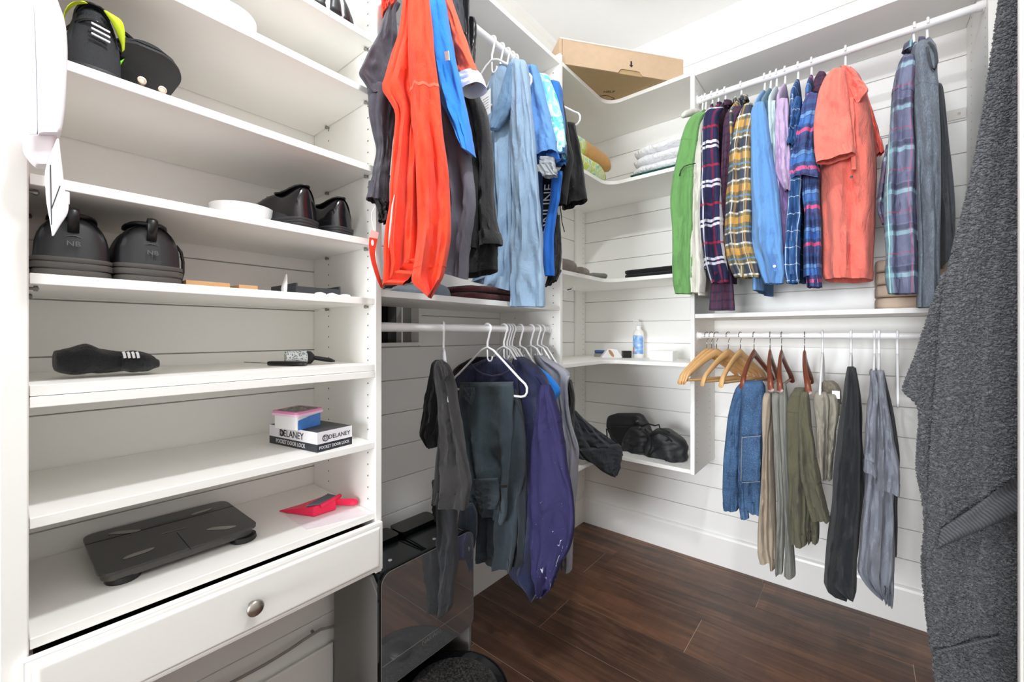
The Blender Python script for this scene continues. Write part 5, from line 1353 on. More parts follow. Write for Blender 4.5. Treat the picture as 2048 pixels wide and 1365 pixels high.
s2, m2, f2 = shoe('sneaker', 'right worn black sneaker with dangling lace', (0.330, -2.192, ZE), math.pi+0.03, 0.27, 0.102, 0.112, 'sneaker', 'black sneakers on the middle shelf')
heel_tab(s2, m2, 0.27, 0.112, 0.102)
for (sx, mm) in ((s1, m1), (s2, m2)):
    lettering('NB', 'heel_logo', mm @ Vector((-0.004, 0, 0.056)), 0.012, facing((mm.to_3x3() @ Vector((0, -1, 0))), (0, 0, 1)), plain('worn_silver_print', (92, 94, 98), 0.5), sx, sx=1.1)
obj('loose_lace', Mesh().tube([atx(x, y, 0.27) for x, y in ((352, 492), (362, 505), (366, 525), (366, 545), (360, 566))], 0.003, 6), M_BLACK, s2, smooth=True)
d1, _, _ = shoe('dress_shoe', 'left polished black lace-up dress shoe next to white bowl', (0.325, -1.890, ZD), math.pi+0.36, 0.27, 0.086, 0.108, 'dress', 'black dress shoes')
d2, _, _ = shoe('dress_shoe', 'right polished black dress shoe next to tower side panel', (0.325, -1.797, ZD), math.pi+0.24, 0.27, 0.082, 0.102, 'dress', 'black dress shoes')
c1, mc, _ = shoe('cycling_shoe', 'upright black and neon yellow cycling shoe behind white wall device', (0.325, -2.268, ZC), math.pi, 0.25, 0.086, 0.128, 'cycle', 'neon cycling shoes')
for k in range(3):
    obj('reflective_bar', Mesh().obox(mc @ Vector((-0.002, -0.006, 0.070+0.009*k)), (0.0012, 0, 0), (0, 0.012, -0.002), (0, 0, 0.0014)), M_WPLAS, c1)
for sg in (-1, 1):
    obj('neon_panel', loft([(mc @ Vector((0.004, sg*0.014, 0.124)), (0.003, 0, 0), (0, 0.004, 0)), (mc @ Vector((0.004, sg*0.028, 0.112)), (0.008, 0, 0), (0, 0.006, 0.006)), (mc @ Vector((0.016, sg*0.037, 0.095)), (0.010, 0, 0), (0, 0.003, 0.010)), (mc @ Vector((0.024, sg*0.039, 0.075)), (0.004, 0, 0), (0, 0.002, 0.003))], 14, 12), M_NEON, c1, smooth=True)
obj('heel_cup_rim', Mesh().tube([mc @ Vector((0.002+0.035*(y/0.036)**2, y, 0.098-0.020*(y/0.036)**2)) for y in [0.038*(k/8-1) for k in range(17)]], 0.0022, 6), M_GLOSSL, c1, smooth=True)
# second shoe lies on its side with the sole and cleat bolts towards the room
c2, mc2, _ = shoe('cycling_shoe', 'black and neon cycling shoe tipped up so sole and bolts show', (0.185, -2.198, ZC), 0.05, 0.155, 0.112, 0.075, 'cycle', 'neon cycling shoes', pitch=-0.62, zlift=0.004)
for (px, py) in ((284, 161), (325, 180)):
    p = atx(px, py, 0.288)
    obj('cleat_bolt', Mesh().lathe([(0.0070, -0.006), (0.0070, 0.001), (0.0045, 0.0015), (0.004, 0.0005), (0.001, 0.0005)], 16, p, 'X'), plain('brass_bolt', (206, 180, 160), 0.35, metal=0.7), c2)
obj('neon_toe', loft([(atx(222, 134, 0.275), (0.01, 0, 0), (0, 0, 0.006)), (atx(231, 134, 0.275), (0.016, 0, 0), (0, 0.003, 0.009)), (atx(243, 128, 0.275), (0.016, 0, 0), (0, 0.004, 0.010))], 10, 12), plain('neon_green', (120, 230, 30), 0.5), c2, smooth=True)
obj('strap', Mesh().tube([atx(289, 105, 0.26), atx(272, 88, 0.26), atx(252, 68, 0.26), atx(240, 57, 0.26)], [0.006, 0.006, 0.004, 0.001], 6), M_BLACK, c2, smooth=True)
# top shelves: helmet edge, white bowl
hp = atx(690, 38, 0.24)
hm = thing('bike_helmet', 'black bicycle helmet with pale rim on the top tower shelf', 'helmet', (0.22, -1.83, ZA))
obj('shell', Mesh().lathe([(0.090, 0.0), (0.094, 0.02), (0.092, 0.05), (0.078, 0.09), (0.05, 0.115), (0.01, 0.124)], 30, (0.235, -1.835, ZA), sx=1.15, sy=0.92), plain('pale_helmet_rim', (196, 198, 204), 0.35), hm, smooth=True)
for k in range(7):
    a = -1.25+0.42*k
    obj('vent', loft([(Vector((0.235+0.108*math.cos(a), -1.835+0.0865*math.sin(a), ZA+0.008)), (0.004*-math.sin(a), 0.012*math.cos(a)+0.004, 0), (0.004*math.cos(a), 0.004*math.sin(a), 0.002)), (Vector((0.235+0.104*math.cos(a), -1.835+0.083*math.sin(a), ZA+0.045)), (0.010*-math.sin(a), 0.013*math.cos(a), 0), (0.005*math.cos(a), 0.005*math.sin(a), 0.003)), (Vector((0.235+0.085*math.cos(a), -1.835+0.068*math.sin(a), ZA+0.085)), (0.004*-math.sin(a), 0.006*math.cos(a), 0), (0.004*math.cos(a), 0.004*math.sin(a), 0.003))], 10, 10), M_SHOE, hm, smooth=True)
bw = obj('white_bowl', Mesh().lathe([(0.050, 0.0), (0.056, 0.004), (0.062, 0.028), (0.063, 0.055), (0.060, 0.056), (0.056, 0.02), (0.01, 0.012)], 40, (0.262, -2.055, ZB)), M_WPLAS, smooth=True, auto=0.9)
tag(bw, 'white round container on the shelf above the neon shoes', 'bowl')
bw2 = obj('white_bowl', Mesh().lathe([(0.052, 0.0), (0.058, 0.004), (0.064, 0.030), (0.0665, 0.046), (0.0640, 0.046), (0.058, 0.016), (0.01, 0.010)], 40, (0.22, -2.005, ZD)), M_WPLAS, smooth=True, auto=0.9)
tag(bw2, 'shallow white bowl left of the black dress shoes', 'bowl')
# shelf E odds and ends
M_CARD = plain('kraft_card', (196, 154, 110), 0.75, var=0.1, scale=25)
def flat_box(name, label, cat, px0, px1, X0, X1, z, h, mat, bevel=0.001):
    y0, y1 = atx(px0, 600, X1).y, atx(px1, 600, X1).y
    return tag(obj(name, Mesh().box((X0, y0, z), (X1, y1, z+h)), mat, bevel=bevel), label, cat)
flat_box('card_box', 'long thin kraft card strip beside right sneaker', 'box', 372, 460, 0.22, 0.30, ZE, 0.014, M_CARD)
flat_box('card_box', 'short thin kraft card strip on the middle shelf', 'box', 478, 516, 0.22, 0.30, ZE, 0.013, M_CARD)
P0 = atx(572, 590, 0.29)
cd = tag(obj('plastic_scoop', loft([(Vector((0.29, P0.y-0.004, ZE+0.001)), (0.012, 0, 0), (0, 0.003, 0)), (Vector((0.28, P0.y, ZE+0.018)), (0.014, 0, 0), (0, 0.004, 0)), (Vector((0.27, P0.y+0.008, ZE+0.042)), (0.007, 0, 0), (0, 0.002, 0)), (Vector((0.266, P0.y+0.011, ZE+0.052)), (0.002, 0, 0), (0, 0.001, 0))], 16, 12), M_WPLAS, smooth=True), 'small white plastic piece leaning upright left of dark box', 'scoop')
# dark open box in the corner of the shelf
b0 = atx(628, 590, 0.20)
dbx = thing('dark_box', 'dark grey open-topped box in the back corner of middle shelf', 'box', (0.16, -1.83, ZE))
M_DGREY = plain('slate_board', (72, 76, 82), 0.6)
obj('wall', Mesh().box((0.10, -1.895, ZE), (0.104, -1.775, ZE+0.034)), M_DGREY, dbx)
obj('wall', Mesh().box((0.104, -1.895, ZE), (0.255, -1.891, ZE+0.034)), M_DGREY, dbx)
obj('wall', Mesh().box((0.104, -1.779, ZE), (0.255, -1.775, ZE+0.034)), M_DGREY, dbx)
obj('wall', Mesh().box((0.251, -1.891, ZE), (0.255, -1.779, ZE+0.026)), M_DGREY, dbx)
obj('base', Mesh().box((0.104, -1.891, ZE), (0.251, -1.779, ZE+0.003)), M_DGREY, dbx)
ear = thing('earbuds', 'white earbuds lying in front of the dark box', 'earphones', (0.30, -1.86, ZE))
for px in (640, 664, 690):
    p = atx(px, 586, 0.305); p.z = ZE
    obj('bud', loft([(p+Vector((0, -0.012, 0.004)), (0.004, 0, 0), (0, 0, 0.003)), (p+Vector((0, 0, 0.005)), (0.006, 0, 0), (0, 0, 0.005)), (p+Vector((0, 0.014, 0.004)), (0.004, 0, 0), (0, 0, 0.003))], 12, 10), M_WPLAS, ear, smooth=True)
obj('cable', Mesh().tube([atx(x, 588, 0.30)*1 for x in (625, 640, 655, 670, 690, 700)], 0.0015, 6), M_WPLAS, ear)
for ch in ear.children:
    if ch.name.startswith('cable'):
        for v in ch.data.vertices: v.co.z += ZE+0.0016 - (atx(640, 588, 0.30).z) 
# shelf F: socks, lint roller, pocket tool
F_sock = fabric('black_sock_knit', (24, 26, 28), (14, 16, 18), wrinkle=0.5, weave=500)
sk = thing('black_socks', 'balled pair of black socks with white stripes on tower shelf', 'socks', (0.22, -2.24, ZF))
def sec(px, py, hy, hz, X=0.235, hx=0.035):
    c = atx(px, py, X); return (c, Vector((hx, 0, 0)), Vector((0, 0, hz)))
obj('sock', loft([sec(106, 722, 0, 0.012, hx=0.02), sec(112, 722, 0, 0.019), sec(140, 722, 0, 0.025), sec(172, 718, 0, 0.028), sec(200, 722, 0, 0.024), sec(240, 722, 0, 0.020), sec(262, 722, 0, 0.020), sec(285, 724, 0, 0.019), sec(302, 724, 0, 0.015), sec(314, 726, 0, 0.006, hx=0.015)], 46, 26, amp=0.003, freq=35, floor_z=ZF+0.001), F_sock, sk, smooth=True)
obj('sock', loft([sec(240, 726, 0, 0.014, X=0.25, hx=0.03), sec(265, 726, 0, 0.019, X=0.25, hx=0.03), sec(290, 724, 0, 0.017, X=0.25, hx=0.03), sec(316, 727, 0, 0.008, X=0.25, hx=0.015)], 22, 22, amp=0.002, freq=35, floor_z=ZF+0.001), F_sock, sk, smooth=True)
for k in range(4):
    a = [atx(246+9*k+q*2.2, 704+q*q*3.2, 0.284) for q in (0, 1, 2)]
    obj('stripe', Mesh().tube([a[0], a[1], a[2]], 0.0022, 6), F_white, sk, smooth=True)
lr = thing('lint_roller', 'lint roller with black handle at the back of shelf', 'lint roller', (0.20, -1.86, ZF))
q0, q1 = atx(571, 702, 0.215), atx(612, 704, 0.225); q0.z = q1.z = ZF+0.019
def paper_mat():
    N = Nodes('printed_lint_paper', 0.6); co = N.coord('Object', (1, 1, 1))
    N.color(N.mix(N.math('GREATER_THAN', N.noise(N.coord('Object', (60, 220, 220)), 1.2, 2), 0.55), lin((226, 228, 228)), lin((120, 140, 148))))
    return N.m
obj('paper_roll', Mesh().tube([q0, q1], 0.019, 24), paper_mat(), lr, smooth=True, auto=0.8)
dv = (q1-q0).normalized()
obj('hub', Mesh().tube([q1, q1+dv*0.012, q1+dv*0.020], [0.0185, 0.017, 0.008], 20), M_BLACK, lr, smooth=True, auto=0.8)
obj('handle', loft([(q1+dv*0.016, Vector((0.006, 0, 0)), Vector((0, 0, 0.006))), (q1+dv*0.035+Vector((0, 0, -0.004)), Vector((0.009, 0, 0)), Vector((0, 0, 0.006))), (q1+dv*0.060+Vector((0, 0, -0.009)), Vector((0.010, 0, 0)), Vector((0, 0, 0.006))), (q1+dv*0.072+Vector((0, 0, -0.012)), Vector((0.005, 0, 0)), Vector((0, 0, 0.003)))], 18, 14), M_BLACK, lr, smooth=True)
pk_ = thing('pocket_tool', 'black handled pocket tool with thin steel pin in front of lint roller', 'tool', (0.27, -1.93, ZF))
k0, k1 = atz(541, 727, ZF+0.006), atz(611, 728, ZF+0.006)
dk = (k1-k0); nk = Vector((-dk.y, dk.x, 0)).normalized()
obj('handle', loft([(k0, nk*0.007, Vector((0, 0, 0.004))), (k0+dk*0.06, nk*0.0105, Vector((0, 0, 0.006))), (k0+dk*0.9, nk*0.0105, Vector((0, 0, 0.006))), (k1, nk*0.006, Vector((0, 0, 0.004)))], 20, 16, sq=0.6), M_BLACK, pk_, smooth=True)
obj('inlay', Mesh().tube([k0+dk*0.10+Vector((0.0105, 0, 0)), k1-dk*0.06+Vector((0.0105, 0, 0))], 0.0008, 5), M_PIN, pk_)
obj('pin', Mesh().tube([k0, k0-dk*0.78+Vector((0, 0, 0.002))], 0.0010, 6), M_PIN, pk_)

# shelf G: lock box and wipes tub
A0, A1, A2 = atz(634.5, 906.5, ZG), atz(539, 886, ZG), atz(704, 888.5, ZG)
BH = 0.0495
lbx = thing('lock_box', 'white and black lock carton lettered DELANEY under pink-lidded tub', 'box', (A0+A1+A2)/3)
quad = para(A0, A1, A2)
obj('lower_band', slab(quad, BH*0.40), plain('black_band_print', (40, 42, 50), 0.45), lbx)
mb = slab([p+Vector((0, 0, BH*0.40)) for p in quad], BH*0.60)
obj('upper_band', mb, plain('white_carton', (238, 236, 242), 0.45), lbx)
cen = (quad[0]+quad[2])/2
obj('top_print', slab([cen+(p-cen)*0.985+Vector((0, 0, BH)) for p in quad], 0.0005), plain('charcoal_print', (66, 66, 66), 0.5), lbx)
M_INKB = plain('black_ink', (20, 20, 24), 0.6); M_INKW = plain('white_ink', (240, 240, 242), 0.6)
def on_face(p, q, nrm, txt, u, v, size, mat, sx=1.0):
    x = (q-p); L_ = x.length
    out = Vector(nrm)*0.0006
    lettering(txt, 'lettering', p + x*u + Vector((0, 0, BH*v)) + out, size, facing(x, (0, 0, 1)), mat, lbx, ext=0.0002, sx=sx)
f1n = (A0-A1).cross(Vector((0, 0, 1))).normalized()
if f1n.dot(CAM-A0) < 0: f1n = -f1n
f2n = (A2-A0).cross(Vector((0, 0, 1))).normalized()
if f2n.dot(CAM-A0) < 0: f2n = -f2n
for (p, q, n_, u0) in ((A1, A0, f1n, 0.46), (A0, A2, f2n, 0.62)):
    on_face(p, q, n_, 'DELANEY', u0+0.02 if p is A1 else u0, 0.66, (q-p).length*0.125 if p is A1 else (q-p).length*0.155, M_INKB, 0.95)
    on_face(p, q, n_, 'POCKET DOOR LOCK', 0.46 if p is A1 else 0.48, 0.20, (q-p).length*(0.075 if p is A1 else 0.105), M_INKW, 0.82)
    L_ = (q-p).length; xd = (q-p).normalized()
    cc = p + (q-p)*(0.28 if p is A1 else 0.22) + Vector((0, 0, BH*0.66)) + n_*0.0006
    rad = 0.0075
    obj('emblem_ring', Mesh().tube([cc + xd*rad*math.cos(2*math.pi*k/24) + Vector((0, 0, rad*math.sin(2*math.pi*k/24))) for k in range(24)], 0.0011, 5, closed=True), M_INKB, lbx)
    on_face(p, q, n_, 'D', 0.28 if p is A1 else 0.22, 0.66, 0.012, M_INKB)
ZT_ = ZG+BH+0.001
T0, T1, T2 = atz(594, 862, ZT_), atz(547, 856, ZT_), atz(643, 849, ZT_)
tub = thing('wipes_tub', 'white plastic tub with pink lid and blue label on lock carton', 'tub', (T0+T1+T2)/3)
tq = para(T0, T1, T2); tc_ = (tq[0]+tq[2])/2
obj('body', slab(tq, 0.036, 0.008), M_WPLAS, tub, auto=0.6)
lx = (T2-T0); ln = lx.cross(Vector((0, 0, 1))).normalized(); ln = ln if ln.dot(CAM-T0) > 0 else -ln
lab = [T0+lx*0.03, T0+lx*0.94]
obj('label', Mesh().add([lab[0]+ln*0.0008, lab[1]+ln*0.0008, lab[1]+ln*0.0008+Vector((0, 0, 0.032)), (lab[0]+lab[1])/2+ln*0.0008+Vector((0, 0, 0.030)), lab[0]+ln*0.0008+Vector((0, 0, 0.024))], [(0, 1, 2, 3, 4)]), plain('blue_label', (70, 130, 210), 0.5, var=0.3, scale=90), tub)
obj('lid_rim', slab([tc_+(p-tc_)*1.14+Vector((0, 0, 0.034)) for p in tq], 0.006, 0.012), plain('pale_pink_rim', (240, 206, 228), 0.4), tub, auto=0.6)
obj('lid', slab([tc_+(p-tc_)*1.10+Vector((0, 0, 0.0395)) for p in tq], 0.0055, 0.012), plain('pink_lid', (232, 142, 190), 0.35), tub, auto=0.6)
def litho():
    N = Nodes('lid_print', 0.4)
    n = N.noise(N.coord('Object'), 90, 3, 0.6)
    N.color(N.ramp(n, [(0.35, lin((56, 50, 86))), (0.5, lin((96, 110, 120))), (0.62, lin((196, 176, 90))), (0.7, lin((60, 60, 110)))]))
    return N.m
obj('lid_print', slab([tc_+(p-tc_)*0.88+Vector((0, 0, 0.0448)) for p in tq], 0.0008, 0.006), litho(), tub)

# shelf H: scale, dustpan, papers
zt = ZH+0.030
S = [atz(163, 1072.8, zt), atz(449, 1000, zt), atz(519.5, 1050.5, zt), atz(196.7, 1156, zt)]
sc_ = thing('bathroom_scale', 'black glass bathroom scale with four silver pads on tower shelf', 'scale', sum(S, Vector((0,0,0)))/4 - Vector((0, 0, 0.030)))
scc = sum(S, Vector((0,0,0)))/4
obj('glass_top', slab([p-Vector((0, 0, 0.005)) for p in S], 0.005, 0.030), plain('smoked_glass', (52, 53, 52), 0.16, var=0.06, scale=25), sc_, auto=0.6)
obj('base', slab([scc+(p-scc)*0.955-Vector((0, 0, 0.019)) for p in S], 0.014, 0.03), plain('dark_grey_plastic', (78, 76, 72), 0.45), sc_, auto=0.6)
ux = (S[1]-S[0]); uy = (S[3]-S[0])
for a, b in ((0.14, 0.88), (0.90, 0.88), (0.12, 0.15), (0.88, 0.15)):
    p = S[0]+ux*a+uy*b
    obj('foot', Mesh().lathe([(0.026, 0), (0.028, 0.003), (0.026, 0.012)], 24, (p.x, p.y, ZH)), M_BLACK, sc_, smooth=True, auto=0.8)
M_PAD = plain('steel_electrode', (158, 156, 148), 0.35, metal=0.3)
for (x0, y0), (x1, y1), w in (((216.5, 1069), (282, 1061), 7.5), ((383, 1031), (424, 1017), 7), ((413, 1060), (472, 1053.5), 6.5), ((246, 1119), (309, 1096), 10)):
    a, b = atz(x0, y0, zt+0.0004), atz(x1, y1, zt+0.0004); d = b-a; nn = Vector((-d.y, d.x, 0)).normalized()*d.length*0.145
    pts = []
    for k in range(24):
        th = 2*math.pi*k/24; s = 0.5-0.5*math.cos(th)
        skew = 0.30*math.sin(2*math.pi*s)
        pts.append(a+d*s+nn*(math.copysign(abs(math.sin(th))**0.9, math.sin(th))+skew*0.6))
    obj('electrode', Mesh().add(pts+[p+Vector((0, 0, 0.0006)) for p in pts], [tuple(range(24, 48))]+[(i, (i+1)%24, (i+1)%24+24, i+24) for i in range(24)]), M_PAD, sc_)
for (x0, y0), (x1, y1) in (((170, 1091), (466, 1013)), ((354, 1066), (382, 1100))):
    obj('seam', Mesh().tube([atz(x0+(x1-x0)*k/6, y0+(y1-y0)*k/6, zt) for k in range(7)], 0.0007, 4), M_DARK, sc_)
la, lb_ = atz(322, 1069, zt+0.0005), atz(372, 1056, zt+0.0005)
M_GINK = plain('grey_ink', (130, 130, 128), 0.6)
for a_, b_ in ((0.0, 0.46), (0.50, 0.58), (0.62, 1.0)):
    obj('faint_print', Mesh().tube([la+(lb_-la)*a_, la+(lb_-la)*b_], 0.0009, 4), M_GINK, sc_)
pp = [atz(570, 1030, ZH), atz(613, 1062, ZH), atz(738, 1030, ZH), atz(700, 1008, ZH)]
pap = thing('leaflet', 'pale printed leaflet lying under the pink dustpan', 'paper', pp[1])
obj('sheet', slab(pp, 0.0008), plain('pale_paper', (232, 222, 226), 0.7, var=0.06, scale=60), pap)
for (x0, y0), (x1, y1) in (((605, 1038), (660, 1022)), ((612, 1048), (640, 1041)), ((650, 1035), (700, 1022)), ((618, 1054), (680, 1038))):
    obj('print_line', Mesh().tube([atz(x0, y0, ZH+0.001), atz(x1, y1, ZH+0.001)], 0.0008, 4), plain('pale_ink', (206, 186, 200), 0.7), pap)
M_PINK = plain('neon_pink_plastic', (250, 36, 88), 0.4, var=0.06)
dp = thing('dustpan', 'neon pink hand dustpan with grey brush lying on leaflet', 'dustpan', atz(632, 1034, ZH))
zp = ZH+0.002
P = lambda x, y, h=0.0: atz(x, y, zp) + Vector((0, 0, h))
tip, nb, nr, bb, br = P(557, 1024), P(628, 1034.5), P(672, 1020), P(600, 1018), P(660, 1004)
H1 = 0.026
obj('pan', Mesh().add([tip, nb, nr, br, bb, tip+Vector((0, 0, 0.003)), nb+Vector((0, 0, H1)), nr+Vector((0, 0, H1)), br+Vector((0, 0, H1*0.9)), bb+Vector((0, 0, 0.012))],
    [(0, 4, 3, 2, 1), (0, 1, 6, 5), (1, 2, 7, 6), (2, 3, 8, 7), (3, 4, 9, 8), (4, 0, 5, 9), (5, 6, 7, 8, 9)]), M_PINK, dp, bevel=0.002)
hd0, hd1 = nr+(br-nr)*0.35+Vector((0, 0, 0.014)), P(711, 1012, 0.010)
obj('handle', loft([(hd0, Vector((0, 0.010, 0)), Vector((0, 0, 0.010))), (hd0*0.6+hd1*0.4, Vector((0.006, 0.012, 0)), Vector((0, 0, 0.009))), (hd0*0.15+hd1*0.85, Vector((0.010, 0.010, 0)), Vector((0, 0, 0.010))), (hd1, Vector((0.008, 0.004, 0)), Vector((0, 0, 0.006)))], 18, 14), M_PINK, dp, smooth=True)
M_BRS = plain('grey_bristle', (112, 120, 130), 0.7, var=0.15)
zb = ZH+0.028
for k in range(12):
    f = (k+0.5)/12
    a = atz(612+(657-612)*f, 1013+(988-1013)*f, zb); b = atz(640+(676-640)*f, 1010+(993-1010)*f, zb)
    obj('bristle_row', Mesh().tube([a-Vector((0, 0, 0.008)), a, b, b-Vector((0, 0, 0.008))], 0.0022, 6), M_BRS, dp, smooth=True, auto=0.9)
obj('brush_back', Mesh().tube([atz(642, 1013, zb), atz(660, 1003, zb+0.002), atz(680, 992, zb)], 0.006, 8), M_PINK, dp, smooth=True)

# ------------------------------------------------------------------ white wall device on the tower's left panel
dv_ = thing('wall_device', 'white plastic device with hanging flap fixed on tower edge', 'device', atx(90, 470, 0.40))
M_DEV = plain('device_white', (236, 236, 240), 0.3)
hard = dict(amp=0.0, wob=0.0, crease=0.0, closed_bottom=True, nrow=30, nseg=32, a0=0)
cloth('back_plate', [(-30, 48, 66), (5, 47, 68), (100, 49, 72), (264, 51, 76), (276, 52, 74)], PX(0.375), 0.020, M_DEV, dv_, nrm=(1, 0, 0), sq=0.4, **hard)
cloth('cover', [(-30, 66, 104), (4, 66, 112), (21, 68, 118), (53, 70, 129), (105, 72, 134), (169, 74, 132), (229, 75, 128), (274, 76, 121)], PX(0.392), 0.026, M_DEV, dv_, nrm=(1, 0, 0), sq=0.45, **hard)
cloth('battery_block', [(272, 47, 112), (300, 46, 113), (322, 60, 114), (333, 72, 112)], PX(0.386), 0.016, plain('clear_pinkish_plastic', (222, 212, 216), 0.3), dv_, nrm=(1, 0, 0), sq=0.4, **hard)
fl_ = [(278, 113, 118), (338, 91, 125), (380, 91, 130), (405, 93, 137), (428, 97, 135), (450, 101, 121), (472, 104, 108)]
cloth('flap', fl_, PX(0.408), 0.004, M_DEV, dv_, nrm=(1, 0, 0), sq=0.5, **hard)
for a, b in (((101, 330), (103, 450)), ((120, 372), (103, 418))):
    obj('flap_line', Mesh().tube([atx(*a, 0.4135), atx(*b, 0.4135)], 0.0006, 4), M_HOLE, dv_)
obj('snap_tab', Mesh().obox(atx(134, 397, 0.405), (0.004, 0, 0), (0, 0.0028, 0), (0, 0, 0.010)), M_DEV, dv_, bevel=0.001)

# ------------------------------------------------------------------ below the drawer: cable, screw, panel; robot vacuum and station
ap = obj('access_panel', Mesh().box((0.0165, -2.28, 0.004), (0.026, -1.674, 0.176)), M_PAINT, bevel=0.004, seg=3)
tag(ap, 'white raised panel low on the wall under the drawer', 'panel')
cb = thing('grey_cable', 'grey cable running along the wall under the drawer', 'cable', atx(560, 1311, 0.03))
obj('cord', Mesh().tube([atx(x, y, 0.030) for x, y in ((690, 1250), (669, 1253), (641, 1260), (613, 1277), (576, 1302), (530, 1330), (465, 1365), (400, 1398))], 0.0042, 8), plain('grey_cable_sheath', (150, 150, 148), 0.5), cb, smooth=True)
obj('screw', Mesh().lathe([(0.0045, 0), (0.0045, 0.008), (0.003, 0.010), (0.001, 0.010)], 12, atx(623.6, 1263, 0.012), 'X'), M_PIN, cb)

SX0, SX1, SY0, SY1, SZ1 = 0.045, 0.305, -1.684, -1.300, 0.500
stn = thing('vacuum_station', 'tall glossy black robot vacuum docking station under hanging clothes', 'docking station', ((SX0+SX1)/2, (SY0+SY1)/2, 0))
M_STG = plain('station_grey_side', (112, 110, 107), 0.4)
M_GB = plain('gloss_black', (14, 15, 17), 0.06, var=0.0)
def mirror_mat():
    N = Nodes('smoked_mirror', 0.02, 0.85, 0.8)
    N.color((0.40, 0.41, 0.42, 1)); return N.m
def round_rect(y0, y1, z0, z1, r, n=6):
    pts = []
    for cy, cz, a0 in ((y1-r, z1-r, 0), (y0+r, z1-r, 90), (y0+r, z0+r, 180), (y1-r, z0+r, 270)):
        for k in range(n+1):
            a = math.radians(a0+90*k/n); pts.append((cy+r*math.cos(a), cz+r*math.sin(a)))
    return pts
def xprism(poly, x0, x1):
    n = len(poly)
    return Mesh().add([(x0, y, z) for y, z in poly]+[(x1, y, z) for y, z in poly], [tuple(range(n)), tuple(range(n, 2*n))[::-1]]+[(i, (i+1)%n, (i+1)%n+n, i+n) for i in range(n)])
def yprism(poly, y0, y1):
    n = len(poly)
    return Mesh().add([(x, y0, z) for x, z in poly]+[(x, y1, z) for x, z in poly], [tuple(range(n)), tuple(range(n, 2*n))[::-1]]+[(i, (i+1)%n, (i+1)%n+n, i+n) for i in range(n)])
side = [(SX0, 0.0), (SX1-0.012, 0.0), (SX1-0.012, SZ1-0.060), (SX1-0.050, SZ1-0.02), (SX0, SZ1-0.02)]
obj('side_panel', yprism(side, SY0, SY0+0.014), M_STG, stn, bevel=0.003)
obj('side_panel', yprism(side, SY1-0.014, SY1), M_STG, stn, bevel=0.003)
obj('back_panel', Mesh().box((SX0, SY0+0.014, 0), (SX0+0.012, SY1-0.014, SZ1-0.02)), M_BLACK, stn)
obj('inner_floor', Mesh().box((SX0+0.012, SY0+0.014, 0.15), (SX1-0.02, SY1-0.014, 0.170)), M_BLACK, stn)
obj('front_frame', xprism(round_rect(SY0+0.001, SY1-0.001, 0.158, SZ1+0.004, 0.035), SX1-0.014, SX1-0.001), M_GB, stn, bevel=0.002)
plate = obj('mirror_front', xprism(round_rect(SY0+0.006, SY1-0.004, 0.163, SZ1, 0.032), SX1-0.001, SX1+0.002), mirror_mat(), stn)
obj('plate_seam', Mesh().tube([(SX1+0.0022, SY0+0.008, 0.235), (SX1+0.0022, SY1-0.006, 0.235)], 0.0007, 4), M_STG, stn)
lettering('NARWAL', 'lettering', (SX1+0.0023, (SY0+SY1)/2+0.0, 0.222), 0.019, facing((0, 1, 0), (0, 0, 1)), M_STG, stn, ext=0.0001)
rim = []
for k in round_rect(SY0+0.006, SY1-0.004, 0.163, SZ1, 0.032): rim.append((SX1+0.001, k[0], k[1]))
obj('plate_rim', Mesh().tube(rim, 0.0012, 5, closed=True), M_STG, stn)
ym = (SY0+SY1)/2
for y0, y1 in ((SY0+0.018, ym-0.004), (ym+0.004, SY1-0.018)):
    tk_ = obj('water_tank', slab([(SX1-0.155, y0, 0.30), (SX1-0.155, y1, 0.30), (SX1-0.018, y1, 0.30), (SX1-0.018, y0, 0.30)], SZ1-0.312, 0.018), plain('tank_black', (38, 44, 46), 0.25), stn, auto=0.6)
    obj('lid_edge', Mesh().tube([(SX1-0.155+0.002, y0+0.01, SZ1-0.011), (SX1-0.02, y0+0.002, SZ1-0.011), (SX1-0.02, y1-0.002, SZ1-0.011), (SX1-0.153, y1-0.01, SZ1-0.011)], 0.002, 6), M_GB, tk_)
    obj('latch', Mesh().lathe([(0.006, 0), (0.006, 0.002), (0.003, 0.003)], 14, (SX1-0.07, (y0+y1)/2-0.02, SZ1-0.012)), M_WPLAS, tk_)
    bt_ = obj('dust_bin', slab([(SX0+0.016, y0, 0.30), (SX0+0.016, y1, 0.30), (SX1-0.162, y1, 0.30), (SX1-0.162, y0, 0.30)], SZ1-0.295, 0.018), M_GB, stn, auto=0.6)
rv = thing('robot_vacuum', 'round black robot vacuum parked at the foot of its station', 'robot vacuum', (0.405, -1.492, 0))
RC = (0.405, -1.492, 0)
def dusty():
    N = Nodes('dusty_black_top', 0.35)
    n = N.noise(N.coord('Object'), 160, 4, 0.7); m = N.noise(N.coord('Object'), 9, 3)
    f = N.math('MULTIPLY', N.math('SUBTRACT', n, 0.42, clamp=True), N.math('ADD', m, 0.6))
    N.color(N.mix(f, lin((26, 26, 27)), lin((150, 146, 140))))
    return N.m
obj('body', Mesh().lathe([(0.150, 0.008), (0.168, 0.016), (0.172, 0.030), (0.172, 0.080), (0.168, 0.090)], 64, RC), M_GB, rv, smooth=True, auto=0.8)
obj('bumper_rim', Mesh().lathe([(0.168, 0.088), (0.172, 0.092), (0.171, 0.098), (0.164, 0.100), (0.160, 0.096)], 64, RC), M_GB, rv, smooth=True)
obj('top_cover', Mesh().lathe([(0.160, 0.088), (0.160, 0.0955), (0.12, 0.0965), (0.002, 0.097)], 64, RC), dusty(), rv, smooth=True, auto=0.9)
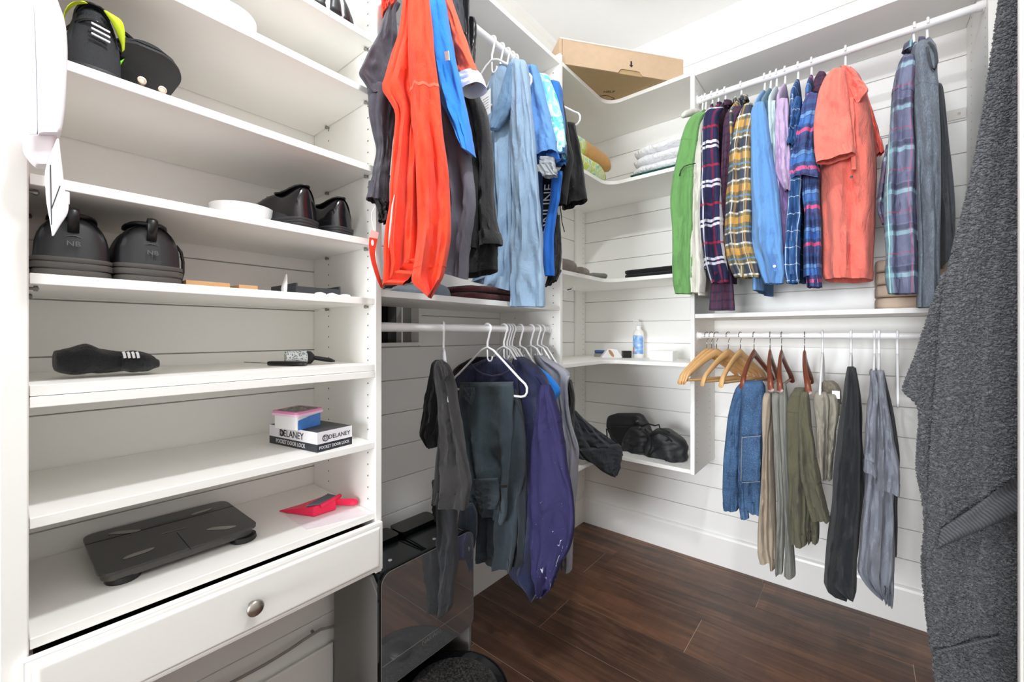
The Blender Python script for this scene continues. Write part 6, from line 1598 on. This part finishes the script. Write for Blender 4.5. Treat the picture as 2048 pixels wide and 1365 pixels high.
obj('sensor_turret', Mesh().lathe([(0.042, 0.096), (0.042, 0.108), (0.038, 0.112), (0.002, 0.1125)], 32, (0.47, -1.50, 0)), M_BLACK, rv, smooth=True, auto=0.8)
for sy in (-1, 1):
    obj('wheel', Mesh().tube([(0.405, -1.492+sy*0.10, 0.018), (0.405, -1.492+sy*0.125, 0.018)], 0.0178, 16), M_RUB, rv, smooth=True, auto=0.8)

# ------------------------------------------------------------------ recess in the left wall behind the lower rod
nch = thing('wall_niche', 'recessed dark box in the wall behind the lower left rod', 'niche', (-0.05, -1.50, 1.16))
NY0, NY1, NZ0, NZ1 = -1.700, -1.300, 1.160, 1.352
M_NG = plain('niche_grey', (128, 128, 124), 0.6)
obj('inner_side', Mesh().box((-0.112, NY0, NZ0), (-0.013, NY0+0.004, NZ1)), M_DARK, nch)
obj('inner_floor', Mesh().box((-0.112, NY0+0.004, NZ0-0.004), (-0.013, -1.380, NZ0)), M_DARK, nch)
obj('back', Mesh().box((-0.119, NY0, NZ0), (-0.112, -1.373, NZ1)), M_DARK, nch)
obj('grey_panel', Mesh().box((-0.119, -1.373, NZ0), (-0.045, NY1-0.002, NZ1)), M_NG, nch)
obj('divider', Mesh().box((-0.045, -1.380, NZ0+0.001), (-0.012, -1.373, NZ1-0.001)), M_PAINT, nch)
fr_ = Mesh()
fr_.box((-0.012, NY0, NZ0-0.010), (0.006, NY1+0.003, NZ0+0.004))
obj('sill', fr_, M_PAINT, nch, bevel=0.001)
obj('jamb', Mesh().box((-0.10, NY1-0.008, NZ0+0.004), (0.004, NY1+0.006, NZ1)), M_PAINT, nch, bevel=0.001)

# ------------------------------------------------------------------ cardboard box on top of the corner shelves
ZK = CZ[0]+0.001
K0 = Vector((0.335, -0.783, ZK)); KD = (Vector((0.655, -0.355, ZK))-Vector((0.340, -0.773, ZK))).normalized()
KN = Vector((-KD.y, KD.x, 0)); KL, KW, KH = 0.63, 0.36, 0.113
kb = thing('cardboard_box', 'flat brown cardboard box across the top corner shelf', 'box', K0+KD*KL/2+KN*KW/2)
M_KRAFT = plain('kraft_cardboard', (200, 172, 142), 0.8, var=0.08, scale=40); M_KRAFTB = plain('kraft_cardboard_bottom', (182, 154, 114), 0.8, var=0.08, scale=40)
obj('body', Mesh().add([K0+KN*0.006, K0+KD*KL+KN*0.006, K0+KD*KL+KN*KW, K0+KN*KW] + [p+Vector((0, 0, KH-0.004)) for p in (K0+KN*0.006, K0+KD*KL+KN*0.006, K0+KD*KL+KN*KW, K0+KN*KW)], [(0,3,2,1), (4,5,6,7), (0,1,5,4), (1,2,6,5), (2,3,7,6), (3,0,4,7)]), M_KRAFTB, kb, bevel=0.002)
# front flap with the thumb notch
def kp(u, h, o=0.0): return K0 + KD*u - KN*o + Vector((0, 0, h))
fl2 = [(0.012, 0.0), (0.285, 0.0), (0.292, 0.010), (0.298, 0.017), (0.31, 0.020), (0.385, 0.020), (0.398, 0.017), (0.404, 0.008), (0.412, 0.0), (KL, 0.0), (KL, KH), (0.012, KH)]
n = len(fl2)
obj('front_flap', Mesh().add([kp(u, h, 0.0) for u, h in fl2]+[kp(u, h, -0.006) for u, h in fl2], [tuple(range(n)), tuple(range(n, 2*n))[::-1]]+[(i, (i+1)%n, (i+1)%n+n, i+n) for i in range(n)]), M_KRAFT, kb)
obj('side_flap', Mesh().add([kp(-0.004, 0.0), kp(0.010, 0.0), kp(0.010, KH), kp(-0.004, KH)]+[kp(-0.004, 0, -KW), kp(0.010, 0, -KW), kp(0.010, KH, -KW), kp(-0.004, KH, -KW)], [(0,1,2,3), (7,6,5,4), (0,4,5,1), (1,5,6,2), (2,6,7,3), (3,7,4,0)]), M_KRAFT, kb)
obj('lid', Mesh().add([kp(0.0, KH-0.003, -0.004), kp(KL, KH-0.003, -0.004), kp(KL, KH-0.003, -KW), kp(0.0, KH-0.003, -KW)] + [kp(0.0, KH, -0.004), kp(KL, KH, -0.004), kp(KL, KH, -KW), kp(0.0, KH, -KW)], [(0,3,2,1), (4,5,6,7), (0,1,5,4), (1,2,6,5), (2,3,7,6), (3,0,4,7)]), plain('bounce_white_card', (240, 238, 234), 0.7), kb)  # unseen white top, added to keep light bounced onto the ceiling neutral
obj('lid_edge', Mesh().tube([kp(0.0, KH), kp(KL, KH)], 0.003, 8), plain('white_card_edge', (238, 230, 222), 0.7), kb)
ar = [(-0.004, 0.030), (0.004, 0.030), (0.004, 0.012), (0.011, 0.012), (0.0, 0.0), (-0.011, 0.012), (-0.004, 0.012)]
obj('arrow_print', Mesh().add([kp(0.352+u, 0.032+h, 0.0006) for u, h in ar], [tuple(range(7))]), M_INKB, kb)
bc = atz(1218, 184, ZK-0.0008)
lettering('HELP', 'lettering', bc, 0.026, facing(RGT*-1, FWD) if False else facing(RGT, -FWD), plain('brown_ink', (70, 56, 36), 0.7), kb, ext=0.0001)
hx_ = [atz(1192, 193, ZK-0.0008), atz(1214, 191, ZK-0.0008), atz(1229, 197, ZK-0.0008), atz(1216, 204, ZK-0.0008), atz(1198, 203, ZK-0.0008)]
obj('logo_outline', Mesh().tube(hx_, 0.0012, 4, closed=True), M_INKB, kb)

# ------------------------------------------------------------------ things on the corner shelves
# shelf 2: rolled towels, folded white towel, teal cloth
F_terryw = fabric('white_terry', (240, 240, 242), (226, 226, 230), wrinkle=0.5, weave=260, wscale=40)
F_terryo = fabric('apricot_terry', (222, 170, 104), (206, 150, 86), wrinkle=0.4, weave=260)
def lime():
    N = Nodes('lime_tie_dye_terry', 0.95); n = N.noise(N.coord('Object'), 22, 3, 0.6, 1.0)
    N.color(N.ramp(n, [(0.35, lin((140, 206, 160))), (0.46, lin((232, 240, 214))), (0.55, lin((214, 218, 90))), (0.7, lin((176, 216, 140)))]))
    N.bump(N.noise(N.coord('Object'), 260, 1), 0.4, 0.004); return N.m
F_lime = lime()
Z2 = CZ[1]
def roll(name, label, pts, rad, mats, split):
    t = thing(name, label, 'towel', (pts[0]+pts[-1])/2 - Vector((0, 0, rad)), group='rolled towels on the corner shelf')
    d = (pts[-1]-pts[0]); L_ = d.length; u = d.normalized(); b = Vector((-u.y, u.x, 0))
    edges = [0.0] + split + [1.0]
    for k, m in enumerate(mats):
        a0, a1 = edges[k], edges[k+1]
        secs = []
        for i in range(6):
            s = a0+(a1-a0)*i/5
            r = rad*(0.55 if s < 0.01 or s > 0.99 else (0.93 if s < 0.08 or s > 0.93 else 1.0))
            secs.append((pts[0]+d*s, b*r, Vector((0, 0, r))))
        obj('roll', loft(secs, 18, 24, amp=0.002, freq=30), m, t, smooth=True)
    return t
r1 = atz(1205, 366, Z2); 
e1 = Vector((0.325, -0.42, Z2+0.032)); e0 = Vector((0.255, -0.76, Z2+0.032))
roll('rolled_towel', 'lime green tie-dyed rolled towel at the shelf corner', [Vector((0.300, -0.76, Z2+0.047)), Vector((0.300, -0.315, Z2+0.047))], 0.046, [F_lime], [])
roll('rolled_towel', 'apricot and lime rolled towel on top of the green roll', [Vector((0.285, -0.76, Z2+0.139)), Vector((0.285, -0.225, Z2+0.137))], 0.046, [F_lime, F_terryo], [0.42])
wt = thing('folded_towel', 'thick white terry towel folded on the corner shelf', 'towel', (0.53, -0.22, Z2+0.022))
w0, w1 = aty(1268, 320, -0.26), aty(1372, 285, -0.26)
for k in range(3):
    zz = Z2+0.050+k*0.047
    secs = []
    for i in range(7):
        s = i/6; x = w0.x+0.005*k+(w1.x+0.03-w0.x)*s
        hh = 0.018 if s == 0 else 0.0275
        secs.append((Vector((x, -0.215, zz+0.012*s*(k*0.5))), Vector((0, 0.085 if s > 0 else 0.06, 0)), Vector((0, 0, hh))))
    obj('fold', loft(secs, 26, 24, sq=0.9, amp=0.004, freq=30, seed=k), F_terryw, wt, smooth=True)
tcl = thing('teal_cloth', 'teal green cloth folded under the white towel', 'cloth', (0.53, -0.24, Z2))
for k in range(2):
    obj('fold', loft([(Vector((w0.x+0.012+0.004*k, -0.235, Z2+0.0065+k*0.0115)), Vector((0, 0.085, 0)), Vector((0, 0, 0.004))), (Vector((w0.x+0.03, -0.235, Z2+0.0065+k*0.0115)), Vector((0, 0.09, 0)), Vector((0, 0, 0.006))), (Vector((w1.x+0.02, -0.235, Z2+0.0065+k*0.0115)), Vector((0, 0.09, 0)), Vector((0, 0, 0.006)))], 14, 16, sq=0.6, amp=0.001), fabric('teal_cotton', (110, 190, 204)) if k == 0 else fabric('deep_green_cotton', (22, 84, 72)), tcl, smooth=True)
# shelf 3: grey knitted slippers and socks, black folded towel, valet hook
Z3 = CZ[2]
F_knit = fabric('taupe_knit', (148, 136, 128), (120, 110, 104), wrinkle=0.6, weave=240)
F_knit2 = fabric('grey_knit', (130, 128, 124), (108, 106, 102), wrinkle=0.6, weave=240)
def knit(name, label, spec, mat):
    secs = [(Vector((x, y, Z3+h)), Vector((0.6*w, -0.5*w, 0)) if False else Vector((w, 0, 0)), Vector((0, 0, h))) for x, y, w, h in spec]
    o = obj(name, loft(secs, 26, 22, amp=0.003, freq=40, floor_z=Z3+0.0005), mat, smooth=True)
    return tag(o, label, 'socks', 'knitted socks on the corner shelf')
knit('knit_sock', 'taupe knitted sock ball nearest the divider', [(0.29, -0.77, 0.02, 0.02), (0.285, -0.74, 0.045, 0.030), (0.285, -0.68, 0.05, 0.034), (0.285, -0.62, 0.042, 0.030), (0.285, -0.585, 0.02, 0.016)], F_knit)
knit('knit_sock', 'ribbed brown grey sock in the middle of the row', [(0.30, -0.585, 0.015, 0.012), (0.30, -0.56, 0.030, 0.022), (0.30, -0.52, 0.032, 0.022), (0.30, -0.485, 0.022, 0.014)], F_knit)
knit('knit_sock', 'flat grey sock end nearest the rounded shelf edge', [(0.315, -0.478, 0.012, 0.009), (0.318, -0.45, 0.026, 0.013), (0.325, -0.41, 0.028, 0.014), (0.333, -0.375, 0.028, 0.015), (0.335, -0.362, 0.016, 0.010)], F_knit2)
bt0, bt1 = aty(1252, 545, -0.30), aty(1362, 545, -0.30)
btw = thing('black_cloth', 'black folded fleece cloth left of the green jacket', 'cloth', ((bt0.x+bt1.x)/2, -0.25, Z3))
for k in range(2):
    obj('fold', loft([(Vector((bt0.x, -0.25, Z3+0.013+k*0.022)), Vector((0, 0.05, 0)), Vector((0, 0, 0.009))), (Vector((bt0.x+0.012, -0.25, Z3+0.0125+k*0.022)), Vector((0, 0.065, 0)), Vector((0, 0, 0.0125))), (Vector(((bt0.x+bt1.x)/2, -0.25, Z3+0.0125+k*0.023)), Vector((0, 0.066, 0)), Vector((0, 0, 0.0125))), (Vector((bt1.x, -0.25, Z3+0.0125+k*0.024)), Vector((0, 0.066, 0)), Vector((0, 0, 0.0125)))], 22, 20, sq=0.6, amp=0.0015, freq=30, seed=k), F_black, btw, smooth=True)
hkv = thing('hook', 'small white and black hook on the divider below sock shelf', 'hook', atx(1138, 582, 0.30))
hv = [atx(x, y, 0.30) for x, y in ((1126, 580), (1133, 582), (1141, 580), (1147, 577))]
obj('arm', Mesh().tube([Vector((0.30, Y_M1+TP, hv[0].z))]+hv, 0.005, 8), M_WPLAS, hkv, smooth=True)
obj('tip', Mesh().lathe([(0.007, -0.007), (0.0095, 0), (0.007, 0.007), (0.003, 0.010)], 14, hv[-1], 'Y'), M_WPLAS, hkv, smooth=True)
obj('grip', Mesh().tube([hv[1]+Vector((0.004, 0, 0.0035)), hv[2]+Vector((0.004, 0, 0.0035))], 0.0028, 6), M_BLACK, hkv)
# shelf 4
Z4 = CZ[3]
def on4(px, Y): return Vector((aty(px, 700, Y).x, Y, Z4))
bp = on4(1199, -0.10)
br_ = thing('blue_brush', 'blue backed nail brush behind the white dispenser', 'brush', bp)
obj('base', Mesh().obox(bp+Vector((0, 0, 0.010)), (0.028, 0.012, 0), (-0.006, 0.014, 0), (0, 0, 0.010)), plain('grey_pumice', (150, 144, 134), 0.8), br_, bevel=0.004)
obj('top', Mesh().obox(bp+Vector((0.002, 0, 0.030)), (0.028, 0.012, 0), (-0.006, 0.014, 0), (0, 0, 0.0095)), plain('blue_plastic', (44, 78, 140), 0.4), br_, bevel=0.006, seg=3)
tp = thing('tape_dispenser', 'white dispenser with brown oval window on lotion shelf', 'dispenser', on4(1224, -0.17))
q = on4(1224, -0.17); rx = RGT
prof = [(-0.062, 0.0), (-0.040, 0.028), (-0.026, 0.048), (-0.010, 0.052), (0.030, 0.048), (0.040, 0.030), (0.050, 0.018), (0.058, 0.008), (0.058, 0.0)]
n = len(prof)
obj('body', Mesh().add([q+rx*a+Vector((0, 0, b))-FWD*0.0 for a, b in prof]+[q+rx*a+Vector((0, 0, b))+FWD*0.045 for a, b in prof], [tuple(range(n)), tuple(range(n, 2*n))[::-1]]+[(i, (i+1)%n, (i+1)%n+n, i+n) for i in range(n)]), M_WPLAS, tp, bevel=0.003)
ov = [q-FWD*0.001+rx*(-0.004+0.010*math.cos(2*math.pi*k/20)-0.012*math.sin(2*math.pi*k/20)*-1*-1)+Vector((0, 0, 0.026+0.021*math.sin(2*math.pi*k/20))) for k in range(20)]
obj('window', Mesh().add(ov+[p+FWD*0.003 for p in ov], [tuple(range(20))]+[(i, (i+1)%20, (i+1)%20+20, i+20) for i in range(20)]), plain('tan_tape', (190, 136, 92), 0.6), tp)
p = on4(1255, -0.12)
tag(obj('black_box', Mesh().obox(p+Vector((0, 0, 0.020))+FWD*0.02, rx*0.024, FWD*0.018, (0, 0, 0.0195)), M_BLACK, bevel=0.001), 'small black box between white dispenser and lotion bottle', 'box')
lo = thing('lotion_bottle', 'white pump lotion bottle with blue label on corner shelf', 'bottle', on4(1277, -0.065))
q = on4(1277, -0.065)
obj('body', Mesh().lathe([(0.026, 0), (0.030, 0.004), (0.031, 0.02), (0.031, 0.130), (0.029, 0.146), (0.018, 0.160), (0.014, 0.164)], 28, q, sx=1.0, sy=0.8), plain('bottle_white', (236, 232, 228), 0.35), lo, smooth=True, auto=0.8)
def lotion_label():
    N = Nodes('lotion_label', 0.4); n = N.noise(N.coord('Object'), 45, 3)
    N.color(N.ramp(n, [(0.40, lin((112, 160, 220))), (0.55, lin((150, 188, 232))), (0.66, lin((206, 222, 240)))])); return N.m
rows = []
for h in (0.022, 0.05, 0.09, 0.128):
    rows.append([q+Vector((0.0316*math.cos(a), 0.0316*0.8*math.sin(a), h)) for a in [math.radians(-165+150*k/14) for k in range(15)]])
lbm = obj('label', Mesh().grid(rows), lotion_label(), lo, smooth=True)
rows = [[q+Vector((0.0320*math.cos(a), 0.0320*0.8*math.sin(a), h)) for a in [math.radians(-165+45*k/6) for k in range(7)]] for h in (0.03, 0.062)]
obj('picture', Mesh().grid(rows), plain('label_picture', (206, 150, 130), 0.5, var=0.4, scale=60), lbm)
lettering('Cetaphil', 'lettering', q+Vector((0.006, -0.0262, 0.095)), 0.012, facing((1, 0, 0), (0, 0, 1)), plain('dark_blue_ink', (40, 80, 160), 0.5), lbm, ext=0.0006) if False else None
obj('collar', Mesh().lathe([(0.014, 0.162), (0.0145, 0.182), (0.008, 0.186)], 20, q), M_WPLAS, lo, smooth=True, auto=0.8)
obj('pump', Mesh().tube([q+Vector((0, 0, 0.184)), q+Vector((0, 0, 0.205)), q+Vector((-0.004, 0, 0.212)), q-RGT*0.022+Vector((0, 0, 0.212)), q-RGT*0.030+Vector((0, 0, 0.204))], [0.004, 0.004, 0.006, 0.005, 0.003], 10), M_WPLAS, lo, smooth=True)
wb0, wb1 = on4(1345, -0.25), on4(1299, -0.20)
wc = thing('white_container', 'white square container right of the lotion bottle', 'container', wb0)
qd = [wb0, wb1, wb1+FWD*0.07+RGT*0.03, wb0+FWD*0.07+RGT*0.05]
obj('body', slab(qd, 0.042, 0.004), M_WPLAS, wc, auto=0.6)
qc = sum(qd, Vector((0,0,0)))/4
obj('lid', slab([qc+(p-qc)*1.03+Vector((0, 0, 0.0425)) for p in qd], 0.006, 0.004), M_WPLAS, wc, auto=0.6)
# shelf 5: draped black shorts and bag
Z5 = CZ[4]
F_shorts = fabric('washed_black_twill', (58, 62, 68), (44, 48, 54), wrinkle=0.6)
ds = thing('draped_shorts', 'dark grey shorts draped over the edge of the lowest corner shelf', 'shorts', (0.30, -0.62, Z5-0.10))
PD = PP((0.345, -0.60, 1), (0.80, -0.60, 0))
cloth('body', [(1136, 818, 1152, 822), (1134, 845, 1172, 842), (1136, 870, 1192, 858), (1142, 890, 1212, 872), (1150, 905, 1230, 886), (1160, 915, 1240, 896), (1185, 928, 1245, 910)], PD, [0.02, 0.03, 0.035, 0.035, 0.03, 0.028, 0.026], F_shorts, ds, nrm=(0.80, -0.60, 0), folds=2.4, amp=0.012, seed=3.1, closed_bottom=True, crease=1.6)
cloth('leg', [(1158, 900, 1238, 888), (1170, 915, 1244, 902), (1188, 930, 1243, 918), (1204, 943, 1238, 934), (1220, 952, 1232, 950)], PP((0.375, -0.60, 1), (0.80, -0.60, 0)), 0.022, F_shorts, ds, nrm=(0.80, -0.60, 0), folds=1.4, amp=0.006, seed=4.1, bands=[('hem', 0.05, 0.14, 0.0015)])
cloth('leg', [(1140, 880, 1180, 900), (1142, 900, 1190, 918), (1152, 916, 1196, 926)], PP((0.350, -0.60, 1), (0.80, -0.60, 0)), 0.015, F_shorts, ds, nrm=(0.80, -0.60, 0), folds=1.4, amp=0.006, seed=6.1)
M_NYL = plain('black_nylon', (34, 35, 38), 0.5, var=0.2, scale=60, bump=0.3, bscale=500)
M_NYLD = plain('black_nylon_inside', (14, 14, 15), 0.7)
bg = thing('black_bag', 'black nylon bag slumped open on the lowest corner shelf', 'bag', (0.57, -0.20, Z5))
PB_ = PY(-0.20)
def bag_part(name, rows, Y, T, mat, **kw):
    d = dict(folds=1.6, amp=0.008, crease=1.4, closed_bottom=True, sq=0.7, nrow=30, nseg=40); d.update(kw)
    return cloth(name, rows, PY(Y), T, mat, bg, nrm=(0, -1, 0), **d)
bag_part('flap', [(827, 1234, 1278), (832, 1219, 1286), (842, 1214, 1294), (856, 1214, 1302), (868, 1218, 1306), (884, 1226, 1306), (898, 1242, 1300)], -0.13, 0.035, M_NYL, seed=2.2)
bag_part('lining', [(851, 1220, 1280), (866, 1222, 1286), (884, 1234, 1282), (896, 1246, 1276)], -0.172, 0.010, M_NYLD, seed=2.9, amp=0.002)
bag_part('front_pocket', [(855, 1262, 1286), (866, 1254, 1302), (882, 1246, 1310), (898, 1243, 1312), (908, 1248, 1308), (911, 1256, 1300)], -0.225, 0.035, M_NYL, seed=3.7)
bag_part('body', [(858, 1312, 1334), (866, 1304, 1346), (880, 1296, 1366), (894, 1290, 1374), (908, 1292, 1374), (918, 1306, 1374), (922, 1318, 1372)], -0.225, 0.060, M_NYL, seed=5.3)
for pts in ([(1282, 854), (1296, 848), (1310, 852), (1318, 850), (1320, 858), (1326, 860), (1340, 866)], [(1213, 858), (1214, 870), (1214, 878)], [(1330, 918), (1334, 927), (1342, 920), (1350, 914)], [(1290, 858), (1300, 876), (1302, 896), (1296, 910)], [(1302, 872), (1318, 866), (1332, 872), (1344, 884)], [(1298, 912), (1312, 898), (1326, 886), (1336, 880)]):
    obj('strap', Mesh().tube([aty(x, y, -0.285) for x, y in pts], 0.004, 7), M_NYLD, bg, smooth=True)
for (x, y) in ((1280, 855), (1324, 874), (1274, 843)):
    obj('zip_pull', Mesh().obox(aty(x, y, -0.265), (0.006, 0, 0.003), (0, 0.002, 0), (-0.002, 0, 0.004)), M_PIN, bg)

# ------------------------------------------------------------------ mid shelves
ZM = 1.319
rb = thing('dark_red_bundle', 'dark red folded garment on shelf under the light blue shirt', 'garment', (0.22, -1.22, ZM))
r0, r1_ = atx(925, 600, 0.28), atx(1022, 605, 0.28)
F_mar = fabric('maroon_jersey', (92, 24, 30), (56, 12, 18), wrinkle=0.6)
for k, (sc1, hh) in enumerate(((1.0, 0.016), (0.9, 0.014))):
    ym_ = (r0.y+r1_.y)/2; hl = (r1_.y-r0.y)/2*sc1
    obj('fold', loft([(Vector((0.22, ym_-hl, ZM+0.014+k*0.026)), Vector((0.07, 0, 0)), Vector((0, 0, 0.006))), (Vector((0.22, ym_-hl*0.8, ZM+0.016+k*0.026)), Vector((0.10, 0, 0)), Vector((0, 0, hh))), (Vector((0.22, ym_, ZM+0.016+k*0.028)), Vector((0.11, 0, 0)), Vector((0, 0, hh))), (Vector((0.22, ym_+hl, ZM+0.016+k*0.026)), Vector((0.10, 0, 0)), Vector((0, 0, hh)))], 22, 22, sq=0.7, amp=0.005, freq=25, seed=k*3, floor_z=ZM+0.0005), F_mar, rb, smooth=True)
gp = atx(1094, 607, 0.20)
tag(obj('small_grey_box', Mesh().box((0.19, gp.y-0.010, ZM), (0.215, gp.y+0.010, ZM+0.024)), M_DGREY, bevel=0.001), 'tiny grey box at the far end of middle shelf', 'box')
pt = thing('grey_garment', 'pale grey folded garment behind the orange jacket on shelf', 'garment', (0.16, -1.40, ZM))
obj('fold', loft([(Vector((0.15, -1.52, ZM+0.02)), Vector((0.05, 0, 0)), Vector((0, 0, 0.010))), (Vector((0.15, -1.46, ZM+0.026)), Vector((0.09, 0, 0)), Vector((0, 0, 0.024))), (Vector((0.15, -1.38, ZM+0.030)), Vector((0.10, 0, 0)), Vector((0, 0, 0.029))), (Vector((0.15, -1.33, ZM+0.02)), Vector((0.07, 0, 0)), Vector((0, 0, 0.016)))], 20, 22, sq=0.7, amp=0.005, freq=25, floor_z=ZM+0.0005), fabric('pale_blue_grey_cotton', (150, 164, 176)), pt, smooth=True)
ZR = 1.289
c0, c1_ = aty(1748, 560, -0.14), aty(1885, 560, -0.14)
cu_ = thing('beige_blanket', 'beige woven blanket folded behind the plaid flannel shirt', 'blanket', ((c0.x+c1_.x)/2, -0.12, ZR))
F_bei = fabric('beige_weave', (216, 196, 176), (202, 180, 160), wrinkle=0.3, weave=200)
zt_ = aty(1760, 522, -0.16).z
nf = 4
for k in range(nf):
    hh = (zt_-ZR)/nf/2
    obj('fold', loft([(Vector((c0.x+0.004, -0.12, ZR+hh*(2*k+1))), Vector((0, 0.07, 0)), Vector((0, 0, hh*0.8))), (Vector((c0.x+0.03, -0.12, ZR+hh*(2*k+1))), Vector((0, 0.09, 0)), Vector((0, 0, hh))), (Vector((c1_.x, -0.12, ZR+hh*(2*k+1))), Vector((0, 0.09, 0)), Vector((0, 0, hh)))], 14, 24, sq=0.4, amp=0.001, freq=20, seed=k), F_bei, cu_, smooth=True)
